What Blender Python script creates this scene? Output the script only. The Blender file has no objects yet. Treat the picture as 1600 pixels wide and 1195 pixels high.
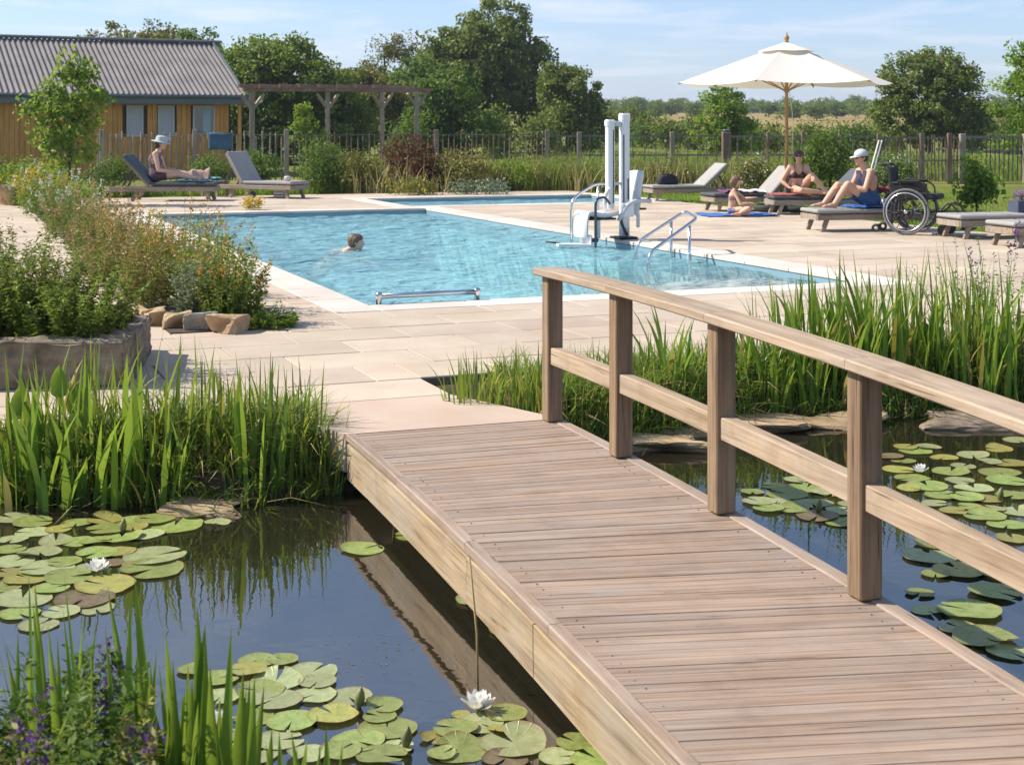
import bpy, bmesh, math
import numpy as np
from mathutils import Vector, Matrix

R = math.radians
rng = np.random.default_rng(7)
S = bpy.context.scene
COL = S.collection

# ------------------------------------------------------------------ camera
HZ, FPX, CH = 200.0, 2222.0, 1.6           # horizon row, focal length in photo pixels, eye height above the pool deck
cam = bpy.data.objects.new('camera', bpy.data.cameras.new('camera'))
COL.objects.link(cam)
cam.location = (0, 0, CH)
cam.rotation_euler = (R(90), 0, 0)
cam.data.sensor_width = 36.0
cam.data.lens = FPX / 1600 * 36.0
cam.data.shift_y = -(597.5 - HZ) / 1600
cam.data.clip_start = 0.05
cam.data.clip_end = 9000
cam.data.dof.use_dof = True
cam.data.dof.focus_distance = 8.0
cam.data.dof.aperture_fstop = 9.0
S.camera = cam

# ------------------------------------------------------------------ sky, sun, exposure
SUN_AZ, SUN_EL = math.atan2(-0.985, 0.17), R(43)      # from the left, a little behind the scene
SUN_DIR = Vector((math.sin(SUN_AZ) * math.cos(SUN_EL), math.cos(SUN_AZ) * math.cos(SUN_EL), math.sin(SUN_EL)))
W = bpy.data.worlds.new('World'); S.world = W; W.use_nodes = True
wn = W.node_tree; wn.nodes.clear()

def N(nt, typ, ins=None, **props):
    n = nt.nodes.new(typ)
    for k, v in props.items(): setattr(n, k, v)
    for k, v in (ins or {}).items():
        s = n.inputs[k]
        if isinstance(v, bpy.types.NodeSocket): nt.links.new(v, s)
        else: s.default_value = v
    return n

sky = N(wn, 'ShaderNodeTexSky', sky_type='NISHITA', sun_disc=False)
sky.sun_elevation = SUN_EL; sky.sun_rotation = SUN_AZ
sky.altitude = 0; sky.air_density = 1.0; sky.dust_density = 0.2; sky.ozone_density = 3.0
tc = N(wn, 'ShaderNodeTexCoord')
sep = N(wn, 'ShaderNodeSeparateXYZ', {0: tc.outputs['Generated']})
zc = N(wn, 'ShaderNodeMath', {0: sep.outputs[2], 1: 0.06}, operation='ADD')
zc = N(wn, 'ShaderNodeMath', {0: zc.outputs[0], 1: 0.03}, operation='MAXIMUM')
dx = N(wn, 'ShaderNodeMath', {0: sep.outputs[0], 1: zc.outputs[0]}, operation='DIVIDE')
dy = N(wn, 'ShaderNodeMath', {0: sep.outputs[1], 1: zc.outputs[0]}, operation='DIVIDE')
cv = N(wn, 'ShaderNodeCombineXYZ', {0: dx.outputs[0], 1: dy.outputs[0], 2: 0.0})
cn = N(wn, 'ShaderNodeTexNoise', {'Vector': cv.outputs[0], 'Scale': 1.15, 'Detail': 7.0, 'Roughness': 0.58, 'Distortion': 0.3})
cr = N(wn, 'ShaderNodeValToRGB', {0: cn.outputs[0]})
cr.color_ramp.elements[0].position = 0.46; cr.color_ramp.elements[0].color = (0, 0, 0, 1)
cr.color_ramp.elements[1].position = 0.80; cr.color_ramp.elements[1].color = (.72, .72, .72, 1)
tint = N(wn, 'ShaderNodeValToRGB', {0: sep.outputs[2]})          # clear dry air: the horizon stays blue rather than white
tint.color_ramp.elements[0].position = 0.0; tint.color_ramp.elements[0].color = (.60, .68, .90, 1)
tint.color_ramp.elements[1].position = 0.35; tint.color_ramp.elements[1].color = (1.0, .945, .92, 1)
sk2 = N(wn, 'ShaderNodeMix', {0: 1.0, 6: sky.outputs[0], 7: tint.outputs[0]}, data_type='RGBA', blend_type='MULTIPLY')
cm = N(wn, 'ShaderNodeMix', {0: cr.outputs[0], 6: sk2.outputs[2], 7: (6.0, 5.9, 6.2, 1)}, data_type='RGBA')
bg = N(wn, 'ShaderNodeBackground', {0: cm.outputs[2], 1: 0.125})
N(wn, 'ShaderNodeOutputWorld', {0: bg.outputs[0]})

sun = bpy.data.objects.new('sun', bpy.data.lights.new('sun', 'SUN'))
COL.objects.link(sun)
sun.data.energy = 4.9; sun.data.angle = R(0.53); sun.data.color = (1.0, 0.91, 0.77)
sun.rotation_euler = SUN_DIR.to_track_quat('Z', 'Y').to_euler()
sun.location = (-20, 15, 30)

S.view_settings.view_transform = 'Standard'; S.view_settings.look = 'None'
S.view_settings.exposure = 0.60; S.view_settings.gamma = 1.0; S.view_settings.use_curve_mapping = False
S.render.engine = 'CYCLES'
S.cycles.use_denoising = True
S.cycles.max_bounces = 8; S.cycles.transparent_max_bounces = 12
S.cycles.diffuse_bounces = 3; S.cycles.glossy_bounces = 3; S.cycles.transmission_bounces = 5
S.cycles.caustics_reflective = False; S.cycles.caustics_refractive = False
S.cycles.sample_clamp_indirect = 6.0

# ------------------------------------------------------------------ helpers
def P(x, y, z=0.0):
    """the point at height z that the photograph shows at pixel x, y"""
    D = FPX * (CH - z) / (y - HZ)
    return Vector(((x - 800) * D / FPX, D, z))

PA = R(22.0); PO = Vector((-1.29, 12.83, 0))          # pool axes: u across, v along
cu, su = math.cos(PA), math.sin(PA)
def UV(u, v, z=0.0): return Vector((PO.x + u * cu - v * su, PO.y + u * su + v * cu, z))

def tag(o, label=None, cat=None, group=None, kind=None):
    if label: o['label'] = label
    if cat: o['category'] = cat
    if group: o['group'] = group
    if kind: o['kind'] = kind
    return o

def empty(name, loc=(0, 0, 0), rz=0.0, parent=None, scale=1.0):
    o = bpy.data.objects.new(name, None); COL.objects.link(o)
    o.location = loc; o.rotation_euler = (0, 0, rz); o.empty_display_size = 0.1
    if scale != 1.0: o.scale = (scale,) * 3
    if parent: o.parent = parent
    return o

def link(name, me, mat=None, parent=None):
    o = bpy.data.objects.new(name, me); COL.objects.link(o)
    if mat is not None and len(me.materials) == 0: me.materials.append(mat)
    if parent: o.parent = parent
    return o

def np_mesh(name, verts, faces, smooth=False):
    """verts n x 3, faces m x k (all the same k)"""
    verts = np.asarray(verts, dtype=np.float32); faces = np.asarray(faces, dtype=np.int32)
    me = bpy.data.meshes.new(name); m, k = faces.shape
    me.vertices.add(len(verts)); me.vertices.foreach_set('co', verts.ravel())
    me.loops.add(m * k); me.loops.foreach_set('vertex_index', faces.ravel())
    me.polygons.add(m)
    me.polygons.foreach_set('loop_start', np.arange(0, m * k, k, dtype=np.int32))
    me.polygons.foreach_set('loop_total', np.full(m, k, dtype=np.int32))
    if smooth: me.polygons.foreach_set('use_smooth', np.ones(m, dtype=bool))
    me.update(calc_edges=True); me.validate()
    return me

class MB:
    """collects shapes, then builds ONE mesh object"""
    def __init__(s): s.v = []; s.f = []; s.sm = []
    def add(s, vs, fs, smooth=False):
        b = len(s.v); s.v += [tuple(v) for v in vs]
        for f in fs: s.f.append(tuple(i + b for i in f)); s.sm.append(smooth)
        return s
    def box(s, c, size, rot=None, ch=0.0):
        hx, hy, hz = size[0] / 2, size[1] / 2, size[2] / 2
        c = Vector(c)
        if ch <= 0:
            vs = [Vector((x, y, z)) for x in (-hx, hx) for y in (-hy, hy) for z in (-hz, hz)]
            fs = [(0, 1, 3, 2), (4, 6, 7, 5), (0, 4, 5, 1), (2, 3, 7, 6), (0, 2, 6, 4), (1, 5, 7, 3)]
        else:
            ch = min(ch, hx * .9, hy * .9, hz * .9)
            bm = bmesh.new(); bmesh.ops.create_cube(bm, size=1)
            for v in bm.verts: v.co = Vector((v.co.x * 2 * hx, v.co.y * 2 * hy, v.co.z * 2 * hz))
            bmesh.ops.bevel(bm, geom=bm.edges[:], offset=ch, segments=1, affect='EDGES', profile=.5)
            bm.verts.index_update()
            vs = [v.co.copy() for v in bm.verts]; fs = [[v.index for v in f.verts] for f in bm.faces]; bm.free()
        if rot is not None: vs = [rot @ v for v in vs]
        return s.add([v + c for v in vs], fs)
    def beam(s, a, b, w, h, up=(0, 0, 1), ch=0.0):
        """a box of section w x h from a to b"""
        a, b = Vector(a), Vector(b); d = (b - a); L = d.length; d.normalize()
        upv = Vector(up)
        if abs(d.dot(upv)) > .98: upv = Vector((0, 1, 0))
        sx = d.cross(upv).normalized(); uz = sx.cross(d)
        return s.box((a + b) / 2, (w, L, h), Matrix((sx, d, uz)).transposed(), ch)
    def tube(s, pts, r, n=8, cap=True):
        pts = [Vector(p) for p in pts]; m = len(pts)
        rs = [r] * m if not hasattr(r, '__len__') else list(r)
        vs = []; ref = None
        for i, p in enumerate(pts):
            t = (pts[min(i + 1, m - 1)] - pts[max(i - 1, 0)]).normalized()
            if ref is None: ref = t.orthogonal().normalized()
            ref = (ref - t * ref.dot(t)).normalized(); bn = t.cross(ref)
            for k in range(n):
                a = 2 * math.pi * k / n
                vs.append(p + (ref * math.cos(a) + bn * math.sin(a)) * rs[i])
        fs = [(i * n + k, i * n + (k + 1) % n, (i + 1) * n + (k + 1) % n, (i + 1) * n + k) for i in range(m - 1) for k in range(n)]
        s.add(vs, fs, True)
        if cap:
            b = len(s.v) - m * n
            s.f.append(tuple(b + k for k in reversed(range(n)))); s.sm.append(False)
            s.f.append(tuple(b + (m - 1) * n + k for k in range(n))); s.sm.append(False)
        return s
    def lathe(s, c, prof, n=20, axis='z'):
        c = Vector(c); vs = []
        for r, h in prof:
            for k in range(n):
                a = 2 * math.pi * k / n
                p = (r * math.cos(a), r * math.sin(a), h)
                if axis == 'x': p = (p[2], p[0], p[1])
                if axis == 'y': p = (p[0], p[2], p[1])
                vs.append(c + Vector(p))
        m = len(prof)
        fs = [(i * n + k, i * n + (k + 1) % n, (i + 1) * n + (k + 1) % n, (i + 1) * n + k) for i in range(m - 1) for k in range(n)]
        s.add(vs, fs, True)
        b = len(s.v) - m * n
        s.f.append(tuple(b + k for k in reversed(range(n)))); s.sm.append(False)
        s.f.append(tuple(b + (m - 1) * n + k for k in range(n))); s.sm.append(False)
        return s
    def prism(s, poly, z0, z1):
        n = len(poly)
        vs = [(x, y, z0) for x, y in poly] + [(x, y, z1) for x, y in poly]
        fs = [tuple(reversed(range(n))), tuple(range(n, 2 * n))] + [(k, (k + 1) % n, n + (k + 1) % n, n + k) for k in range(n)]
        return s.add(vs, fs)
    def mesh(s, name):
        me = bpy.data.meshes.new(name); me.from_pydata(s.v, [], s.f)
        me.polygons.foreach_set('use_smooth', s.sm); me.update(); return me
    def build(s, name, mat, parent=None): return link(name, s.mesh(name), mat, parent)

def bezier_path(pts, n=6):
    """a smooth path through pts (Catmull-Rom)"""
    p = [Vector(q) for q in pts]; p = [p[0] * 2 - p[1]] + p + [p[-1] * 2 - p[-2]]
    out = []
    for i in range(1, len(p) - 2):
        for k in range(n):
            t = k / n; a, b, c, d = p[i - 1], p[i], p[i + 1], p[i + 2]
            out.append(0.5 * ((2 * b) + (c - a) * t + (2 * a - 5 * b + 4 * c - d) * t * t + (3 * b - a - 3 * c + d) * t ** 3))
    out.append(p[-2]); return out

def rounded(pts, r, n=5):
    """a polyline with its corners rounded"""
    pts = [Vector(p) for p in pts]; out = [pts[0]]
    for i in range(1, len(pts) - 1):
        a, b, c = pts[i - 1], pts[i], pts[i + 1]
        q = min(r, (a - b).length * .45, (c - b).length * .45)
        s0 = b + (a - b).normalized() * q; s1 = b + (c - b).normalized() * q
        for k in range(n + 1):
            t = k / n; out.append(s0 * (1 - t) ** 2 + b * 2 * t * (1 - t) + s1 * t * t)
    out.append(pts[-1]); return out

# ------------------------------------------------------------------ materials
def ramp(nt, fac, stops):
    n = N(nt, 'ShaderNodeValToRGB', {0: fac}); e = n.color_ramp.elements
    while len(e) < len(stops): e.new(0.5)
    for k, (p, c) in enumerate(stops): e[k].position = p; e[k].color = (*c, 1)
    return n.outputs[0]

def new_mat(name):
    m = bpy.data.materials.new(name); m.use_nodes = True; m.node_tree.nodes.clear()
    return m, m.node_tree

def finish(nt, shader): N(nt, 'ShaderNodeOutputMaterial', {0: shader})

def mix(nt, f, a, b, blend='MIX'):
    return N(nt, 'ShaderNodeMix', {0: f, 6: a, 7: b}, data_type='RGBA', blend_type=blend).outputs[2]

def c4(c): return (*c, 1)

def plain(name, col, rough=0.6, var=0.12, scale=6.0, bump=0.15, bscale=None, metal=0.0, spec=0.5, coat=0.0):
    """one colour with cloudy variation, per-object variation and fine relief"""
    m, nt = new_mat(name)
    tcn = N(nt, 'ShaderNodeTexCoord').outputs['Object']
    oi = N(nt, 'ShaderNodeObjectInfo').outputs['Random']
    nz = N(nt, 'ShaderNodeTexNoise', {'Vector': tcn, 'Scale': scale, 'Detail': 5.0, 'Roughness': .6}).outputs[0]
    lo = tuple(max(0, c * (1 - var)) for c in col); hi = tuple(min(1, c * (1 + var)) for c in col)
    cc = ramp(nt, nz, [(.3, lo), (.7, hi)])
    hv = N(nt, 'ShaderNodeMapRange', {0: oi, 3: 1 - var * .5, 4: 1 + var * .5}).outputs[0]
    hs = N(nt, 'ShaderNodeHueSaturation', {'Value': hv, 'Color': cc}).outputs[0]
    b = N(nt, 'ShaderNodeBsdfPrincipled', {'Base Color': hs, 'Roughness': rough, 'Metallic': metal, 'Specular IOR Level': spec, 'Coat Weight': coat})
    if bump > 0:
        n2 = N(nt, 'ShaderNodeTexNoise', {'Vector': tcn, 'Scale': bscale or scale * 12, 'Detail': 3.0}).outputs[0]
        bp = N(nt, 'ShaderNodeBump', {'Strength': bump, 'Distance': .01, 'Height': n2}).outputs[0]
        nt.links.new(bp, b.inputs['Normal'])
    finish(nt, b.outputs[0]); return m

def wood(name, dark, light, axis='x', grain=28.0, rough=0.7, weather=0.0, wcol=(.42, .40, .38), knots=True, world=False):
    """timber: grain stretched along an axis of the object, knots, grey weathering patches, per-piece tone"""
    m, nt = new_mat(name)
    tcn = N(nt, 'ShaderNodeTexCoord').outputs['Object']
    oi = N(nt, 'ShaderNodeObjectInfo').outputs['Random']
    off = N(nt, 'ShaderNodeMath', {0: oi, 1: 37.0}, operation='MULTIPLY').outputs[0]
    add = N(nt, 'ShaderNodeVectorMath', {0: tcn, 1: N(nt, 'ShaderNodeCombineXYZ', {0: off, 1: off, 2: off}).outputs[0]}, operation='ADD').outputs[0]
    sc = {'x': (1.1, grain, grain), 'y': (grain, 1.1, grain), 'z': (grain, grain, 1.1)}[axis]
    st = N(nt, 'ShaderNodeVectorMath', {0: add, 1: sc}, operation='MULTIPLY').outputs[0]
    g1 = N(nt, 'ShaderNodeTexNoise', {'Vector': st, 'Scale': 1.0, 'Detail': 6.0, 'Roughness': .65, 'Distortion': .6}).outputs[0]
    sc2 = tuple(s * 3.2 for s in sc)
    st2 = N(nt, 'ShaderNodeVectorMath', {0: add, 1: sc2}, operation='MULTIPLY').outputs[0]
    g2 = N(nt, 'ShaderNodeTexNoise', {'Vector': st2, 'Scale': 1.0, 'Detail': 3.0}).outputs[0]
    big = N(nt, 'ShaderNodeTexNoise', {'Vector': add, 'Scale': 2.3, 'Detail': 4.0}).outputs[0]
    gm = N(nt, 'ShaderNodeMath', {0: g1, 1: N(nt, 'ShaderNodeMath', {0: g2, 1: .35}, operation='MULTIPLY').outputs[0]}, operation='ADD').outputs[0]
    mid = tuple((a + b) / 2 for a, b in zip(dark, light))
    cc = ramp(nt, gm, [(.46, dark), (.62, mid), (.82, light)])
    if weather > 0:
        wf = N(nt, 'ShaderNodeMapRange', {0: big, 1: .40, 2: .68, 3: 0.0, 4: weather}).outputs[0]
        wc = mix(nt, g1, c4(tuple(c * .6 for c in wcol)), c4(tuple(c * 1.25 for c in wcol)))
        cc = mix(nt, wf, cc, wc)
    csc = {'x': (2.2, 70, 70), 'y': (70, 2.2, 70), 'z': (70, 70, 2.2)}[axis]
    cn_ = N(nt, 'ShaderNodeTexNoise', {'Vector': N(nt, 'ShaderNodeVectorMath', {0: add, 1: csc}, operation='MULTIPLY').outputs[0], 'Scale': 1.0, 'Detail': 2.0, 'Distortion': .4}).outputs[0]
    cf = N(nt, 'ShaderNodeMapRange', {0: cn_, 1: .66, 2: .73, 3: 0.0, 4: .75}).outputs[0]       # drying checks
    cc = mix(nt, cf, cc, c4(tuple(c * .35 for c in dark)))
    if knots:
        ksc = {'x': (1.6, 9, 9), 'y': (9, 1.6, 9), 'z': (9, 9, 1.6)}[axis]
        kv = N(nt, 'ShaderNodeVectorMath', {0: add, 1: ksc}, operation='MULTIPLY').outputs[0]
        vor = N(nt, 'ShaderNodeTexVoronoi', {'Vector': kv, 'Scale': .55, 'Randomness': 1.0}).outputs['Distance']
        kf = ramp(nt, vor, [(.03, (1, 1, 1)), (.12, (0, 0, 0))])
        cc = mix(nt, N(nt, 'ShaderNodeMath', {0: kf, 1: .6}, operation='MULTIPLY').outputs[0], cc, c4(tuple(c * .45 for c in dark)))
    dk = N(nt, 'ShaderNodeTexNoise', {'Vector': N(nt, 'ShaderNodeNewGeometry').outputs['Position'], 'Scale': 3.5, 'Detail': 6.0, 'Roughness': .7}).outputs[0]
    cc = mix(nt, N(nt, 'ShaderNodeMapRange', {0: dk, 1: .5, 2: .75, 3: 0.0, 4: .38}).outputs[0], cc, c4(tuple(c * .62 for c in dark)))
    hv = N(nt, 'ShaderNodeMapRange', {0: oi, 3: .90, 4: 1.08}).outputs[0]
    hs = N(nt, 'ShaderNodeHueSaturation', {'Value': hv, 'Color': cc}).outputs[0]
    bp = N(nt, 'ShaderNodeBump', {'Strength': .5, 'Distance': .004, 'Height': gm}).outputs[0]
    b = N(nt, 'ShaderNodeBsdfPrincipled', {'Base Color': hs, 'Roughness': rough, 'Specular IOR Level': .3, 'Normal': bp})
    finish(nt, b.outputs[0]); return m

def leaf_mat(name, cols, trans=0.35, tcol=None, rough=0.5, nscale=0.6, gain=1.5, spec=.2):
    """leaves: a colour for each leaf, drifts of tone over the plant, light let through"""
    m, nt = new_mat(name)
    ri = N(nt, 'ShaderNodeNewGeometry').outputs['Random Per Island']
    tcn = N(nt, 'ShaderNodeTexCoord').outputs['Object']
    k = len(cols); cols = [tuple(min(.9, q * gain) for q in c) for c in cols]
    cc = ramp(nt, ri, [(i / max(k - 1, 1), c) for i, c in enumerate(cols)])
    nz = N(nt, 'ShaderNodeTexNoise', {'Vector': tcn, 'Scale': nscale, 'Detail': 2.0}).outputs[0]
    v = N(nt, 'ShaderNodeMapRange', {0: nz, 1: .3, 2: .7, 3: .75, 4: 1.3}).outputs[0]
    cc = N(nt, 'ShaderNodeHueSaturation', {'Value': v, 'Color': cc}).outputs[0]
    b = N(nt, 'ShaderNodeBsdfPrincipled', {'Base Color': cc, 'Roughness': rough, 'Specular IOR Level': spec})
    tint = mix(nt, .75, cc, c4(tcol or (.20, .30, .03)))
    t = N(nt, 'ShaderNodeBsdfTranslucent', {'Color': tint})
    mx = N(nt, 'ShaderNodeMixShader', {0: trans, 1: b.outputs[0], 2: t.outputs[0]})
    finish(nt, mx.outputs[0]); return m

# ------------------------------------------------------------------ foliage generators
def unit(a): return a / np.maximum(np.linalg.norm(a, axis=-1, keepdims=True), 1e-9)

def leaf_verts(c, L, Wd, axis, nrm, fold=.25):
    """pointed leaves at c: n x 4 verts"""
    n = len(c); axis = unit(axis); b = unit(np.cross(axis, nrm)); nn = np.cross(b, axis)
    L = np.broadcast_to(L, n)[:, None]; Wd = np.broadcast_to(Wd, n)[:, None]
    v = np.empty((n, 4, 3))
    v[:, 0] = c - axis * L * .5
    v[:, 1] = c + b * Wd * .5 + nn * Wd * fold - axis * L * .05
    v[:, 2] = c + axis * L * .5 - nn * L * .08
    v[:, 3] = c - b * Wd * .5 + nn * Wd * fold - axis * L * .05
    return v

def leaf_obj(name, c, L, Wd, axis, nrm, mat, parent, fold=.25):
    v = leaf_verts(c, L, Wd, axis, nrm, fold); n = len(c)
    return link(name, np_mesh(name, v.reshape(-1, 3), np.arange(4 * n).reshape(n, 4)), mat, parent)

def lobes_leaves(lobes, clumps, per, spread, rg, shell=(.55, 1.0), flat=.8):
    """leaf centres in clumps over a crown made of lobes (cx cy cz rx ry rz)"""
    lb = np.array(lobes, float); vol = (lb[:, 3] * lb[:, 4] * lb[:, 5]) ** (2 / 3); pk = rg.choice(len(lb), clumps, p=vol / vol.sum())
    d = unit(rg.normal(size=(clumps, 3))); r = rg.uniform(shell[0] ** 2, shell[1] ** 2, clumps) ** .5
    cc = lb[pk, :3] + d * lb[pk, 3:] * r[:, None]
    pts = np.repeat(cc, per, 0); dd = np.repeat(d, per, 0)
    sp = np.repeat(rg.uniform(.6, 1.3, clumps) * spread, per)[:, None]
    pts = pts + np.clip(rg.normal(size=pts.shape), -1.5, 1.5) * sp * np.array([1, 1, flat])
    return pts, dd, cc

def crown(name, lobes, clumps, per, spread, leaf, mat, parent, rg, asp=.6, **kw):
    p, d, cc = lobes_leaves(lobes, clumps, per, spread, rg, **kw); n = len(p)
    ax = unit(d * .5 + rg.normal(size=(n, 3)) * .8 + np.array([0, 0, -.25]))
    nr = unit(d * .7 + rg.normal(size=(n, 3)) * .6 + np.array([0, 0, .6]))
    L = leaf * rg.uniform(.65, 1.3, n)
    return leaf_obj(name, p, L, L * asp, ax, nr, mat, parent), cc

def limbs(name, base, h, r, targets, mat, parent, rg, fork=.35, n=7, lean=(0, 0)):
    """a tapered trunk and limbs reaching towards the given points"""
    mb = MB(); base = Vector(base); top = base + Vector((lean[0], lean[1], h))
    tr = [base + (top - base) * t + Vector((rg.normal() * .03 * h * t, rg.normal() * .03 * h * t, 0)) * (t < 1) for t in (0, .04, .25, .5, .75, 1)]
    mb.tube(tr, [r * 1.5, r * 1.1, r * .9, r * .7, r * .5, r * .15], n)
    for t in targets:
        t = Vector(t); f = min(max((t.z - base.z) / h * .6, fork), .85); s = base + (top - base) * f
        m = s.lerp(t, .5) + Vector((0, 0, .08 * (t - s).length))
        mb.tube([s, m, t], [r * .5 * (1.1 - f), r * .3 * (1.1 - f), r * .06], 5)
    return mb.build(name, mat, parent)

def blade_arrays(base, h, w, az, bend, rg, segs=5, twist=.3):
    """ribbons: base n x 3, height, width, direction of lean, amount of bend -> verts n x 2(segs+1) x 3"""
    n = len(base); t = np.linspace(0, 1, segs + 1)[None, :]
    h = np.broadcast_to(h, n)[:, None]; w = np.broadcast_to(w, n)[:, None]; az = np.broadcast_to(az, n)[:, None]; bend = np.broadcast_to(bend, n)[:, None]
    hor = h * bend * t ** 1.9; up = h * t * (1 - .45 * np.minimum(bend, 1.6) * t ** 1.5)
    x = base[:, :1] + np.cos(az) * hor; y = base[:, 1:2] + np.sin(az) * hor; z = base[:, 2:3] + up
    fa = az + math.pi / 2 + rg.normal(size=(n, 1)) * twist
    prof = np.minimum(1, (1 - t) * 2.4 + .02) ** .8 * (.75 + .25 * np.minimum(1, t * 4))
    ox = np.cos(fa) * w * .5 * prof; oy = np.sin(fa) * w * .5 * prof
    v = np.empty((n, segs + 1, 2, 3))
    v[:, :, 0] = np.stack([x + ox, y + oy, z], -1); v[:, :, 1] = np.stack([x - ox, y - oy, z], -1)
    f = np.array([[2 * k, 2 * k + 1, 2 * k + 3, 2 * k + 2] for k in range(segs)])
    return v.reshape(n, -1, 3), f

def blades_obj(name, base, h, w, az, bend, mat, parent, rg, segs=5, twist=.3):
    v, f = blade_arrays(np.asarray(base, float), h, w, az, bend, rg, segs, twist); n, k = v.shape[:2]
    F = (f[None] + (np.arange(n) * k)[:, None, None]).reshape(-1, 4)
    o = link(name, np_mesh(name, v.reshape(-1, 3), F, True), mat, parent); return o

def herb(name, label, cat, group, centre, rad, n_stems, h, leaf, per, lmat, rg, fmat=None, fper=10, fsize=.02, ffrac=.5, spread=.25, asp=.4, up=.4, smat=None, flen=.12, lowleaf=0.08, fspread=.012, shape=None):
    """a clump of upright leafy stems, some ending in flower or seed heads"""
    c = np.array(centre, float); t = empty(name, centre); tag(t, label, cat, group)
    a = rg.uniform(0, 2 * np.pi, n_stems); rr = np.sqrt(rg.uniform(0, 1, n_stems))
    rx, ry = (rad, rad) if not hasattr(rad, '__len__') else rad
    b = np.stack([np.cos(a) * rr * rx, np.sin(a) * rr * ry, np.zeros(n_stems)], -1)
    if shape is not None: b = b @ shape
    hh = rg.uniform(h[0], h[1], n_stems) * (1 - .35 * rr ** 2)
    lean_az = np.arctan2(b[:, 1], b[:, 0]) + rg.normal(size=n_stems) * .5; lean = spread * rr * rg.uniform(.4, 1.4, n_stems) + rg.uniform(0, .08, n_stems)
    def on(k, tt): # point on stem
        H = hh[k] * lean[k] * tt ** 1.6
        return np.stack([b[k, 0] + np.cos(lean_az[k]) * H, b[k, 1] + np.sin(lean_az[k]) * H, hh[k] * tt * (1 - .15 * lean[k] * tt)], -1)
    blades_obj('stem', b, hh, .006, lean_az, lean, smat or lmat, t, rg, 4)['kind'] = 'stuff'
    k = np.repeat(np.arange(n_stems), per); m = len(k)
    tt = rg.uniform(lowleaf, .97, m); p = on(k, tt); az = rg.uniform(0, 2 * np.pi, m)
    ax = np.stack([np.cos(az), np.sin(az), rg.normal(up, .35, m)], -1); L = leaf * rg.uniform(.5, 1.35, m) * (1.15 - .5 * tt)
    p = p + unit(ax) * L[:, None] * .5
    leaf_obj('foliage', p, L, L * asp, ax, np.array([0, 0, 1.0]) + rg.normal(size=(m, 3)) * .45, lmat, t)['kind'] = 'stuff'
    if fmat is not None:
        ks = rg.choice(n_stems, max(1, int(n_stems * ffrac)), replace=False); k = np.repeat(ks, fper); m = len(k)
        tt = 1.0 - rg.uniform(0, 1, m) * flen / hh[k] + .01
        p = on(k, tt) + rg.normal(size=(m, 3)) * fspread
        ax = rg.normal(size=(m, 3)) + np.array([0, 0, .6])
        L = fsize * rg.uniform(.6, 1.4, m)
        leaf_obj('flower_head', p, L, L * .7, ax, rg.normal(size=(m, 3)) + np.array([0, 0, .5]), fmat, t)['kind'] = 'stuff'
    return t

def smooth(x): x = np.clip(x, 0, 1); return x * x * (3 - 2 * x)
# ================================================================== THE SETTING
WATER = -0.31                                            # pond level
PX = np.array([-9, -3, -1.3, -.6, .2, .75, 1.8, 3.4, 9]); PF = np.array([7.5, 7.35, 7.3, 7.7, 8.15, 8.7, 9.45, 9.55, 10.2])
NX = np.array([-9, -3, -1.6, -.6, .4, 1.5, 9]); NF = np.array([4.3, 3.75, 3.45, 3.1, 2.4, 1.9, 1.8])
def pond_depth(x, y):
    """>0 inside the pond, in metres from the bank"""
    return np.minimum(np.interp(x, PX, PF) - y, y - np.interp(x, NX, NF))

def to_uv(x, y):
    dx, dy = x - PO.x, y - PO.y
    return dx * cu + dy * su, -dx * su + dy * cu

# rectangles in pool coordinates
PAVE = (-5.2, 11.3, -4.3, 21.0)
POOL = (0, 5.40, 0, 14.5); POOL2 = (5.37, 11.0, 15.35, 18.7); CP = 0.42
BED = (-1.93, -1.05, -1.15, 19.6)
BANK = (-.74, 20.0, -9.0, -3.7)

def terrain_z(x, y):
    u, v = to_uv(x, y)
    d = pond_depth(x, y)
    z = -.07 - .80 * smooth((d + .25) / .9)
    z += .012 * np.sin(x * 3.1 + y * 1.7) + .01 * np.sin(x * 7.3 - y * 5.1)
    under = np.minimum.reduce([u - PAVE[0], PAVE[1] - u, v - PAVE[2], PAVE[3] - v])
    inbank = np.minimum.reduce([u - BANK[0], BANK[3] - v])
    under = np.minimum(under, np.where(inbank > -.15, -.15 - np.maximum(inbank, -.15), 9))
    z = np.where(under > .15, -2.2, z)
    far = smooth((y - 52) / 420)
    z = z + np.where(y > 45, far * (4.6 + 1.2 * np.sin(x * .011 + 1) + .5 * np.sin(x * .031)), 0)
    z = z + np.where(y > 600, smooth((y - 600) / 1800) * 26 * (.75 + .25 * np.sin(x * .0021 + 2.1)), 0)
    return z

xs = np.concatenate([-np.geomspace(9, 2600, 46)[::-1], np.arange(-8.85, 8.9, .15), np.geomspace(9, 2600, 46)])
ys = np.concatenate([np.arange(-30, 1, 3), np.arange(1, 13, .15), np.arange(13, 60, .5), np.geomspace(60.5, 4200, 60)])
gx, gy = np.meshgrid(xs, ys); gz = terrain_z(gx, gy)
nx_, ny_ = len(xs), len(ys)
idx = np.arange(nx_ * ny_).reshape(ny_, nx_)
gf = np.stack([idx[:-1, :-1], idx[:-1, 1:], idx[1:, 1:], idx[1:, :-1]], -1).reshape(-1, 4)

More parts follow.
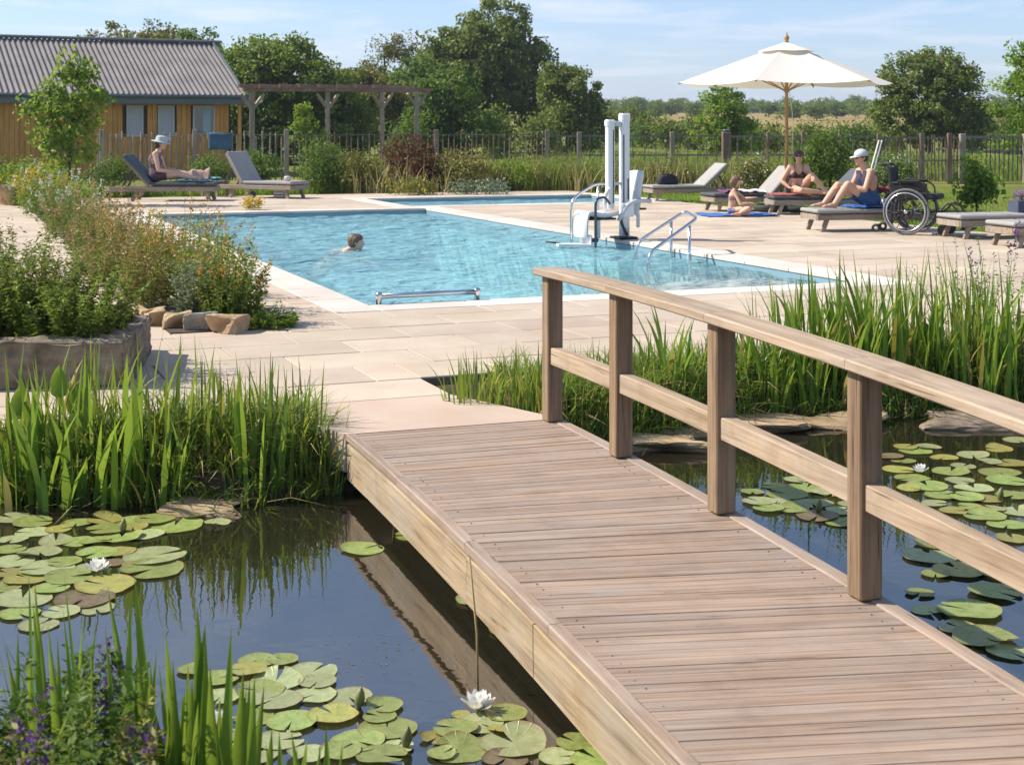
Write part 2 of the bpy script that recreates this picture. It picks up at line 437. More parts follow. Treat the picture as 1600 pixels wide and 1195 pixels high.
m, nt = new_mat('ground')
geo = N(nt, 'ShaderNodeNewGeometry'); pos = geo.outputs['Position']
sp_ = N(nt, 'ShaderNodeSeparateXYZ', {0: pos})
n1 = N(nt, 'ShaderNodeTexNoise', {'Vector': pos, 'Scale': 1.7, 'Detail': 6.0, 'Roughness': .7}).outputs[0]
n2 = N(nt, 'ShaderNodeTexNoise', {'Vector': pos, 'Scale': .22, 'Detail': 4.0}).outputs[0]
n3 = N(nt, 'ShaderNodeTexNoise', {'Vector': pos, 'Scale': 14.0, 'Detail': 4.0}).outputs[0]
lawn = mix(nt, n1, (.075, .12, .018, 1), (.16, .19, .035, 1))
lawn = mix(nt, ramp(nt, n2, [(.45, (0, 0, 0)), (.62, (.7, .7, .7))]), lawn, (.26, .21, .075, 1))
soil = mix(nt, n3, (.035, .026, .016, 1), (.10, .08, .05, 1))
lowf = ramp(nt, N(nt, 'ShaderNodeMapRange', {0: sp_.outputs[1], 1: 10.5, 2: 13.0}).outputs[0], [(0, (1, 1, 1)), (1, (0, 0, 0))])
cc = mix(nt, lowf, lawn, soil)
n4 = N(nt, 'ShaderNodeTexNoise', {'Vector': pos, 'Scale': .006, 'Detail': 2.0}).outputs[0]
field = mix(nt, n4, (.26, .19, .075, 1), (.33, .25, .11, 1))
ff = N(nt, 'ShaderNodeMapRange', {0: sp_.outputs[1], 1: 165.0, 2: 175.0}).outputs[0]
cc = mix(nt, ff, cc, field)
bp = N(nt, 'ShaderNodeBump', {'Strength': .6, 'Distance': .05, 'Height': n3}).outputs[0]
finish(nt, N(nt, 'ShaderNodeBsdfPrincipled', {'Base Color': cc, 'Roughness': .95, 'Specular IOR Level': .1, 'Normal': bp}).outputs[0])
M_ground = m
tag(link('ground', np_mesh('ground', np.stack([gx, gy, gz], -1).reshape(-1, 3), gf, True), M_ground), kind='structure')

# ---- stone
def stone_mat(name, a, b, rough=.85, scale=3.0, stain=None, spec=.25, bump=.35, island=False):
    m, nt = new_mat(name)
    tcn = N(nt, 'ShaderNodeTexCoord').outputs['Object']; oi = N(nt, 'ShaderNodeNewGeometry').outputs['Random Per Island'] if island else N(nt, 'ShaderNodeObjectInfo').outputs['Random']
    if not island: tcn = N(nt, 'ShaderNodeNewGeometry').outputs['Position']
    n1 = N(nt, 'ShaderNodeTexNoise', {'Vector': tcn, 'Scale': scale, 'Detail': 8.0, 'Roughness': .65}).outputs[0]
    n2 = N(nt, 'ShaderNodeTexNoise', {'Vector': tcn, 'Scale': scale * 14, 'Detail': 4.0}).outputs[0]
    cc = mix(nt, ramp(nt, n1, [(.32, (0, 0, 0)), (.68, (1, 1, 1))]), c4(a), c4(b))
    if stain: 
        n3 = N(nt, 'ShaderNodeTexNoise', {'Vector': tcn, 'Scale': scale * .45, 'Detail': 6.0, 'Distortion': .8}).outputs[0]
        cc = mix(nt, ramp(nt, n3, [(.52, (0, 0, 0)), (.70, (.6, .6, .6))]), cc, c4(stain))
    hv = N(nt, 'ShaderNodeMapRange', {0: oi, 3: .86, 4: 1.09}).outputs[0]
    hh_ = N(nt, 'ShaderNodeMapRange', {0: N(nt, 'ShaderNodeMath', {0: N(nt, 'ShaderNodeMath', {0: oi, 1: 91.7}, operation='MULTIPLY').outputs[0]}, operation='FRACT').outputs[0], 3: .49, 4: .507}).outputs[0]
    cc = N(nt, 'ShaderNodeHueSaturation', {'Hue': hh_, 'Value': hv, 'Color': cc}).outputs[0]
    ht = mix(nt, .5, n1, n2)
    bp = N(nt, 'ShaderNodeBump', {'Strength': bump, 'Distance': .008, 'Height': ht}).outputs[0]
    finish(nt, N(nt, 'ShaderNodeBsdfPrincipled', {'Base Color': cc, 'Roughness': rough, 'Specular IOR Level': spec, 'Normal': bp}).outputs[0])
    return m
M_slab = stone_mat('sandstone_paving', (.45, .372, .29), (.545, .462, .37), scale=1.6, stain=(.43, .33, .245))
M_slab_far = stone_mat('sandstone_paving_far', (.45, .372, .29), (.545, .462, .37), scale=.8, stain=(.43, .33, .245), island=True)
M_cope = stone_mat('pale_coping', (.56, .50, .44), (.66, .61, .56), scale=1.2)
M_mortar = plain('mortar', (.19, .15, .11), .95, .2, 8)

def rect_sub(r, c):
    """rectangle r minus rectangle c -> list"""
    a0, a1, b0, b1 = r; c0, c1, d0, d1 = c
    if c0 >= a1 or c1 <= a0 or d0 >= b1 or d1 <= b0: return [r]
    out = []
    if a0 < c0: out.append((a0, c0, b0, b1)); a0 = c0
    if a1 > c1: out.append((c1, a1, b0, b1)); a1 = c1
    if b0 < d0: out.append((a0, a1, b0, d0))
    if b1 > d1: out.append((a0, a1, d1, b1))
    return out
def grow(r, g): return (r[0] - g, r[1] + g, r[2] - g, r[3] + g)
HOLES = [grow(POOL, CP), grow(POOL2, CP), BED, BANK]

paving = empty('paving', PO, PA); tag(paving, kind='structure')
pieces = []; TU, TV = .90, .58
rows = np.arange(PAVE[2], PAVE[3], TV)
for k, v0 in enumerate(rows):
    off = (k * .37) % 1.0 * TU
    for u0 in np.arange(PAVE[0] - off, PAVE[1], TU):
        r = (max(u0, PAVE[0]), min(u0 + TU, PAVE[1]), v0, min(v0 + TV, PAVE[3]))
        if r[1] - r[0] < .05: continue
        rs = [r]
        for hcut in HOLES: rs = [q for p in rs for q in rect_sub(p, hcut)]
        pieces += [q for q in rs if q[1] - q[0] > .03 and q[3] - q[2] > .03]
def slab_dist(q):
    c = UV((q[0] + q[1]) / 2, (q[2] + q[3]) / 2); off = abs(c.x / c.y) > .40
    return c.y + (100 if off else 0)
pieces.sort(key=slab_dist)
full = MB().box((0, 0, -.022), (TU - .008, TV - .008, .044), ch=.004).mesh('paving_slab'); full.materials.append(M_slab)
rest = MB()
for k, q in enumerate(pieces):
    cx, cy, w, h = (q[0] + q[1]) / 2, (q[2] + q[3]) / 2, q[1] - q[0] - .008, q[3] - q[2] - .008
    zj = float(rng.uniform(-.0025, .0025))
    if k < 285:
        if abs(w - TU + .008) < 1e-4 and abs(h - TV + .008) < 1e-4: me = full
        else: me = MB().box((0, 0, -.022), (w, h, .044), ch=.004).mesh('paving_slab'); me.materials.append(M_slab)
        o = link('paving_slab', me, None, paving); o.location = (cx, cy, zj)
    else: rest.box((cx, cy, -.022 + zj), (w, h, .044))
tag(rest.build('distant_slabs', M_slab_far, paving), kind='stuff')
bed_rects = [PAVE]
for hcut in HOLES: bed_rects = [q for p in bed_rects for q in rect_sub(p, hcut)]
mb = MB()
for q in bed_rects: mb.box(((q[0] + q[1]) / 2, (q[2] + q[3]) / 2, -.09), (q[1] - q[0], q[3] - q[2], .16))
mb.build('mortar_bed', M_mortar, paving)

# the broad landing slabs that lead onto the bridge
BA = R(19.5); BO = Vector((-.85, 7.43, 0)); bs = Vector((math.sin(BA), -math.cos(BA), 0)); bw = Vector((math.cos(BA), math.sin(BA), 0))
def BR(s, w, z=0): return BO + bs * s + bw * w + Vector((0, 0, z))
fl = UV(-1.93, -4.305); fr = UV(-.745, -4.305)
M_apron = stone_mat('landing_stone', (.46, .365, .285), (.55, .45, .362), scale=1.1, stain=(.50, .35, .27))
landing = tag(empty('bridge_landing'), kind='structure')
a0, a1 = BR(-.012, -.02), BR(-.012, 1.2)
cut = lambda p, q, t: p.lerp(q, t)
for t0, t1 in ((0, .52), (.52, 1)):
    poly = [cut(a0, fl, t0), cut(a1, fr, t0), cut(a1, fr, t1), cut(a0, fl, t1)]
    cen = sum(poly, Vector()) / 4
    mb = MB().prism([((p - cen) * .996 + cen).xy for p in poly], -.20, -.001 - .003 * t0)
    mb.build('landing_slab', M_apron, landing)

# ---- pools
M_tile = None
def pool_tile(name, a, b, grout):
    m, nt = new_mat(name)
    tcn = N(nt, 'ShaderNodeTexCoord').outputs['Object']
    br = N(nt, 'ShaderNodeTexBrick', {'Vector': tcn, 'Scale': 1.0, 'Mortar Size': .006, 'Brick Width': .10, 'Row Height': .10, 'Color1': c4(a), 'Color2': c4(b), 'Mortar': c4(grout), 'Bias': 0.0}, offset=0.0).outputs[0]
    finish(nt, N(nt, 'ShaderNodeBsdfPrincipled', {'Base Color': br, 'Roughness': .35}).outputs[0]); return m
M_floor = pool_tile('pool_mosaic', (.44, .83, .90), (.48, .86, .92), (.50, .86, .915))
M_beach = pool_tile('beach_mosaic', (.80, .84, .82), (.83, .86, .84), (.84, .86, .84))
M_band = pool_tile('waterline_tile', (.07, .22, .33), (.10, .28, .40), (.20, .34, .42))
PW = -.10
def pool_floor_z(u, v):
    t = smooth((u - 1.0) / 3.2) * smooth((5.2 - v) / 4.4)
    return -1.15 + .975 * np.clip(t * 1.25, 0, 1)
basin = empty('pool_basin', PO, PA); tag(basin, kind='structure')
def grid_obj(name, r, fz, du, mat, parent, kind=None, sm=True):
    us = np.linspace(r[0], r[1], max(2, int((r[1] - r[0]) / du) + 1)); vs = np.linspace(r[2], r[3], max(2, int((r[3] - r[2]) / du) + 1))
    a, b = np.meshgrid(us, vs); z = fz(a, b) + 0 * a; i = np.arange(a.size).reshape(a.shape)
    f = np.stack([i[:-1, :-1], i[:-1, 1:], i[1:, 1:], i[1:, :-1]], -1).reshape(-1, 4)
    return link(name, np_mesh(name, np.stack([a, b, z], -1).reshape(-1, 3), f, sm), mat, parent)
for r, fz, dep in ((POOL, pool_floor_z, -1.35), (POOL2, lambda u, v: -.55 + 0 * u, -.6)):
    grid_obj('pool_floor', r, fz, .15, M_floor, basin)
    for (x0, x1, y0, y1) in ((r[0] - .14, r[0] - .002, r[2] - .14, r[3] + .14), (r[1] + .002, r[1] + .14, r[2] - .14, r[3] + .14), (r[0], r[1], r[2] - .14, r[2] - .002), (r[0], r[1], r[3] + .002, r[3] + .14)):
        c = ((x0 + x1) / 2, (y0 + y1) / 2); sz = (x1 - x0, y1 - y0)
        MB().box((c[0], c[1], (dep - .32) / 2), (sz[0], sz[1], -.32 - dep)).build('pool_wall', M_floor, basin)
        MB().box((c[0], c[1], -.185), (sz[0], sz[1], .268)).build('tile_band', M_band, basin)
    # coping stones
    x0, x1, y0, y1 = r; g = CP
    for (a, b, c, d, ax) in ((x0 - g, x0, y0 - g, y1 + g, 1), (x1, x1 + g, y0 - g, y1 + g, 1), (x0, x1, y0 - g, y0, 0), (x0, x1, y1, y1 + g, 0)):
        L = (d - c) if ax else (b - a); k = max(1, round(L / .95)); st = L / k
        me = MB().box((0, 0, -.024), ((b - a) - .005 if ax else st - .005, st - .005 if ax else (d - c) - .005, .05), ch=.008).mesh('coping_stone'); me.materials.append(M_cope)
        for i in range(k):
            o = link('coping_stone', me, None, basin)
            o.location = ((a + b) / 2, c + st * (i + .5), .003) if ax else (a + st * (i + .5), (c + d) / 2, .003)

grid_obj('beach_ramp', (2.3, 5.395, .005, 3.3), lambda u, v: pool_floor_z(u, v) + .012, .15, M_beach, basin)
def water_mat(name, tint, murk, ior, s1, s2, bstr, refr, rough=.01, dist=.03, stretch=(1, 1, 1), shoal=False):
    """clear water: Fresnel reflection over tinted see-through, part of it bent"""
    m, nt = new_mat(name)
    tcn = N(nt, 'ShaderNodeTexCoord').outputs['Object']
    tv = N(nt, 'ShaderNodeVectorMath', {0: tcn, 1: stretch}, operation='MULTIPLY').outputs[0]
    w1 = N(nt, 'ShaderNodeTexNoise', {'Vector': tv, 'Scale': s1, 'Detail': 3.0, 'Distortion': .8}).outputs[0]
    w2 = N(nt, 'ShaderNodeTexNoise', {'Vector': tv, 'Scale': s2, 'Detail': 3.0, 'Distortion': .5}).outputs[0]
    h = N(nt, 'ShaderNodeMath', {0: w1, 1: N(nt, 'ShaderNodeMath', {0: w2, 1: .45}, operation='MULTIPLY').outputs[0]}, operation='ADD').outputs[0]
    bp = N(nt, 'ShaderNodeBump', {'Strength': bstr, 'Distance': dist, 'Height': h}).outputs[0]
    fr_ = N(nt, 'ShaderNodeFresnel', {'IOR': ior, 'Normal': bp}).outputs[0]
    gl = N(nt, 'ShaderNodeBsdfGlossy', {'Roughness': rough, 'Normal': bp}).outputs[0]
    tr = N(nt, 'ShaderNodeBsdfTransparent', {'Color': c4(tint)}).outputs[0]
    if refr > 0:
        rf = N(nt, 'ShaderNodeBsdfRefraction', {'Color': c4(tint), 'IOR': 1.333, 'Roughness': 0.0, 'Normal': bp}).outputs[0]
        tr = N(nt, 'ShaderNodeMixShader', {0: refr, 1: tr, 2: rf}).outputs[0]
    if murk:
        df = N(nt, 'ShaderNodeBsdfDiffuse', {'Color': c4(murk[0]), 'Normal': bp}).outputs[0]
        mf = murk[1]
        if shoal:                                            # shallower water scatters less: the paved beach shows through
            sx_ = N(nt, 'ShaderNodeSeparateXYZ', {0: tcn})
            ra = N(nt, 'ShaderNodeMapRange', {0: sx_.outputs[0], 1: 1.2, 2: 3.8, 3: 0.0, 4: 1.0}, interpolation_type='SMOOTHSTEP').outputs[0]
            rb = N(nt, 'ShaderNodeMapRange', {0: sx_.outputs[1], 1: 4.8, 2: 1.4, 3: 0.0, 4: 1.0}, interpolation_type='SMOOTHSTEP').outputs[0]
            sh_ = N(nt, 'ShaderNodeMath', {0: ra, 1: rb}, operation='MULTIPLY').outputs[0]
            mf = N(nt, 'ShaderNodeMapRange', {0: sh_, 1: 0.0, 2: 1.0, 3: murk[1], 4: .03}).outputs[0]
        tr = N(nt, 'ShaderNodeMixShader', {0: mf, 1: tr, 2: df}).outputs[0]
    finish(nt, N(nt, 'ShaderNodeMixShader', {0: fr_, 1: tr, 2: gl}).outputs[0]); return m
M_poolw = water_mat('pool_water', (.94, 1.0, 1.0), ((.40, .76, .88), .36), 1.22, 1.7, 5.0, 1.0, .25, dist=.30, stretch=(.7, 1.5, 1), shoal=True)
def waves(u, v):
    z = PW + 0 * u
    for k, (a, l, d, p) in enumerate(((.009, 1.9, .3, .1), (.009, 1.1, 1.4, 2.), (.008, .62, 2.3, 4.), (.007, .8, -.6, 1.), (.006, .43, .9, 3.), (.006, .5, 1.7, 5.))):
        z = z + a * np.sin(2 * np.pi / l * (u * math.cos(d) + v * math.sin(d)) + p + .8 * np.sin(u * .7 + v * .5 + k))
    return z
o = grid_obj('pool_water', POOL, waves, .06, M_poolw, None); o.location = PO; o.rotation_euler = (0, 0, PA); tag(o, kind='structure')
o = grid_obj('shallow_pool_water', POOL2, lambda u, v: (waves(u, v) - PW) * .5 + PW, .10, M_poolw, None); o.location = PO; o.rotation_euler = (0, 0, PA); tag(o, kind='structure')

# ---- pond
M_pondw = water_mat('pond_water', (.36, .37, .20), ((.055, .05, .03), .35), 4.4, 1.1, 4.5, .12, 0, dist=.02, stretch=(1, 1.5, 1))
mb = MB(); wx = np.linspace(-8.6, 8.6, 20)
poly = [(x, float(np.interp(x, PX, PF)) + .35) for x in wx] + [(x, float(np.interp(x, NX, NF)) - .35) for x in wx[::-1]]
mb.add([(x, y, WATER) for x, y in poly], [tuple(reversed(range(len(poly))))])
tag(mb.build('pond_water', M_pondw), kind='structure')

# timber edging where the paving ends at the pond
M_edge = wood('edging_timber', (.10, .075, .05), (.26, .20, .14), 'x', 20, weather=.5)
ed = empty('edging_board', UV(-1.95, -4.335, -.115), PA); tag(ed, 'low dark timber board edging the paving above the pond reeds', 'edging')
MB().box((-1.6, 0, 0), (3.2, .035, .22), ch=.003).build('board', M_edge, ed)

# ================================================================== FOOTBRIDGE
M_deck = wood('deck_board_wood', (.19, .128, .09), (.40, .295, .222), 'x', 46, weather=.6, wcol=(.33, .285, .255), knots=False, rough=.75)
M_trim = wood('deck_trim_wood', (.22, .15, .105), (.40, .30, .23), 'y', 30, weather=.6, wcol=(.35, .30, .26), knots=False)
M_fascia = wood('fascia_wood', (.20, .13, .07), (.48, .36, .225), 'y', 32, weather=.7, wcol=(.42, .36, .28))
M_post = wood('post_wood', (.14, .08, .04), (.32, .215, .13), 'z', 26, weather=.3, wcol=(.30, .25, .20))
M_rail = wood('rail_wood', (.24, .16, .095), (.48, .365, .255), 'y', 30, weather=.6, wcol=(.42, .36, .30))
M_dark = plain('dark_steel', (.03, .03, .032), .5)
def dz(s): return -.0085 * s * s + .0165 * s
bridge = empty('footbridge', BO, BA - math.pi / 2)           # local +x runs towards the near bank, +y across
bridge.rotation_euler = (0, 0, math.atan2(bs.y, bs.x))
tag(bridge, 'timber plank footbridge with one handrail crossing the lily pond', 'bridge')
def bl(s, w, z=0): return Vector((s, w, dz(s) + z))       # bridge local: x=s, y=w (bw is bs turned +90 deg)
BLEN = 5.25
def swept(name, s0, s1, w0, w1, z0, z1, mat, n=5, ch=.004, slope=0):
    """a timber that follows the deck's camber, with eased edges; its object axis y runs along the grain"""
    o = empty('x') if False else None
    mb = MB(); vs = []; fs = []
    sec = [(w0 + ch, z0), (w1 - ch, z0), (w1, z0 + ch), (w1, z1 - ch), (w1 - ch, z1), (w0 + ch, z1), (w0, z1 - ch), (w0, z0 + ch)]
    sm_ = (s0 + s1) / 2
    for i in range(n + 1):
        s = s0 + (s1 - s0) * i / n
        for (w, z) in sec: vs.append((w, s - sm_, dz(s) + z))
    for i in range(n):
        for k in range(8): fs.append((i * 8 + k, i * 8 + (k + 1) % 8, (i + 1) * 8 + (k + 1) % 8, (i + 1) * 8 + k))
    fs.append(tuple(range(8))[::-1]); fs.append(tuple(n * 8 + k for k in range(8)))
    mb.add(vs, fs); ob = mb.build(name, mat, bridge)
    # mesh axes (w, s, z) -> bridge axes (s, w, z): mirror swap, keep normals outward
    ob.matrix_local = Matrix(((0, 1, 0, sm_), (1, 0, 0, 0), (0, 0, 1, 0), (0, 0, 0, 1)))
    ob.data.flip_normals()
    return ob
BWID = 1.18
pitch = .061; W0, W1 = .033, BWID - .064; WM = (W0 + W1) / 2
def board_line(i):
    """where the joint before board i crosses the left and right ends: the boards fan a little as the deck turns"""
    c = .012 + i * pitch; k = math.tan(R(11.5)) * float(smooth(c / 3.2)) ; return c + (W0 - WM) * k, c + (W1 - WM) * k
i = 0
while board_line(i + 1)[1] < BLEN:
    (l0, r0), (l1, r1) = board_line(i), board_line(i + 1); gp_, th, ch = .0014, .032, .0018
    l0, r0, l1, r1 = l0 + gp_, r0 + gp_, l1 - gp_, r1 - gp_; cs = (l0 + r0 + l1 + r1) / 4; ang = math.atan2((r0 + r1 - l0 - l1) / 2, W1 - W0)
    vs = []; zj = float(rng.uniform(-.002, .0015))
    Rm = Matrix.Rotation(-(math.pi / 2 - ang), 2)          # board's own x runs along its length
    for (dlt, z) in ((0, -th), (0, -ch), (ch, 0)):
        for (s_, w_, sg) in ((l0, W0, 1), (r0, W1, 1), (r1, W1, -1), (l1, W0, -1)):
            q = Rm @ Vector((s_ + sg * dlt - cs, w_ - WM)); vs.append((q.x, q.y, z + dz(s_) - dz(cs)))
    fs = [(3, 2, 1, 0), (8, 9, 10, 11)] + [(r * 4 + k, r * 4 + (k + 1) % 4, (r + 1) * 4 + (k + 1) % 4, (r + 1) * 4 + k) for r in (0, 1) for k in range(4)]
    o = MB().add(vs, fs).build('deck_board', M_deck, bridge); o.location = (cs, WM, dz(cs) + zj); o.rotation_euler = (0, 0, math.pi / 2 - ang)
    bmn = bmesh.new(); bmn.from_mesh(o.data); bmesh.ops.recalc_face_normals(bmn, faces=bmn.faces[:]); bmn.to_mesh(o.data); bmn.free()
    i += 1
cuts = [0, 1.02, 2.05, 2.95, 3.95, BLEN]
for a, b in zip(cuts[:-1], cuts[1:]):
    swept('edge_trim', a + .0015, b - .0015, -.018, .031, -.034, .005, M_trim, 4, .005)
    if a in (0, 2.05, 3.95): swept('fascia_board', a + .001, {0: 2.05, 2.05: 3.95, 3.95: BLEN}[a] - .001, -.012, .02, -.236, -.050, M_fascia, 4, .004)
PS = [.05, .97, 2.0, 3.05, 4.1, 5.12]; PWc = 1.118
for a, b in zip(PS[:-1], PS[1:]):
    swept('edge_trim', a + .0015 - (.05 if a < .1 else 0), b - .0015, 1.119, BWID + .006, -.034, .005, M_trim, 4, .005)
    swept('fascia_board', a + .001 - (.05 if a < .1 else 0), b - .001, 1.13, BWID - .004, -.232, -.046, M_fascia, 4)
for wj in (.25, .60, .95): swept('joist', .02, BLEN, wj - .025, wj + .025, -.20, -.036, M_fascia, 8)
RH = .83
for k, s in enumerate(PS):
    pm = MB().box((0, 0, (RH - .037) / 2 + .003), (.086, .090, RH - .037 - .006), ch=.005)
    o = pm.build('post', M_post, bridge); o.location = (s, PWc, dz(s))
for a, b in zip([PS[0] - .085] + PS[1:-1], PS[1:]):
    swept('handrail', a + .001, b - .001, PWc - .082, PWc + .078, RH - .036, RH + .004, M_rail, 3, .006)
for a, b in zip(PS[:-1], PS[1:]):
    swept('middle_rail', a + .0435, b - .0435, PWc - .028, PWc + .034, .315, .408, M_rail, 3, .004)
for s in (.9, 1.9, 3.0, 4.1):
    for w in (.22, .98):
        mb = MB().tube([(0, 0, -.9), (0, 0, -.19)], .032, 10)
        o = mb.build('support_pile', M_dark, bridge); o.location = (s, w, dz(s))
me = MB().lathe((0, 0, 0), [(.0032, -.002), (.0032, .0004), (.002, .0006)], 8).mesh('screw'); me.materials.append(plain('screw_head', (.12, .085, .06), .6))
for i in range(72):
    for w, e in ((.085, 0), (1.05, 1)):
        for ds in (.03,):
            if rng.random() < .4: continue
            l0 = board_line(i); sx = l0[0] + (l0[1] - l0[0]) * (w - W0) / (W1 - W0) + ds
            o = link('screw', me, None, bridge); o.location = (sx + float(rng.normal(0, .002)), w + float(rng.normal(0, .004)), dz(sx) + .0008)
# ================================================================== FOLIAGE MATERIALS
L_oak = leaf_mat('oak_leaves', [(.035, .055, .014), (.07, .10, .022), (.12, .145, .035)], .34, (.26, .32, .06), gain=1.9)
L_dark = leaf_mat('dark_leaves', [(.03, .055, .012), (.065, .105, .018), (.12, .165, .03)], .36, (.28, .36, .05), gain=1.9)
L_mid = leaf_mat('mid_leaves', [(.035, .07, .015), (.07, .12, .022), (.11, .16, .03)], .35, (.2, .3, .04))
L_olive = leaf_mat('olive_leaves', [(.08, .09, .02), (.14, .145, .03), (.21, .19, .045)], .3, (.2, .22, .05))
L_bright = leaf_mat('bright_leaves', [(.05, .10, .015), (.10, .17, .025), (.17, .24, .03)], .45, (.3, .42, .05))
L_silver = leaf_mat('silver_leaves', [(.09, .12, .08), (.14, .18, .11), (.2, .23, .16)], .2, (.2, .25, .1))
L_red = leaf_mat('red_leaves', [(.05, .015, .012), (.09, .03, .02), (.05, .07, .02)], .3, (.25, .06, .03))
L_straw = leaf_mat('straw', [(.20, .16, .07), (.30, .24, .11), (.38, .31, .16)], .25, (.4, .3, .1))
L_grass = leaf_mat('meadow_grass', [(.06, .11, .02), (.11, .16, .03), (.18, .19, .045)], .4, (.28, .36, .06))
L_reed = leaf_mat('reed_blades', [(.03, .065, .012), (.06, .115, .018), (.12, .16, .025), (.07, .115, .03)], .42, (.36, .44, .05), .35, gain=1.9)
L_iris = leaf_mat('iris_blades', [(.035, .085, .02), (.065, .13, .022), (.12, .18, .025)], .44, (.36, .48, .05), .3, gain=1.9)
L_yellowed = leaf_mat('yellowed_blades', [(.18, .17, .03), (.25, .19, .05), (.30, .25, .10)], .35, (.4, .35, .06))
F_white = leaf_mat('white_flowers', [(.55, .52, .42), (.7, .68, .6)], .2, (.6, .6, .45), gain=1.0)
F_yellow = leaf_mat('yellow_flowers', [(.55, .38, .02), (.7, .52, .05)], .25, (.7, .5, .05), gain=1.0)
F_orange = leaf_mat('orange_flowers', [(.45, .22, .03), (.55, .33, .06), (.35, .22, .06)], .25, (.6, .3, .05), gain=1.0)
F_purple = leaf_mat('purple_flowers', [(.10, .05, .16), (.17, .08, .24), (.22, .13, .28)], .2, (.3, .12, .4), gain=1.0)
F_pink = leaf_mat('pink_seedheads', [(.33, .21, .09), (.45, .31, .14), (.36, .24, .12)], .25, (.5, .33, .14), gain=1.0)
B_bark = plain('bark', (.075, .058, .042), .9, .35, 5, .6, 14)
B_bark2 = plain('pale_bark', (.16, .125, .09), .9, .3, 5, .5, 14)

def tree(name, label, cat, group, px, D, top_y, base_z, lobes, clumps, per, spread, leaf, lmat, seed, bark=None, tr=.16, asp=.6, **kw):
    """lobes in units of crown height about the trunk base: (x, y, z, rx, ry, rz)"""
    rg = np.random.default_rng(seed)
    H = CH + (HZ - top_y) * D / FPX - base_z
    t = empty(name, ((px - 800) * D / FPX, D, base_z)); tag(t, label, cat, group)
    lb = [tuple(q * H for q in l) for l in lobes]
    for _ in range(14):                                      # boughs that break the outline
        q = lb[int(rg.integers(len(lobes)))]; d = unit(rg.normal(size=3) * np.array([1, 1, .8]) + np.array([0, 0, .25])); f = rg.uniform(.14, .30)
        lb.append((q[0] + d[0] * q[3], q[1] + d[1] * q[4], q[2] + d[2] * q[5], q[3] * f * 1.3, q[4] * f * 1.3, q[5] * f))
    kw.setdefault('shell', (.62, 1.05))
    cr_, cc = crown('crown', lb, int(clumps * .62), int(per * 1.7), spread * .95, leaf, lmat, t, rg, asp, **kw); cr_['kind'] = 'stuff'
    pick = cc[rg.choice(len(cc), min(22, len(cc)), replace=False)]
    limbs('trunk', (0, 0, -.3), max(l[2] + l[5] * .35 for l in lb) + .3, tr, pick, bark or B_bark, t, rg)
    return t

def tz(px, D): return float(terrain_z(np.array((px - 800) * D / FPX), np.array(float(D))))

# ---- the trees behind the pool, one by one
tree('oak_tree', 'tall dark oak tree, the highest crown on the skyline', 'tree', None, 762, 88, 2, tz(762, 88),
     [(-.02, 0, .52, .34, .34, .30), (.06, 0, .80, .22, .24, .22), (-.28, 0, .42, .26, .28, .28), (.26, 0, .48, .24, .26, .26), (-.16, -.1, .62, .24, .24, .20), (.12, .1, .62, .26, .26, .22), (-.38, 0, .28, .20, .24, .22), (.33, 0, .30, .17, .2, .2)],
     950, 44, .36, .27, L_oak, 11, tr=.3)
tree('dark_field_tree', 'dark round tree directly against the right side of the tall oak', 'tree', None, 888, 78, 92, tz(888, 78),
     [(0, 0, .55, .28, .28, .36), (-.12, 0, .78, .18, .2, .2), (.16, 0, .58, .20, .2, .3), (.02, 0, .3, .34, .3, .28)], 330, 40, .25, .2, L_oak, 12)
tree('broadleaf_tree', 'broad deep green tree rising behind the pergola', 'tree', None, 432, 64, 52, tz(432, 64),
     [(0, 0, .58, .42, .4, .36), (-.22, 0, .66, .3, .3, .30), (.32, 0, .48, .32, .3, .30), (.1, 0, .74, .26, .3, .22), (-.5, 0, .5, .28, .3, .36), (.5, 0, .36, .2, .25, .3), (0, 0, .26, .62, .34, .28)], 1000, 42, .26, .19, L_dark, 13, tr=.22)
tree('broadleaf_tree', 'green tree whose top shows over the end of the cabin roof', 'tree', None, 300, 72, 44, tz(300, 72),
     [(0, 0, .6, .3, .3, .38), (-.2, 0, .5, .25, .25, .3), (.2, 0, .45, .3, .3, .3)], 330, 42, .28, .2, L_mid, 14)
tree('broadleaf_tree', 'tree crown showing above the middle of the cabin roof', 'tree', None, 198, 78, 32, tz(198, 78),
     [(-.02, 0, .7, .2, .3, .28), (-.22, 0, .64, .18, .25, .25), (.2, 0, .66, .2, .25, .3)], 330, 40, .27, .21, L_olive, 15)
tree('feathery_tree', 'thin feathery olive tree standing between the pergola and the tall oak', 'tree', None, 600, 82, 50, tz(600, 82),
     [(-.04, 0, .78, .09, .1, .2), (.14, 0, .80, .11, .1, .18), (-.16, 0, .55, .22, .2, .2), (.12, 0, .5, .24, .2, .22), (-.3, 0, .4, .2, .2, .22), (0, 0, .28, .36, .25, .25)], 420, 36, .27, .19, L_olive, 16, asp=.45)
tree('leafy_tree', 'light green leafy tree beneath the tall oak, above the fence', 'tree', None, 702, 62, 78, tz(702, 62),
     [(0, 0, .5, .24, .25, .36), (.1, 0, .3, .3, .3, .26), (-.12, 0, .32, .25, .25, .28)], 330, 40, .24, .17, L_mid, 17)
tree('broadleaf_tree', 'rounded olive green tree filling the gap behind the last pergola bay', 'tree', None, 556, 74, 92, tz(556, 74),
     [(0, 0, .5, .42, .35, .36), (-.3, 0, .42, .3, .3, .3), (.3, 0, .46, .3, .3, .3), (.05, 0, .7, .24, .25, .2)], 420, 40, .25, .19, L_olive, 31, tr=.14)
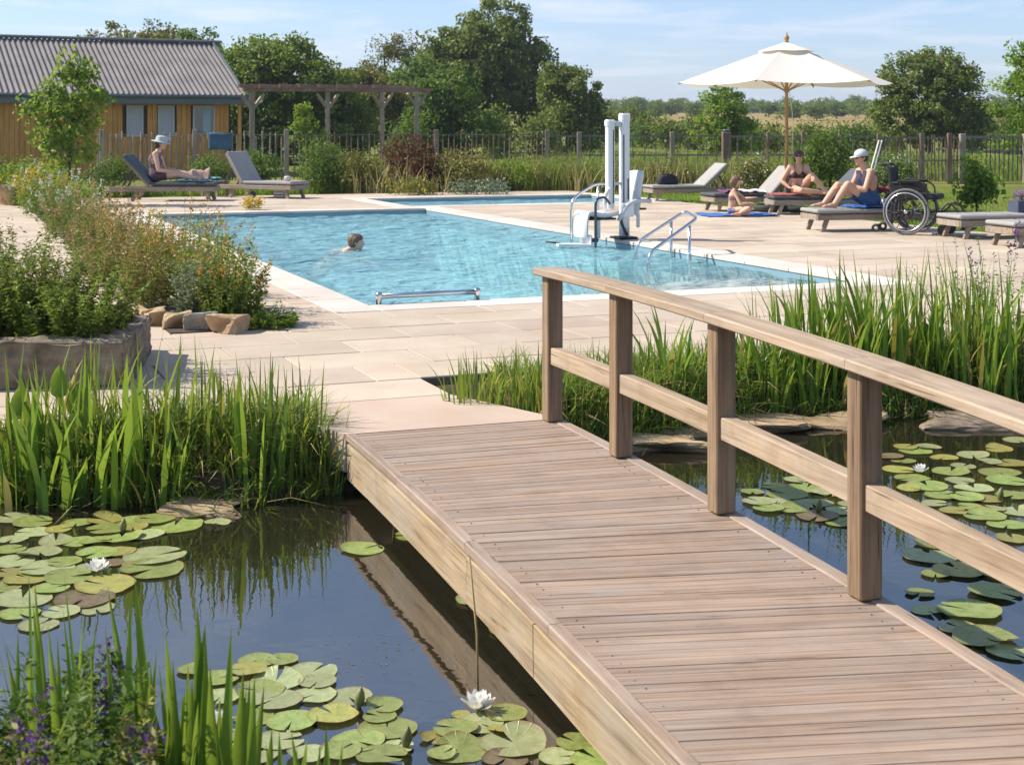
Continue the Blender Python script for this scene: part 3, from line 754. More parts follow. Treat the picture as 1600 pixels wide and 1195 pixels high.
tree('broadleaf_tree', 'green tree between the feathery tree and the tall oak', 'tree', None, 655, 76, 74, tz(655, 76),
     [(0, 0, .55, .3, .3, .36), (-.2, 0, .4, .28, .28, .28), (.18, 0, .42, .28, .28, .3)], 380, 40, .25, .19, L_mid, 32, tr=.14)
tree('broadleaf_tree', 'deep green tree behind the cabin end of the pergola', 'tree', None, 366, 66, 84, tz(366, 66),
     [(0, 0, .5, .34, .3, .38), (-.2, 0, .4, .3, .3, .3), (.2, 0, .4, .3, .3, .3)], 380, 40, .24, .18, L_dark, 33, tr=.14)
tree('round_tree', 'round dark green tree standing alone beyond the lawn fence', 'tree', None, 1452, 72, 72, tz(1452, 72),
     [(0, 0, .55, .40, .4, .36), (-.18, 0, .74, .24, .25, .2), (.2, 0, .72, .22, .25, .2), (.06, 0, .84, .14, .2, .14), (-.24, 0, .36, .26, .25, .28), (.24, 0, .38, .26, .25, .28)], 560, 42, .24, .19, L_oak, 18, tr=.2)
tree('leaning_tree', 'bright leafy tree cut off by the right edge of the picture', 'tree', None, 1618, 46, 48, tz(1618, 46),
     [(0, 0, .75, .20, .2, .22), (-.06, 0, .5, .22, .2, .22), (.1, 0, .6, .25, .2, .3), (-.1, 0, .32, .2, .2, .2)], 170, 34, .17, .14, L_bright, 19, tr=.1)
tree('leafy_tree', 'light green tree directly under the edge of the parasol', 'tree', None, 1132, 66, 126, tz(1132, 66),
     [(0, 0, .6, .26, .25, .36), (-.12, 0, .35, .3, .25, .28), (.16, 0, .35, .28, .25, .25)], 190, 38, .2, .17, L_bright, 20, tr=.09)
tree('young_tree', 'slender young tree rising from the flower bed before the cabin', 'tree', None, 108, 29.5, 78, -.05,
     [(0, 0, .72, .15, .15, .26), (-.08, 0, .56, .16, .16, .2), (.09, 0, .6, .15, .15, .2), (.02, 0, .88, .08, .08, .12), (0, 0, .4, .17, .17, .16), (-.14, 0, .68, .1, .1, .12), (.15, 0, .72, .1, .1, .12)], 150, 17, .15, .125, L_bright, 21, tr=.03)
tree('sapling', 'small leafy sapling on the lawn behind the flat loungers', 'tree', None, 1527, 27.0, 232, 0.0,
     [(0, 0, .6, .16, .16, .36), (-.1, 0, .36, .16, .15, .2), (.1, 0, .4, .16, .15, .22)], 80, 12, .13, .11, L_bright, 22, tr=.02)
tree('sapling', 'thin young tree growing beneath the pergola beam', 'tree', None, 479, 42, 152, 0.0,
     [(0, 0, .7, .12, .12, .22), (-.1, 0, .55, .12, .1, .12), (.1, 0, .5, .12, .1, .14)], 60, 20, .12, .10, L_bright, 23, tr=.025)

def shrub(name, label, group, px, D, top_y, wpx, lmat, seed, leaf=.055, dens=1.0, base_z=-.03, cat='shrub', asp=.55, fm=None, nf=0, fs=.05):
    rg = np.random.default_rng(seed); H = CH + (HZ - top_y) * D / FPX - base_z; Wm = wpx * D / FPX / 2
    t = empty(name, ((px - 800) * D / FPX, D, base_z)); tag(t, label, cat, group)
    lb = [(0, 0, H * .48, Wm * .75, Wm * .7, H * .46)]
    for k in range(5):
        a = rg.uniform(0, 6.28); lb.append((math.cos(a) * Wm * .5, math.sin(a) * Wm * .4, H * rg.uniform(.3, .68), Wm * .45, Wm * .4, H * rg.uniform(.25, .34)))
    area = Wm * H * 10; n = int(dens * area / (leaf * leaf * .35) * .55); per = 22
    cr_, cc = crown('crown', lb, max(12, n // per), per, leaf * 1.6, leaf, lmat, t, rg, asp, shell=(.45, 1.0)); cr_['kind'] = 'stuff'
    limbs('stem', (0, 0, -.05), H * .6, .015 + H * .008, cc[rg.choice(len(cc), 9)], B_bark, t, rg, fork=.1, n=5)
    if fm:
        p, d, _ = lobes_leaves(lb, max(3, nf // 5), 5, leaf * 1.3, rg, shell=(.9, 1.06)); k = len(p)
        leaf_obj('blossom', p, fs, fs * .8, rg.normal(size=(k, 3)), rg.normal(size=(k, 3)), fm, t)['kind'] = 'stuff'
    return t

G_bord = 'shrubs along the border behind the pool'
SHR = [
 ('leafy_shrub', 'green shrub beside the back of the hatted woman\'s lounger', 170, 34.5, 250, 70, L_mid, None, 0),
 ('leafy_shrub', 'bright shrub at the foot of the young tree', 60, 32, 250, 120, L_bright, F_yellow, 30),
 ('leafy_shrub', 'dense low shrub between the two loungers before the cabin', 325, 36.0, 243, 70, L_mid, None, 0),
 ('leafy_shrub', 'green shrub just beyond the pale grey lounger back', 408, 37.0, 236, 60, L_mid, None, 0),
 ('leafy_shrub', 'tall leafy shrub right of the empty grey lounger', 505, 36.0, 215, 84, L_mid, F_white, 40),
 ('wild_shrub', 'olive green feathery shrub left of the red leaved bush', 565, 35.4, 238, 74, L_olive, None, 0),
 ('red_bush', 'reddish leaved bush in the border with scattered blooms', 640, 36.0, 212, 84, L_red, F_orange, 120),
 ('wild_shrub', 'pale pinkish flowering shrub by the dark fence post', 728, 36.0, 236, 84, L_olive, F_pink, 420),
 ('leafy_shrub', 'round bright green shrub in the middle of the border', 800, 36.4, 250, 62, L_bright, None, 0),
 ('wild_shrub', 'grassy green shrub left of the pool lift', 865, 36.8, 240, 90, L_grass, F_pink, 90),
 ('silver_plant', 'low silvery plant at the paving edge behind the shallow pool', 745, 34.2, 286, 80, L_silver, None, 0),
 ('silver_plant', 'low grey green mound under the red leaved bush', 640, 34.0, 284, 80, L_olive, F_yellow, 60),
 ('wild_shrub', 'feathery bush directly behind the pool lift', 950, 37.0, 246, 90, L_grass, F_white, 60),
 ('wild_shrub', 'meadowy bush behind the dark bag on the lounger', 1045, 37.0, 252, 90, L_olive, F_white, 60),
 ('flowering_shrub', 'pale flowered shrub behind the second lounger from the lift', 1185, 35.0, 238, 66, L_olive, F_white, 260),
 ('leafy_shrub', 'rounded glossy shrub beneath the parasol, behind the sunbathers', 1298, 35.0, 180, 92, L_mid, None, 0),
 ('flowering_shrub', 'white flowered shrub behind the man in the cap', 1385, 34.0, 243, 70, L_mid, F_white, 300),
 ('leafy_shrub', 'low green shrub at the far left end of the border', 10, 33, 250, 80, L_mid, F_yellow, 60),
]
for k, (nm, lab, px, D, ty, wp, lm, fm, nf) in enumerate(SHR):
    shrub(nm, lab, G_bord, px, D, ty - 6, wp * 1.3, lm, 100 + k, fm=fm, nf=nf, leaf=.075 if lm is not L_grass else .06, asp=.55 if lm is not L_grass else .25)

# hedges and trees in the middle distance
G_mid = 'hedge bushes beyond the fence'
MID = [(925, 92, 168, 90), (975, 105, 162, 70), (1010, 100, 172, 60), (1045, 92, 180, 70), (1085, 96, 176, 60), (1165, 84, 182, 60), (1200, 80, 186, 70), (1265, 78, 190, 70), (1330, 84, 186, 70), (1380, 90, 178, 70),
       (1525, 88, 158, 80), (1575, 84, 150, 80), (1620, 80, 146, 90), (560, 66, 168, 90), (640, 60, 172, 80), (770, 66, 168, 90), (840, 70, 176, 80)]
MLAB = ['dark hedge bush just right of the dark round tree', 'hedge bush left of the pool lift tower, farther off', 'hedge bush behind the top of the pool lift', 'low dark hedge bush right of the lift tower', 'hedge bush before the light green tree',
        'dark bush at the right foot of the light green tree', 'bush between the light green tree and the parasol pole', 'bush just right of the parasol pole', 'bush below the right part of the parasol', 'bush at the left foot of the lone round tree',
        'green hedge bush just right of the lone round tree', 'hedge bush near the right picture edge', 'hedge bush cut by the right picture edge', 'grey green bush behind the pergola posts', 'green bush at the last pergola post', 'dark bush at the foot of the tall oak', 'bush between the oak and the dark round tree']
for k, (px, D, ty, wp) in enumerate(MID):
    shrub('hedge_bush', MLAB[k], G_mid, px, D, ty, wp, (L_dark, L_oak, L_mid)[k % 3], 300 + k, leaf=.2, dens=1.5, base_z=tz(px, D) - .1, cat='bush')

# far trees on the rise, simple crowns
G_far = 'far trees on the wooded rise'
rgf = np.random.default_rng(5); far_lib = []
for k in range(6):
    rg = np.random.default_rng(900 + k); w = .36 + .1 * rg.random()
    lb = [(0, 0, .52, w, w, .4)] + [(rg.normal() * .18, rg.normal() * .15, .3 + .4 * rg.random(), .22, .22, .2) for _ in range(6)]
    p, d, _ = lobes_leaves(lb, 120, 14, .055, rg, shell=(.6, 1.0)); n = len(p)
    L = .07 * rg.uniform(.7, 1.3, n)
    v = leaf_verts(p, L, L * .75, unit(d + rg.normal(size=(n, 3))), d + rg.normal(size=(n, 3)) * .5 + np.array([0, 0, .5]))
    far_lib.append((np_mesh('far_crown', v.reshape(-1, 3), np.arange(4 * n).reshape(n, 4)), MB().tube([(0, 0, -.08), (0, 0, .25), (.01, 0, .55)], [.03, .022, .01], 6).mesh('far_trunk')))
    far_lib[-1][0].materials.append((L_dark, L_oak, L_mid)[k % 3]); far_lib[-1][1].materials.append(B_bark)
def far_tree(px, D, ty, k, label='dark leafy tree in the far line on the rise', group=G_far):
    bz = tz(px, D); H = max(4.0, CH + (HZ - ty) * D / FPX - bz)
    t = empty('far_tree', ((px - 800) * D / FPX, D, bz - .2), rgf.uniform(0, 6)); tag(t, label, 'tree', group)
    w = rgf.uniform(1.1, 1.7)
    o = link('crown', far_lib[k % 6][0], None, t); o.scale = (H * w, H * w, H); o['kind'] = 'stuff'
    o = link('trunk', far_lib[k % 6][1], None, t); o.scale = (H, H, H)
for k in range(64):
    px = 890 + k * 11.3 + rgf.uniform(-7, 7); D = rgf.uniform(430, 560)
    far_tree(px, D, rgf.uniform(148, 170) if k % 5 else rgf.uniform(145, 152), k)
for k, (px, ty) in enumerate(((1338, 146), (1392, 150), (1000, 147), (1060, 150), (1548, 143), (985, 149))): far_tree(px, 400, ty, k)
for k in range(22):
    far_tree(880 + k * 35 + rgf.uniform(-12, 12), rgf.uniform(250, 300), rgf.uniform(170, 182), k + 2, 'low tree along the hedge line across the pale field', 'trees along the field hedge')
for k in range(26):
    far_tree(-80 + k * 38 + rgf.uniform(-14, 14), rgf.uniform(140, 220), rgf.uniform(150, 172), k, 'tree of the wood far behind the cabin and oak', 'wood behind the cabin')

# meadow grass along the fence and lawn blades: nobody could count them
def grass_stuff(name, label, n, region, h, w, mat, seed, bend=(.1, .6)):
    rg = np.random.default_rng(seed); b = region(rg, n)
    o = blades_obj(name, b, rg.uniform(*h, len(b)), w, rg.uniform(0, 6.28, len(b)), rg.uniform(*bend, len(b)), mat, None, rg, 3)
    tag(o, label, 'grass', kind='stuff'); return o
def strip(x0, D0, x1, D1, depth):
    def f(rg, n):
        t = rg.uniform(0, 1, n); d = D0 + (D1 - D0) * t + rg.uniform(-.5, .5, n) * depth
        x = ((x0 + (x1 - x0) * t) - 800) * (D0 + (D1 - D0) * t) / FPX
        return np.stack([x, d, terrain_z(x, d)], -1)
    return f
grass_stuff('meadow_grass', 'tall pale meadow grass along the back fence', 9000, strip(480, 37.6, 1260, 38.5, 3.5), (.45, 1.05), .022, L_grass, 41)
grass_stuff('straw_grass', 'dry straw coloured grass heads in the border', 1500, strip(560, 36, 1250, 37.5, 3), (.5, 1.15), .018, L_straw, 42)
grass_stuff('lawn_grass', 'short lawn grass behind the right hand loungers', 26000, lambda rg, n: np.array([UV(a, b, -.06) for a, b in zip(11.35 + rg.uniform(0, 1, n) ** 1.4 * 9, rg.uniform(4, 22, n))]), (.04, .10), .012, L_bright, 43)
grass_stuff('rough_grass', 'rough grass of the paddock beyond the fence', 12000, strip(900, 56, 1640, 54, 22), (.3, .8), .05, L_grass, 44)
grass_stuff('verge_grass', 'grass verge under the loungers before the cabin', 5000, strip(130, 34.5, 520, 36.5, 1.6), (.06, .3), .02, L_bright, 45)

def bank_region(rg, n):
    out = []
    while sum(len(q) for q in out) < n:
        x = rg.uniform(-4.5, 6.5, n); y = rg.uniform(6.9, 10.8, n); z = terrain_z(x, y); u, v = to_uv(x, y); s = (x - BO.x) * bs.x + (y - BO.y) * bs.y; w = (x - BO.x) * bw.x + (y - BO.y) * bw.y
        ok = (z > WATER - .10) & (z < .05) & ~((v > -4.28) & (u < -.74)) & (v < -3.75) & ~((w > -.05) & (w < 1.25) & (s > -1.5))
        out.append(np.stack([x, y, z - .01], -1)[ok])
    return np.concatenate(out)[:n]
grass_stuff('bank_grass', 'fine grass covering the pond banks under the reeds', 15000, bank_region, (.08, .34), .010, L_reed, 46, (.2, 1.3))
grass_stuff('bank_litter', 'dry stalks and pale litter among the bank grass', 2600, bank_region, (.08, .30), .007, L_straw, 47, (.6, 1.8))
# ================================================================== BED, PLANTER, ROCKS
M_soil = plain('bed_soil', (.06, .045, .03), .95, .4, 9, .8, 40)
o = MB().box(((BED[0] + BED[1]) / 2, (BED[2] + BED[3]) / 2, -.06), (BED[1] - BED[0], BED[3] - BED[2], .14)).build('flower_bed', M_soil)
o.location = PO; o.rotation_euler = (0, 0, PA); tag(o, kind='structure')

M_rock = stone_mat('ochre_rock', (.30, .20, .10), (.50, .38, .24), scale=5, stain=(.20, .16, .11), bump=.9)
M_greyrock = stone_mat('grey_rock', (.20, .18, .15), (.42, .40, .36), scale=6, stain=(.13, .12, .10), bump=.9)
M_block = stone_mat('weathered_block', (.13, .10, .07), (.33, .27, .20), scale=9, stain=(.08, .075, .04), bump=1.0)
def rock(name, label, cat, group, loc, size, rz, mat, seed, sub=4, boxy=.72, rough=.13, sink=.22):
    rg = np.random.default_rng(seed); bm = bmesh.new(); bmesh.ops.create_icosphere(bm, subdivisions=sub, radius=1)
    ph = rg.uniform(0, 6, 9); fr = rg.uniform(1.2, 4.2, (4, 3))
    for v in bm.verts:
        p = np.array(v.co); q = np.sign(p) * np.abs(p) ** boxy; q = q / max(np.abs(q).max(), .01) * (np.abs(p).max() * .3 + .7)
        nz_ = sum(math.sin(float(fr[k] @ p) + ph[k]) for k in range(4)) * rough + rg.normal() * .02
        v.co = Vector(q * (1 + nz_)); v.co.x *= size[0] / 2; v.co.y *= size[1] / 2; v.co.z *= size[2] / 2
    me = bpy.data.meshes.new(name); bm.to_mesh(me); bm.free()
    o = link(name, me, mat); o.location = (loc[0], loc[1], loc[2] + size[2] * (.5 - sink)); o.rotation_euler = (0, 0, rz); tag(o, label, cat, group); return o
for k, (u, v, sz_, mt, lab) in enumerate((
    (-1.48, -1.20, (0.261, 0.230, 0.168), M_rock, 'big square ochre rock at the tip of the flower bed'),
    (-1.67, -1.00, (0.198, 0.212, 0.160), M_greyrock, 'grey white rock between the ochre bed rocks'),
    (-1.82, -.76, (0.243, 0.221, 0.152), M_rock, 'rounded ochre rock left of the grey white one'),
    (-1.95, -.50, (0.252, 0.230, 0.136), M_rock, 'flat ochre rock second from the planter end of the bed edging'),
    (-2.02, -.22, (0.252, 0.221, 0.128), M_rock, 'flat ochre rock farthest along the bed edge, beside the planter bush'))):
    rock('edging_rock', lab, 'rock', 'rocks edging the flower bed', UV(u, v), sz_, PA + .9 + .3 * k, mt, 1 + k)
p = P(18, 320); rock('edging_rock', 'square stone block ending the bed by the path at far left', 'rock', None, p, (.5, .5, .55), .3, M_rock, 5)
rock('edging_rock', 'small pale stone among the bed plants', 'rock', None, P(80, 345), (.25, .2, .22), .3, M_greyrock, 6)
for k, (x, y, w, d, h, lab) in enumerate(((330, 783, .40, .34, .07, 'flat pinkish stone lying in the pond below the reeds'), (1120, 662, .95, .40, .10, 'long flat stone on the far pond shore behind the handrail'), (1030, 690, .55, .32, .10, 'flat stone beside the second bridge post at the water'), (1545, 655, .8, .35, .10, 'mossy flat stone under the tall reeds at the far shore'), (1290, 655, .6, .3, .09, 'flat shore stone behind the fourth bridge post'))):
    q = P(x, y, WATER + .03); rock('shore_stone', lab, 'stone', 'flat stones along the pond shore', (q.x, q.y, WATER - .02), (w, d, h), rng.uniform(-.2, .3), M_rock if k != 3 else M_block, 20 + k, boxy=.8, sink=.2)

# the stone planter
PLA = R(9); PL = Vector((-2.36, 8.80, 0))
planter = empty('stone_planter', PL, PLA); tag(planter, 'weathered block stone planter beside the pond reeds', 'planter')
for k, (x, y, sx, sy) in enumerate(((-.55, .14, 1.08, .28), (-1.66, .14, 1.12, .28), (-2.7, .14, .95, .28), (-.14, .80, .28, 1.02), (-1.5, 1.42, 2.7, .2))):
    rg = np.random.default_rng(60 + k); bm = bmesh.new(); bmesh.ops.create_cube(bm, size=1)
    bmesh.ops.bevel(bm, geom=bm.edges[:], offset=.04, segments=1, affect='EDGES')
    bmesh.ops.subdivide_edges(bm, edges=bm.edges[:], cuts=5, use_grid_fill=True)
    for v in bm.verts:
        v.co = Vector((v.co.x * sx, v.co.y * sy, v.co.z * .28 + .14)) + Vector(rg.normal(size=3)) * .006 + Vector((0, .012 * math.sin(v.co.x * 9 + k), .010 * math.sin(v.co.x * 11 + v.co.y * 7 + k)))
    me = bpy.data.meshes.new('block'); bm.to_mesh(me); bm.free()
    link('block', me, M_block, planter).location = (x, y, 0)
MB().box((-1.5, .8, .11), (2.6, 1.1, .20)).build('soil', M_soil, planter)

def pl(x, y, z=.2): return planter_m @ Vector((x, y, z))
planter_m = Matrix.Translation(PL) @ Matrix.Rotation(PLA, 4, 'Z')
G_pl = 'leafy plants in the stone planter'
for k, (x, y, rr, n, h, lm, fm, lab) in enumerate((
    (-.45, .55, .34, 95, (.30, .62), L_dark, None, 'dense dark green plant at the front corner of the stone planter'),
    (-1.0, .75, .40, 120, (.40, .78), L_dark, F_pink, 'tall twiggy plant in the middle of the stone planter'),
    (-1.55, .6, .36, 110, (.35, .68), L_dark, F_yellow, 'dark leafy plant with small yellow flowers in the stone planter'),
    (-.75, 1.05, .34, 90, (.35, .70), L_olive, F_pink, 'olive green plant at the back of the stone planter'),
    (-.26, .95, .16, 26, (.15, .30), L_olive, None, 'thin trailing plant spilling over the planter\'s right end'),
    (-2.0, .8, .4, 100, (.35, .75), L_mid, None, 'leafy plant of the planter cut off by the left picture edge'))):
    herb('planter_plant', lab, 'plant', G_pl, pl(x, y), rr, int(n * 1.1), (h[0], h[1] * 1.18), .046, 74, lm, np.random.default_rng(200 + k), fm, 8, .016, .35, spread=.45, asp=.42, smat=L_olive, lowleaf=.03)

G_bed = 'flowering plants in the long bed beside the pool'
BEDP = [  # u, v, radius, stems, height, leaf, per, mats, label
 (-1.12, -1.05, .22, 80, (.08, .22), .05, 14, L_bright, None, 'low green tuft on the paving at the tip of the bed'),
 (-1.25, -.75, .26, 80, (.40, .72), .055, 34, L_mid, F_orange, 'leafy green plant above the big square rock'),
 (-1.42, -.35, .26, 90, (.35, .68), .055, 36, L_silver, None, 'grey green leafy plant above the rock edging'),
 (-1.2, .15, .34, 90, (.5, .92), .055, 30, L_bright, F_orange, 'tall plant with orange seed heads nearest the pool corner'),
 (-1.7, .55, .32, 85, (.4, .76), .05, 32, L_olive, F_pink, 'olive plant with buff seed heads behind the rocks'),
 (-1.25, 1.3, .36, 90, (.5, .95), .05, 28, L_mid, F_orange, 'upright plant with orange spires against the pool water'),
 (-1.8, 1.9, .38, 90, (.4, .78), .05, 26, L_olive, F_pink, 'buff feathery plant in the middle of the bed'),
 (-1.25, 2.7, .38, 85, (.45, .85), .05, 26, L_mid, F_yellow, 'green plant with yellow flecks along the pool coping'),
 (-1.8, 3.3, .4, 85, (.4, .8), .05, 24, L_olive, F_pink, 'brown tinged wispy plant on the path side of the bed'),
 (-1.35, 4.4, .42, 85, (.4, .8), .05, 24, L_olive, F_orange, 'rusty seed headed plant behind the buff ones'),
 (-1.7, 5.6, .45, 85, (.4, .8), .055, 22, L_mid, F_pink, 'green plant with pinkish heads halfway along the bed'),
 (-1.35, 6.9, .45, 80, (.4, .8), .06, 20, L_olive, F_pink, 'olive feathery plant beyond the middle of the bed'),
 (-1.6, 8.4, .5, 80, (.4, .85), .06, 20, L_mid, None, 'green leafy plant two thirds along the bed'),
 (-1.5, 10.2, .55, 80, (.4, .85), .065, 18, L_olive, F_pink, 'dull green plant towards the far end of the bed'),
 (-1.45, 12.2, .6, 80, (.45, .9), .07, 18, L_mid, F_white, 'green plant with white flecks near the far end of the bed'),
 (-1.55, 14.4, .6, 80, (.45, .95), .075, 18, L_mid, None, 'leafy plant beside the far pool corner'),
 (-1.5, 16.6, .6, 80, (.5, 1.0), .08, 18, L_bright, F_yellow, 'bright plant at the foot of the hatted woman\'s lounger'),
 (-1.6, 18.6, .6, 90, (.5, .9), .08, 18, L_bright, F_white, 'bushy plant round the stems of the young tree'),
]
for k, (u, v, rr, n, h, lf, per, lm, fm, lab) in enumerate(BEDP):
    herb('bed_plant', lab, 'plant', G_bed, UV(u - (.13 if v > -1 else 0), v, 0.0), rr * .85, n, (h[0] * .95, h[1] * 1.08), lf, per, lm, np.random.default_rng(400 + k), fm, 18, .02 + .0012 * max(v, 0), .55, spread=.26, asp=.4, smat=L_olive, flen=.16, fspread=.014)
herb('yellow_flowers', 'drift of yellow flowers at the far left before the cabin', 'flowers', None, P(30, 312), .7, 110, (.3, .6), .08, 14, L_mid, np.random.default_rng(77), F_yellow, 14, .07, .8, fspread=.05)
herb('yellow_flowers', 'small yellow flower clump at the foot of the hatted woman\'s lounger', 'flowers', None, UV(.35, 15.1, 0.0) + Vector((1.55, .9, 0)), .16, 22, (.2, .3), .05, 8, L_olive, np.random.default_rng(78), F_yellow, 22, .04, .9, fspread=.04)

# ================================================================== POND PLANTS
def reeds(name, label, group, px, D, n, h, w, rad, mat, seed, bend=(.05, .5), zb=None, segs=5, yellow=.0, squash=.7):
    rg = np.random.default_rng(seed); x = (px - 800) * D / FPX
    t = empty(name, (x, D, 0)); tag(t, label, 'reeds', group)
    a = rg.uniform(0, 6.28, n); r = np.sqrt(rg.uniform(0, 1, n)) * rad
    bx, by = np.cos(a) * r, np.sin(a) * r * squash
    bz = np.maximum(terrain_z(bx + x, by + D), WATER - .12) - .02
    hh = rg.uniform(h[0], h[1], n); az = np.arctan2(by, bx) + rg.normal(size=n) * .8; be = rg.uniform(*bend, n) * rg.uniform(.3, 1, n)
    base = np.stack([bx, by, bz], -1); k = int(n * yellow)
    if k: blades_obj('dry_blade', base[:k], hh[:k] * .9, w, az[:k], be[:k] + .3, L_yellowed, t, rg, segs)['kind'] = 'stuff'
    blades_obj('blade', base[k:], hh[k:], w * rg.uniform(.6, 1.15, n - k), az[k:], be[k:], mat, t, rg, segs)['kind'] = 'stuff'
    return t
G_lr = 'iris and reed clumps on the bank left of the bridge'
LREED = [ # px, D, n, h, w, rad, mat
 (70, 7.45, 46, (.45, .85), .026, .22, L_iris, 'broad bladed iris clump at the left picture edge of the far bank'),
 (165, 7.5, 40, (.45, .80), .024, .2, L_iris, 'iris clump in front of the stone planter'),
 (20, 7.7, 70, (.4, .72), .018, .3, L_reed, 'reed clump in the bank corner under the planter'),
 (225, 7.65, 80, (.4, .78), .014, .26, L_reed, 'reeds beside the planter\'s right corner'),
 (295, 7.75, 95, (.35, .70), .012, .28, L_reed, 'dense fine reeds between planter and landing'),
 (350, 7.9, 95, (.3, .62), .010, .26, L_reed, 'fine reeds below the paving edge'),
 (410, 7.55, 34, (.4, .68), .020, .13, L_iris, 'upright iris clump standing at the water near the bridge'),
 (445, 7.7, 80, (.35, .62), .011, .22, L_reed, 'fine reeds just left of the bridge landing'),
 (500, 7.72, 55, (.2, .48), .009, .18, L_reed, 'short grassy reeds against the bridge corner'),
 (120, 7.85, 90, (.4, .75), .013, .3, L_reed, 'reeds directly before the planter front'),
 (250, 7.42, 26, (.35, .65), .016, .14, L_iris, 'narrow iris tuft at the waterline left of the flat stone'),
]
for k, (px, D, n, h, w, rad, mt, lab) in enumerate(LREED):
    reeds('reed_clump', lab, G_lr, px, D - .20, int(n * .62) if mt is L_reed else int(n * .8), (h[0] * .5, h[1] * (.84 if mt is L_reed else .92)), w * (1.7 if mt is L_iris else 1.25), rad, mt, 500 + k, yellow=.12, squash=1.0)
G_rr = 'iris and reed clumps on the bank right of the bridge'
RREED = [
 (738, 8.62, 60, (.28, .50), .012, .16, L_reed, 'grassy tuft at the corner of the landing, left of the first post'),
 (790, 8.75, 130, (.25, .50), .010, .28, L_reed, 'fine grasses just left of the first bridge post'),
 (850, 8.7, 130, (.25, .48), .010, .26, L_reed, 'fine grasses behind the first bridge post'),
 (915, 8.9, 140, (.25, .48), .009, .28, L_reed, 'fine grasses between the first and second posts'),
 (890, 8.55, 110, (.18, .36), .009, .24, L_reed, 'low grasses under the middle rail by the second post'),
 (985, 9.15, 120, (.25, .48), .010, .28, L_reed, 'fine grasses behind the second bridge post'),
 (1045, 9.4, 26, (.5, .80), .020, .12, L_iris, 'tall iris between the second and third posts'),
 (1060, 9.5, 130, (.25, .46), .010, .30, L_grass, 'wispy olive grasses between the second and third posts'),
 (1130, 9.7, 120, (.25, .48), .011, .30, L_reed, 'grasses behind the third bridge post'),
 (1195, 9.8, 80, (.35, .62), .016, .26, L_iris, 'bright reeds just right of the third post'),
 (1245, 9.85, 70, (.45, .74), .018, .24, L_iris, 'tall bright reeds between the third and fourth posts'),
 (1300, 9.9, 80, (.5, .86), .019, .26, L_iris, 'tall reeds left of the fourth post'),
 (1355, 9.95, 75, (.5, .86), .018, .26, L_iris, 'tall reeds behind the fourth post'),
 (1410, 9.95, 80, (.5, .88), .019, .28, L_iris, 'tall reeds just right of the fourth post'),
 (1465, 9.95, 80, (.5, .86), .017, .28, L_reed, 'tall reeds in the middle of the right shore'),
 (1525, 9.9, 85, (.5, .90), .018, .28, L_iris, 'tall reeds near the right picture edge'),
 (1590, 9.9, 90, (.5, .90), .017, .3, L_reed, 'tall reeds cut off by the right picture edge'),
 (1500, 10.4, 110, (.5, .9), .012, .4, L_reed, 'back row of fine reeds along the right shore'),
 (1380, 10.35, 110, (.45, .8), .012, .4, L_reed, 'back row of fine reeds behind the fourth post'),
 (1270, 10.25, 110, (.35, .66), .011, .4, L_reed, 'back row of fine reeds behind the third bay of the rail'),
]
for k, (px, D, n, h, w, rad, mt, lab) in enumerate(RREED):
    reeds('reed_clump', lab, G_rr, px, D - .25, int(n * .8), (h[0] * (.5 if k < 10 else .6), h[1] * (.88 if k < 10 else 1.06)), w * (1.5 if mt is L_iris else 1.1), rad * 1.1, mt, 540 + k, yellow=.12, squash=.9)
def spikes(name, label, px, D, rad, n, h, seed, z=None, lm=None, per=26, leaf=.045, fsize=.014, group=None, flen=.16, lab_cat='flowers'):
    zz = tz(px, D) if z is None else z
    return herb(name, label, lab_cat, group, ((px - 800) * D / FPX, D, zz), rad, n, h, leaf, per, lm or L_mid, np.random.default_rng(seed), F_purple, 34, fsize, .32, spread=.25, asp=.35, flen=flen, fspread=.011)
spikes('purple_flower_spikes', 'tall purple flower spikes above the reeds at the right edge', 1560, 10.5, .42, 30, (.75, 1.12), 601, fsize=.018, flen=.2)
spikes('purple_flower_spikes', 'single thin purple spike standing in the right shore reeds', 1500, 10.5, .15, 4, (.85, 1.0), 602, fsize=.018, flen=.2)
for k, (px, D, rad, n, h, lab) in enumerate(((25, 2.75, .14, 40, (.45, .78), 'purple spiked sage in the bottom left corner'), (95, 2.85, .13, 34, (.40, .66), 'purple spiked sage just right of the corner plant'), (10, 3.1, .16, 36, (.45, .74), 'purple sage behind the corner plant at the left edge'), (150, 2.75, .11, 30, (.25, .44), 'low green sage left of the large iris'))):
    spikes('purple_sage', lab, px, D, rad * 1.25, int(n * 1.5), (h[0] * .7, h[1] * .93), 610 + k, fsize=.012, per=150, leaf=.036, group='purple sage in the near corner', flen=.10, lm=(L_mid, L_olive)[k % 2])
reeds('thin_grass', 'thin arching grass between the sage and the large iris', None, 120, 3.15, 46, (.4, .72), .006, .16, L_grass, 620, (.2, .9))
reeds('thin_grass', 'thin grey green grass above the sage flowers', None, 60, 3.3, 30, (.45, .78), .008, .14, L_reed, 621, (.1, .6))

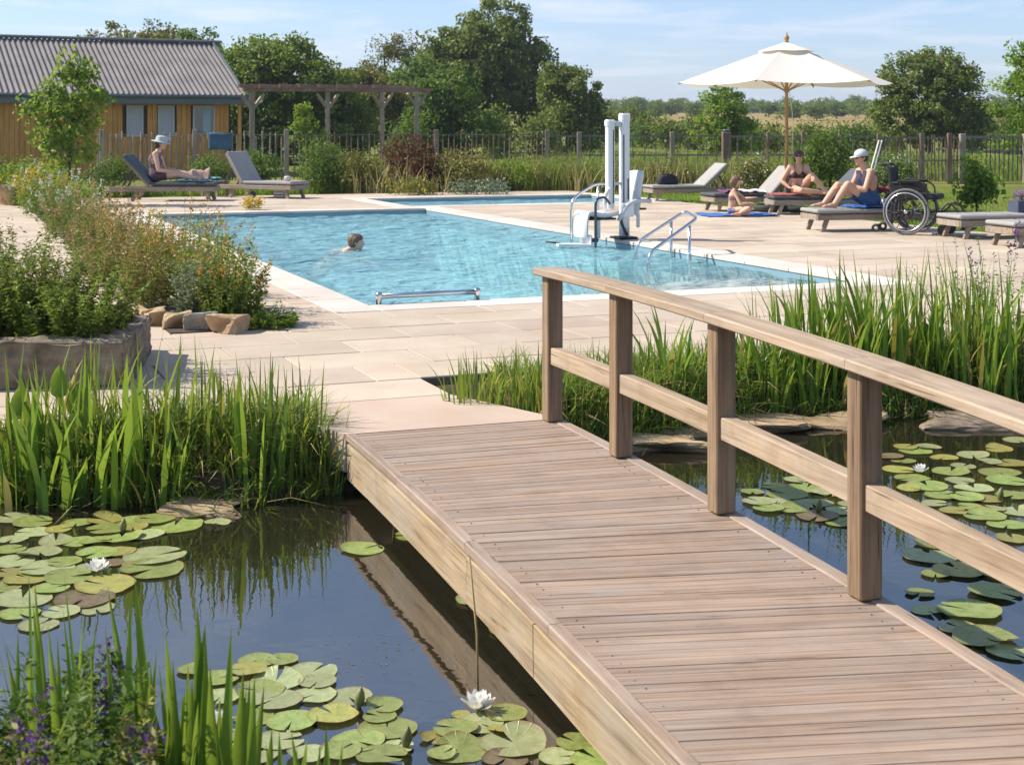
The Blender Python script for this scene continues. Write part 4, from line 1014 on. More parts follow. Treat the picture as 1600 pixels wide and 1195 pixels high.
# the large near irises: every leaf of its own
def iris(name, label, px, D, leaves, seed, zb=None, group=None):
    rg = np.random.default_rng(seed); x0 = (px - 800) * D / FPX; zb = tz(px, D) - .03 if zb is None else zb
    t = empty(name, (x0, D, zb)); tag(t, label, 'iris', group)
    leaves = leaves + [(tx + rg.normal() * 16, ty + abs(rg.normal()) * 60 + 15, w * .9) for (tx, ty, w) in leaves for _ in (0, 1)]
    for (tx, ty, w) in leaves:
        d = rg.uniform(-.12, .12); tipz = CH - (ty - HZ) * (D + d) / FPX; tipx = (tx - 800) * (D + d) / FPX - x0
        bx = tipx * .75 + rg.normal() * .03; w = w * 1.7; h = max(.12, tipz - zb); segs = 8
        vs = []; fs = []
        face = rg.normal() * .5
        for i in range(segs + 1):
            q = i / segs; cx = bx + (tipx - bx) * q ** 1.6; cy = d * (.4 + .6 * q); cz = h * q
            ww = w * (min(1, (1 - q) * 2.0) ** .75) * (.7 + .3 * min(1, q * 3)) * .5
            ox, oy = math.cos(face) * ww, math.sin(face) * ww
            vs += [(cx - ox, cy - oy, cz), (cx, cy + .25 * ww + .0015, cz), (cx + ox, cy + oy, cz)]
        for i in range(segs):
            for j in (0, 1): fs.append((i * 3 + j, i * 3 + j + 1, i * 3 + j + 4, i * 3 + j + 3))
        MB().add(vs, fs, True).build('leaf', L_iris, t)
iris('large_iris', 'large upright iris with broad leaves at the bottom of the pond', 300, 3.25,
     [(210, 898, .028), (308, 944, .032), (362, 974, .030), (258, 985, .024), (215, 1015, .026), (270, 1030, .026), (314, 1000, .028), (328, 1035, .028), (398, 1052, .024), (180, 1060, .022), (230, 1070, .030), (285, 1085, .030), (345, 1090, .026), (245, 1010, .022), (300, 1060, .028), (200, 1040, .024), (335, 1120, .028), (260, 1110, .028), (380, 1128, .024), (168, 915, .02), (222, 1120, .026), (355, 1060, .02), (190, 1120, .024), (310, 1130, .026)], 31)
iris('large_iris', 'short iris tuft at the bottom edge, right of the large one', 440, 2.95,
     [(425, 1135, .022), (436, 1140, .024), (510, 1130, .022), (455, 1142, .020), (480, 1150, .022), (465, 1165, .02), (415, 1160, .018), (500, 1165, .018), (535, 1160, .014)], 32)
iris('small_iris', 'few pale iris blades among the sage at the left edge', 95, 3.2,
     [(45, 890, .018), (100, 900, .016), (60, 960, .018), (130, 965, .012), (28, 985, .016), (150, 960, .010)], 33)
# arrow shaped leaves in the reeds
for k, (px, D, lv, lab) in enumerate(((95, 7.5, [(92, 572), (60, 640), (118, 600), (138, 660), (30, 605)], 'broad arrow leaved plant among the left irises'), (1440, 9.9, [(1448, 505), (1425, 560)], 'broad arrow leaf standing in the right shore reeds'))):
    rg = np.random.default_rng(70 + k); x0 = (px - 800) * D / FPX; zb = tz(px, D) - .05
    t = empty('arrow_leaf_plant', (x0, D, zb)); tag(t, lab, 'plant')
    for tx, ty in lv:
        X = (tx - 800) * D / FPX - x0; Z = CH - (ty - HZ) * D / FPX - zb; w = .055
        MB().tube(bezier_path([(X * .3, 0, 0), (X * .8, 0, Z * .5), (X, 0, Z - .16)], 3), .004, 5).build('stalk', L_bright, t)
        pr = [(0, .2), (.02, .8), (.06, 1), (.11, .8), (.15, .4), (.17, 0.05)]; vs = []; fs = []
        for h_, f in pr: vs += [(X - w * f, .012 * f, Z - .17 + h_), (X, .02, Z - .17 + h_), (X + w * f, -.01 * f, Z - .17 + h_)]
        for i in range(len(pr) - 1):
            for j in (0, 1): fs.append((i * 3 + j, i * 3 + j + 1, i * 3 + j + 4, i * 3 + j + 3))
        MB().add(vs, fs, True).build('leaf', L_bright, t)

# ---- lily pads
def pad_mat(name, a, b, edge):
    m, nt = new_mat(name)
    tcn = N(nt, 'ShaderNodeTexCoord').outputs['Object']; oi = N(nt, 'ShaderNodeObjectInfo').outputs['Random']
    s = N(nt, 'ShaderNodeSeparateXYZ', {0: tcn})
    an = N(nt, 'ShaderNodeMath', {0: s.outputs[1], 1: s.outputs[0]}, operation='ARCTAN2').outputs[0]
    vein = N(nt, 'ShaderNodeMath', {0: N(nt, 'ShaderNodeMath', {0: an, 1: 16.0}, operation='MULTIPLY').outputs[0]}, operation='COSINE').outputs[0]
    vf = ramp(nt, vein, [(.90, (0, 0, 0)), (1.0, (.35, .35, .35))])
    off = N(nt, 'ShaderNodeVectorMath', {0: tcn, 1: N(nt, 'ShaderNodeCombineXYZ', {0: N(nt, 'ShaderNodeMath', {0: oi, 1: 30.0}, operation='MULTIPLY').outputs[0]}).outputs[0]}, operation='ADD').outputs[0]
    n1 = N(nt, 'ShaderNodeTexNoise', {'Vector': off, 'Scale': 2.6, 'Detail': 6.0, 'Roughness': .65}).outputs[0]
    cc = mix(nt, ramp(nt, n1, [(.35, (0, 0, 0)), (.66, (1, 1, 1))]), c4(a), c4(b))
    r = N(nt, 'ShaderNodeVectorMath', {0: tcn}, operation='LENGTH').outputs['Value']
    n5 = N(nt, 'ShaderNodeMath', {0: r, 1: N(nt, 'ShaderNodeMath', {0: n1, 1: .35}, operation='MULTIPLY').outputs[0]}, operation='ADD').outputs[0]
    ef = ramp(nt, n5, [(1.06, (0, 0, 0)), (1.2, (.8, .8, .8))]) if False else N(nt, 'ShaderNodeMapRange', {0: n5, 1: 1.08, 2: 1.22, 3: 0.0, 4: .8}).outputs[0]
    cc = mix(nt, vf, cc, c4(tuple(min(1, c * 1.5) for c in b))); cc = mix(nt, ef, cc, c4(edge))
    cc = N(nt, 'ShaderNodeHueSaturation', {'Hue': N(nt, 'ShaderNodeMapRange', {0: oi, 3: .485, 4: .515}).outputs[0], 'Value': N(nt, 'ShaderNodeMapRange', {0: oi, 3: .75, 4: 1.2}).outputs[0], 'Color': cc}).outputs[0]
    bp = N(nt, 'ShaderNodeBump', {'Strength': .35, 'Distance': .03, 'Height': mix(nt, .5, n1, vf)}).outputs[0]
    b_ = N(nt, 'ShaderNodeBsdfPrincipled', {'Base Color': cc, 'Roughness': .38, 'Specular IOR Level': .6, 'Normal': bp})
    t_ = N(nt, 'ShaderNodeBsdfTranslucent', {'Color': cc})
    finish(nt, N(nt, 'ShaderNodeMixShader', {0: .15, 1: b_.outputs[0], 2: t_.outputs[0]}).outputs[0]); return m
M_pad = pad_mat('lily_pad_green', (.20, .26, .055), (.33, .38, .12), (.32, .23, .07))
M_padp = pad_mat('lily_pad_pale', (.29, .34, .14), (.42, .45, .23), (.36, .26, .09))
M_pady = pad_mat('lily_pad_yellow', (.26, .27, .06), (.40, .36, .10), (.30, .16, .04))
M_padb = pad_mat('lily_pad_brown', (.16, .12, .05), (.28, .23, .12), (.10, .06, .03))
pad_lib = {}
def pad_mesh(kind, var):
    if (kind, var) in pad_lib: return pad_lib[kind, var]
    rg = np.random.default_rng(800 + var); n = 34; gap = rg.uniform(.10, .22); vs = [(0, 0, 0)]; fs = []
    ph = rg.uniform(0, 6.28, 4); lift = rg.uniform(0, 1) ** 2 * .22 + .015
    rings = (.33, .66, .92, 1.0)
    for ri, r in enumerate(rings):
        for i in range(n + 1):
            a = gap + (2 * math.pi - 2 * gap) * i / n
            endr = 1 - .10 * math.exp(-min(i, n - i) / 1.2)
            rr = r * endr * (1 + .030 * math.sin(3 * a + ph[0]) + .02 * math.sin(5 * a + ph[1]) + .012 * math.sin(11 * a + ph[2]))
            z = .012 * math.sin(4 * a + ph[3]) * r + (lift * max(0, math.cos(a - ph[0])) ** 3 * r ** 3) + (.02 if ri == 3 else 0)
            vs.append((rr * math.cos(a), rr * math.sin(a), z))
    for i in range(n): fs.append((0, 1 + i, 2 + i))
    for k in range(3):
        for i in range(n): a = 1 + k * (n + 1) + i; fs.append((a, a + n + 1, a + n + 2, a + 1))
    me = MB().add(vs, fs, True).mesh('lily_pad'); me.materials.append({'g': M_pad, 'p': M_padp, 'y': M_pady, 'b': M_padb}[kind]); pad_lib[kind, var] = me
    return me
PADS_A = "21,812,60,p 52,818,60,g 52,833,56,p 91,828,40,y 87,846,52,p 122,848,46,g 150,848,46,g 166,829,60,g 190,841,60,g 212,814,56,g 227,836,56,p 208,826,44,y 273,822,86,g 241,813,62,g 311,805,58,p 340,818,40,p 164,813,54,y 16,860,46,g 62,865,66,p 21,878,62,p 72,890,84,p 100,880,54,g 241,871,96,p 238,891,94,g 108,904,74,g 42,905,70,y 164,916,90,y 7,918,50,g 35,937,88,p 130,938,90,b 152,865,62,g 186,863,50,y 120,818,50,g 20,845,44,p 140,888,40,p 12,896,44,y 80,922,56,g 178,880,36,b 205,884,30,y 30,960,60,g 95,958,56,p 150,952,54,p 60,978,60,p"
PADS_B = "402,1034,58,g 441,1032,48,g 387,1049,60,y 489,1050,76,p 431,1065,80,p 496,1067,58,p 405,1081,76,g 427,1097,86,p 492,1087,66,p 545,1090,72,p 601,1105,56,g 520,1118,76,y 592,1121,52,g 456,1130,76,g 398,1122,60,g 605,1139,90,g 558,1160,84,g 438,1158,76,p 532,1176,64,g 597,1184,80,g 622,1168,50,p 340,1060,66,g 345,1090,60,p 372,1150,56,p 400,1180,70,p 352,1182,60,g 480,1182,60,p 330,1128,60,y 300,1048,44,g"
PADS_C = "790,1118,66,g 751,1133,70,p 710,1141,70,g 683,1155,52,y 718,1173,88,g 802,1162,104,p 790,1186,70,b 898,1162,58,g 873,1185,62,p 931,1189,78,g 776,1142,30,y 720,1118,30,y 690,1180,44,g"
PADS_U = "567,858,66,g 793,986,58,g 828,1001,34,g 936,1130,50,p 640,838,48,g 676,868,30,g 742,938,60,p"
PADS_R = "1186,785,52,p 1228,773,64,g 1261,763,62,g 1297,752,54,p 1269,788,62,p 1200,796,48,g 1240,797,46,g 1277,808,64,b 1312,799,42,p 1312,818,44,g 1449,761,62,g 1486,738,56,g 1522,764,58,p 1562,740,62,g 1580,725,54,y 1574,753,62,g 1474,774,58,g 1510,778,52,g 1538,808,64,g 1574,823,60,g 1584,776,52,g 1467,851,72,g 1453,870,84,p 1498,893,76,y 1562,897,68,g 1462,899,44,g 1556,927,80,g 1590,917,50,p 1437,928,44,g 1514,956,96,g 1498,981,66,p 1538,999,96,g 1450,955,50,p 1578,1020,70,p 1404,735,50,y 1425,748,54,g 1540,780,48,y 1500,752,44,p 1390,715,44,b 1430,706,50,g 1520,712,48,p 1590,800,50,p 1400,780,36,p 1412,722,38,g 1450,700,40,p 1475,716,42,y 1505,730,38,p 1545,722,40,p 1560,702,42,y 1590,690,44,p 1420,765,36,y 1460,788,40,p 1490,800,42,y 1515,792,38,g 1550,796,40,p 1582,843,50,y 1556,857,46,g 1210,760,40,y 1245,752,40,p 1175,770,36,g 1220,786,40,p 1300,772,42,y 1330,790,40,p 1285,770,36,p 1415,700,36,y"
PADG = (('A', PADS_A, 'lily pad in the raft beside the left bank irises', 'lily pads by the left bank'), ('B', PADS_B, 'lily pad in the raft beside the large iris', 'lily pads before the large iris'), ('C', PADS_C, 'lily pad near the white lily beside the bridge', 'lily pads beside the bridge'), ('U', PADS_U, 'lone lily pad in the shade along the bridge side', 'lone lily pads along the bridge'), ('R', PADS_R, 'lily pad on the water beyond the bridge handrail', 'lily pads beyond the handrail'))
KW = {'g': 'green', 'p': 'pale green', 'y': 'yellowing', 'b': 'brown tinged'}
ORD = 'first second third fourth fifth sixth seventh eighth ninth tenth eleventh twelfth thirteenth fourteenth fifteenth sixteenth seventeenth eighteenth nineteenth twentieth'.split() + ['twenty-' + w for w in 'first second third fourth fifth sixth seventh eighth ninth'.split()]
k = 0
for code, data, lab, grp in PADG:
    items = [(float(x), float(y), float(w), kd) for x, y, w, kd in (it.split(',') for it in data.split())]; seen = {}
    for x, y, w, kd in sorted(items):
        q = P(x, y, WATER); r = w * q.y / FPX / 2 * 1.04
        o = link('lily_pad', pad_mesh(kd, int(rng.integers(14))), None); o.location = (q.x, q.y, WATER + .004 + .0016 * (k % 5))
        o.scale = (r, r, r); o.rotation_euler = (float(rng.normal(0, .02)), float(rng.normal(0, .02)), float(rng.uniform(0, 6.28)))
        i = seen[kd] = seen.get(kd, -1) + 1; tot = sum(1 for it in items if it[3] == kd)
        tag(o, (ORD[i] + ' ' + KW[kd] + ' ' + lab.replace('lily pad', 'lily pad from the left', 1)) if tot > 1 else 'only ' + KW[kd] + ' ' + lab, 'lily pad', grp); k += 1
# ---- white lilies and buds
M_petal = leaf_mat('lily_petals', [(.80, .80, .74), (.86, .86, .82)], .3, (.9, .9, .75), .4)
M_stam = plain('lily_stamens', (.75, .50, .06), .6)
M_bud = plain('lily_bud', (.16, .18, .06), .5, .3, 20)
def lily(label, px, py, w):
    q = P(px, py + w * .12, WATER); r = w * q.y / FPX / 2
    t = empty('water_lily', (q.x, q.y, WATER + .012)); tag(t, label, 'water lily', None); rg = np.random.default_rng(int(px))
    t.scale = (r, r, r)
    for ring, (nn, tilt, ln) in enumerate(((8, .30, 1.0), (8, .75, .95), (6, 1.12, .78))):
        me = None
        vs = []; fs = []
        pr = [(0, .10), (.25, .20), (.5, .25), (.75, .19), (.92, .08), (1, .01)]
        for i, (u, wd) in enumerate(pr):
            tt = tilt + .25 * u; x = ln * u * math.cos(tt); z = ln * u * math.sin(tt)
            vs += [(x, -wd, z + .09), (x, 0, z), (x, wd, z + .09)]
        for i in range(len(pr) - 1):
            for j in (0, 1): fs.append((i * 3 + j, i * 3 + j + 1, i * 3 + j + 4, i * 3 + j + 3))
        me = MB().add(vs, fs, True).mesh('petal'); me.materials.append(M_petal)
        for i in range(nn):
            o = link('petal', me, None, t); o.rotation_euler = (0, rg.normal() * .06, 2 * math.pi * (i + .5 * (ring % 2)) / nn + rg.normal() * .08)
    mb = MB()
    for i in range(18):
        a = i * 2.4; rr = .06 + .10 * (i % 3) / 2; mb.tube([(rr * math.cos(a), rr * math.sin(a), .05), (rr * 1.5 * math.cos(a), rr * 1.5 * math.sin(a), .42)], [.025, .012], 5)
    mb.build('stamen', M_stam, t)['kind'] = 'stuff'
lily('white water lily in the raft by the left bank', 153, 892, 46)
lily('white water lily with a yellow heart, closest to the bridge side', 747, 1107, 64)
lily('white water lily half hidden behind the large near iris', 346, 1130, 44)
lily('small white water lily beyond the bridge handrail', 1438, 738, 30)
for x, y, lab in ((560, 1105, 'closed lily bud standing on a pad before the large iris'), (633, 1168, 'closed lily bud nearest the bottom of the pond'), (1561, 782, 'closed lily bud beyond the handrail near the right edge'), (191, 832, 'brownish lily bud in the left bank raft'), (1278, 802, 'small dark bud beyond the third bridge post')):
    q = P(x, y, WATER); o = MB().lathe((0, 0, 0), [(.004, -.03), (.008, 0), (.016, .02), (.018, .035), (.012, .055), (.002, .072)], 10).build('lily_bud', M_bud); o.location = (q.x, q.y, WATER); o.rotation_euler = (.1, .15, 0); tag(o, lab, 'lily bud')
# thin stems and the small black pond lamp under the bridge side
q = P(752, 1080, WATER); mb = MB(); mb.tube([(0, 0, -.05), (-.005, 0, .20), (-.03, .01, .45)], .004, 5); o = mb.build('dry_stalk', L_straw); o.location = (q.x - .01, q.y, WATER); tag(o, 'thin dry stalk standing in the water beside the white lily', 'stalk')
q = P(884, 1092, WATER); t = empty('pond_lamp', (q.x, q.y, WATER - .03)); tag(t, 'small square black lamp just above the water beside the bridge', 'lamp')
MB().box((0, 0, .035), (.05, .04, .045), ch=.006).build('housing', M_dark, t); MB().box((0, -.022, .038), (.034, .004, .028)).build('lens', plain('lamp_glass', (.08, .09, .1), .1), t); MB().tube([(0, 0, -.4), (0, 0, .02)], .008, 6).build('stake', M_dark, t)
# floating specks
rg = np.random.default_rng(91); n = 150
pts = np.array([P(x, y, WATER) for x, y in zip(np.concatenate([rg.normal(560, 60, 50), rg.uniform(0, 380, 50), rg.uniform(1200, 1600, 50)]), np.concatenate([rg.normal(1020, 24, 50), rg.uniform(800, 960, 50), rg.uniform(690, 830, 50)]))]); pts[:, 2] = WATER + .003
o = leaf_obj('floating_debris', pts, rg.uniform(.006, .030, n), rg.uniform(.002, .004, n), np.c_[rg.normal(size=(n, 2)), np.zeros(n)], np.tile([0., 0, 1], (n, 1)), L_olive, None); tag(o, 'floating specks and leaf scraps on the pond', 'debris', kind='stuff')
# ================================================================== CABIN
M_clad = wood('cladding', (.44, .18, .04), (.68, .35, .10), 'z', 14, weather=.2, wcol=(.30, .20, .12), knots=True)
M_roof = plain('cement_roof_sheet', (.19, .175, .172), .85, .2, 1.2, .3, 30)
M_gutter = plain('slate_blue_paint', (.10, .135, .16), .5, .1)
M_frame = plain('pale_frame', (.45, .47, .48), .5, .08)
m, nt = new_mat('window_glass'); finish(nt, N(nt, 'ShaderNodeBsdfPrincipled', {'Base Color': (.05, .07, .09, 1), 'Roughness': .03, 'Specular IOR Level': .9}).outputs[0]); M_glass = m
M_blind = plain('window_blind', (.42, .42, .47), .8, .05)
CA = R(27); CB = Vector((-9.75, 49.5, 0))                    # near right corner of the wall; x runs left along the wall
cabin = empty('timber_cabin', CB, CA); tag(cabin, 'timber clad cabin with grey corrugated roof behind the fence', 'cabin')
EZ, RZ, HALF, CL = 2.72, 4.75, 3.9, 13.0
wins = [(-1.0, .76, 1.35, 2.36, 'blue'), (-2.3, .56, 1.3, 2.36, 'blind'), (-3.35, .56, 1.3, 2.36, 'blind')]
x = -.12
mb_w = .165; b_lib = {}
k = 0
while x > -CL:
    xc = x - mb_w / 2; hit = [w for w in wins if abs(xc - w[0]) < w[1] / 2 + mb_w / 2 - .02]
    for (z0, z1) in ([(-.1, hit[0][2]), (hit[0][3], EZ - .05)] if hit else [(-.1, EZ - .05)]):
        if z1 - z0 < .06: continue
        key = (round(z1 - z0, 3), k % 2)
        if key not in b_lib:
            b_lib[key] = MB().box((0, 0, 0), (mb_w - .008, .03 + .012 * (k % 2), z1 - z0), ch=.004).mesh('cladding_board'); b_lib[key].materials.append(M_clad)
        o = link('cladding_board', b_lib[key], None, cabin); o.location = (xc, -.016, (z0 + z1) / 2)
    x -= mb_w; k += 1
MB().box((-CL / 2, HALF, EZ / 2), (CL - .1, 2 * HALF - .06, EZ)).build('wall', plain('cabin_core', (.10, .06, .03), .9), cabin)
mb = MB(); mb.add([(-.06, .0, EZ), (-.06, 2 * HALF, EZ), (-.06, HALF, RZ - .15), (-.16, 0, EZ), (-.16, 2 * HALF, EZ), (-.16, HALF, RZ - .15)], [(0, 1, 2), (5, 4, 3), (0, 3, 4, 1), (1, 4, 5, 2), (2, 5, 3, 0)])
mb.build('gable', M_clad, cabin)
for (xc, w, z0, z1, kd) in wins:
    wd = MB().box((xc, -.05, (z0 + z1) / 2), (w - .04, .02, z1 - z0 - .04)).build('window', M_glass if kd == 'blue' else M_blind, cabin)
    for (a, b, c, d) in ((xc - w / 2 - .0, z0, xc - w / 2 + .05, z1), (xc + w / 2 - .05, z0, xc + w / 2, z1), (xc - w / 2 + .05, z0, xc + w / 2 - .05, z0 + .05), (xc - w / 2 + .05, z1 - .05, xc + w / 2 - .05, z1)):
        MB().box(((a + c) / 2, -.055, (b + d) / 2), (c - a, .06, d - b)).build('frame', M_frame, wd)
    if kd == 'blue': MB().box((xc + .1, -.064, (z0 + z1) / 2), (.26, .006, z1 - z0 - .16)).build('curtain', plain('pale_curtain', (.30, .42, .48), .8), wd)
# corrugated roof: two slopes of real corrugation
def slope(y0, z0, y1, z1, name):
    pitch = .146 * 1.25; n = int((CL + 1.0) / pitch * 8); xs_ = .35 - np.arange(n + 1) * pitch / 8; amp = .035
    vs = []; fs = []; rows_ = 4
    for r in range(rows_ + 1):
        t = r / rows_
        for i, xx in enumerate(xs_): vs.append((xx, y0 + (y1 - y0) * t, z0 + (z1 - z0) * t + amp * math.cos(i / 8 * 2 * math.pi) + (.012 if r % 2 == 0 else 0)))
    for r in range(rows_):
        for i in range(n): a = r * (n + 1) + i; fs.append((a, a + n + 1, a + n + 2, a + 1))
    MB().add(vs, fs, True).build(name, M_roof, roof)
roof = MB().box((-CL / 2 + .17, HALF, RZ + .06), (CL + 1.0, .34, .10), ch=.03).build('roof', M_roof, cabin)      # ridge cap carries the slopes
slope(-.55, EZ + .02 - .55 * (RZ - EZ) / HALF * .45 + .10, HALF, RZ, 'roof_sheet'); slope(2 * HALF + .5, EZ - .15, HALF, RZ, 'roof_sheet')
MB().box((-CL / 2 + .17, -.50, EZ - .18), (CL + 1.0, .05, .26)).build('fascia', M_gutter, cabin)
MB().tube([(.35, -.60, EZ - .05), (-CL - .6, -.60, EZ - .05)], .055, 8).build('gutter', M_gutter, cabin)
MB().beam((.34, -.5, EZ - .02), (.34, HALF, RZ + .02), .05, .20).build('verge_board', M_gutter, cabin)
MB().box((.18, -.3, 1.25), (.12, .12, 2.5), ch=.01).build('corner_post', M_clad, cabin)

# ================================================================== PERGOLA
M_perg = wood('pergola_oak', (.15, .105, .075), (.34, .26, .19), 'z', 16, weather=.5)
M_pergr = wood('pergola_beam', (.12, .065, .045), (.30, .17, .12), 'x', 16, weather=.3)
perg = empty('pergola', (0, 0, 0)); tag(perg, 'open timber pergola of braced posts and beams beyond the fence', 'pergola')
def g(px, D, z=0): return Vector(((px - 800) * D / FPX, D, z))
pp = [g(394, 43.0), g(512, 45.0), g(597, 46.6), g(651, 47.4)]
def ztop(D): return CH + 56 * D / FPX
axis = (pp[2] - pp[0]).normalized()
for q in pp:
    h = ztop(q.y); MB().box((0, 0, h / 2), (.14, .14, h), ch=.01).build('post', M_perg, perg).location = q
    for s_ in (-1, 1):
        MB().beam(q + Vector((0, 0, h - .55)), q + axis * s_ * .42 + Vector((0, 0, h - .06)), .08, .09).build('brace', M_perg, perg)
for a, b in ((pp[0] - axis * .35, pp[1]), (pp[1], pp[2] + axis * .5)):
    MB().beam(a + Vector((0, 0, ztop(a.y) + .07)), b + Vector((0, 0, ztop(b.y) + .07)), .10, .11).build('beam', M_pergr, perg)
back = Vector((1.1, 2.9, 0))
MB().beam(pp[0] + back + Vector((0, 0, 2.85)), pp[3] + axis * .6 + Vector((0, 0, ztop(pp[3].y) + .05)), .12, .14).build('beam', M_pergr, perg)
for i in range(8):
    q = pp[0] - axis * .25 + axis * i * .74; zt = ztop(q.y) + .18
    MB().beam(q - back * .12 + Vector((0, 0, zt)), q + back * 1.08 + Vector((0, 0, zt)), .06, .12).build('rafter', M_pergr, perg)

# ================================================================== FENCES
M_pale = wood('chestnut_pale', (.13, .10, .075), (.34, .28, .21), 'z', 22, weather=.6)
M_pale2 = wood('dark_pale', (.09, .058, .038), (.23, .155, .105), 'z', 22, weather=.3)
M_fpost = wood('fence_post_wood', (.16, .12, .085), (.36, .29, .22), 'z', 18, weather=.5)
M_wire = plain('grey_rail', (.16, .155, .15), .5, .15, metal=.3)
def fence(label, pts, gap, ph, pw, mat, post_px, top_z, rails=(.35, 1.3), bottom=.0, post_h=.12, rail_sz=.05, pale_shape='round', pale_up=.04, skip=None, post_mat=None, post_w=.13):
    """posts at the given photo columns, pales every gap metres, along pts (px, D)"""
    t = empty('fence'); tag(t, label, 'fence')
    pl_ = [g(*p) for p in pts]
    seg = [(a, b) for a, b in zip(pl_[:-1], pl_[1:])]
    lib = []
    for v in range(4):
        hh = ph * (1 + .035 * (v - 1.5)); mb = MB()
        if pale_shape == 'round': mb.tube([(0, 0, 0), (.006 * (v - 1.5), 0, hh * .5), (.004 * (v - 2), 0, hh * .97), (0, 0, hh)], [pw / 2, pw / 2, pw / 2.2, pw / 5], 6)
        else: mb.box((0, 0, hh / 2), (pw, pw * .5, hh))
        me = mb.mesh('pale'); me.materials.append(mat); lib.append(me)
    kk = 0
    for a, b in seg:
        L = (b - a).length; n = max(1, int(L / gap))
        for i in range(n):
            q = a.lerp(b, (i + .5) / n); o = link('pale', lib[int(rng.integers(4))], None, t); o.location = (q.x, q.y, top_z - ph + float(rng.normal(0, .012))); kk += 1
            o.rotation_euler = (float(rng.normal(0, .015)), float(rng.normal(0, .018)), float(rng.uniform(0, 3)) if pale_shape == 'round' else math.atan2((b - a).y, (b - a).x))
        for rz_ in rails:
            MB().beam(Vector((a.x, a.y + .03, rz_)), Vector((b.x, b.y + .03, rz_)), rail_sz * .7, rail_sz).build('rail', M_wire if pale_shape != 'round' else mat, t)
    xs_ = [p[0] for p in pts]; ds_ = [p[1] for p in pts]
    for px in post_px:
        q = g(px, float(np.interp(px, xs_, ds_))); h = top_z + post_h
        MB().box((0, 0, h / 2 - .1), (post_w, post_w, h + .2), ch=.012).build('post', post_mat or M_fpost, t).location = (q.x, q.y - .04, 0)
    return t
fence('rustic chestnut paling fence in front of the cabin', [(148, 40.5), (300, 40.6), (445, 40.8)], .165, 1.35, .05, M_pale, [160, 305, 448], 1.44, rails=(.5, 1.40), rail_sz=.028)
fence('dark paling fence behind the border from pergola to oak', [(455, 40.8), (680, 41.2), (852, 41.5)], .16, 1.3, .034, M_pale2, [682, 855], 1.43, rails=(.4, 1.40), rail_sz=.03)
fence('open rail fence behind the pool lift', [(862, 41.6), (1050, 41.6), (1128, 41.8)], .30, 1.15, .026, M_pale2, [905, 1050], 1.36, rails=(.25, .8, 1.36), rail_sz=.045, pale_shape='flat')
fence('dark rail fence beneath the parasol', [(1142, 41.8), (1250, 42.2), (1368, 42.5)], .42, 1.2, .035, M_pale2, [1200, 1254, 1312], 1.36, rails=(.35, .8, 1.34), rail_sz=.05, pale_shape='flat', post_w=.09, post_mat=M_pale2)
fence('brown picket fence behind the wheelchair and sapling', [(1372, 42.5), (1440, 42.6), (1498, 42.8)], .118, 1.32, .035, M_pale2, [1373, 1440, 1483], 1.32, rails=(.62, 1.30), rail_sz=.05, pale_shape='flat', post_mat=M_pale2)
fence('black railing fence across the lawn at the right edge', [(1508, 42.8), (1600, 43.2), (1700, 43.6)], .145, 1.3, .028, M_dark, [1503, 1602], 1.30, rails=(.88, 1.32), rail_sz=.075, pale_shape='flat', post_w=.17)
gp = empty('gate_post', g(1135, 40.6)); tag(gp, 'thick dark brown timber post with a cap, left of the parasol', 'post')
MB().box((0, 0, .73), (.25, .25, 1.5), ch=.02).build('shaft', M_pale2, gp); MB().box((0, 0, 1.52), (.2, .2, .08), ch=.03).build('cap', M_gutter, gp)
t = empty('hung_towel', g(345, 40.3)); tag(t, 'blue towel hung over the paling fence before the cabin', 'towel')
M_teal = plain('blue_towel_cloth', (.05, .11, .17), .95, .3, 5, .5, 60)
gxx, gzz = np.meshgrid(np.linspace(-.33, .33, 15), np.linspace(0, 1, 12)); yy = -.06 - .02 * np.sin(gxx * 16) * gzz - .015 * gzz
ii = np.arange(gxx.size).reshape(gxx.shape); ff_ = np.stack([ii[:-1, :-1], ii[:-1, 1:], ii[1:, 1:], ii[1:, :-1]], -1).reshape(-1, 4)
o = link('cloth', np_mesh('cloth', np.stack([gxx, yy, 1.44 - gzz * .46], -1).reshape(-1, 3), ff_, True), M_teal, t); sm_ = o.modifiers.new('thick', 'SOLIDIFY'); sm_.thickness = .012
MB().tube([(-.33, -.045, 1.445), (.33, -.045, 1.445)], .02, 8).build('fold', M_teal, t)

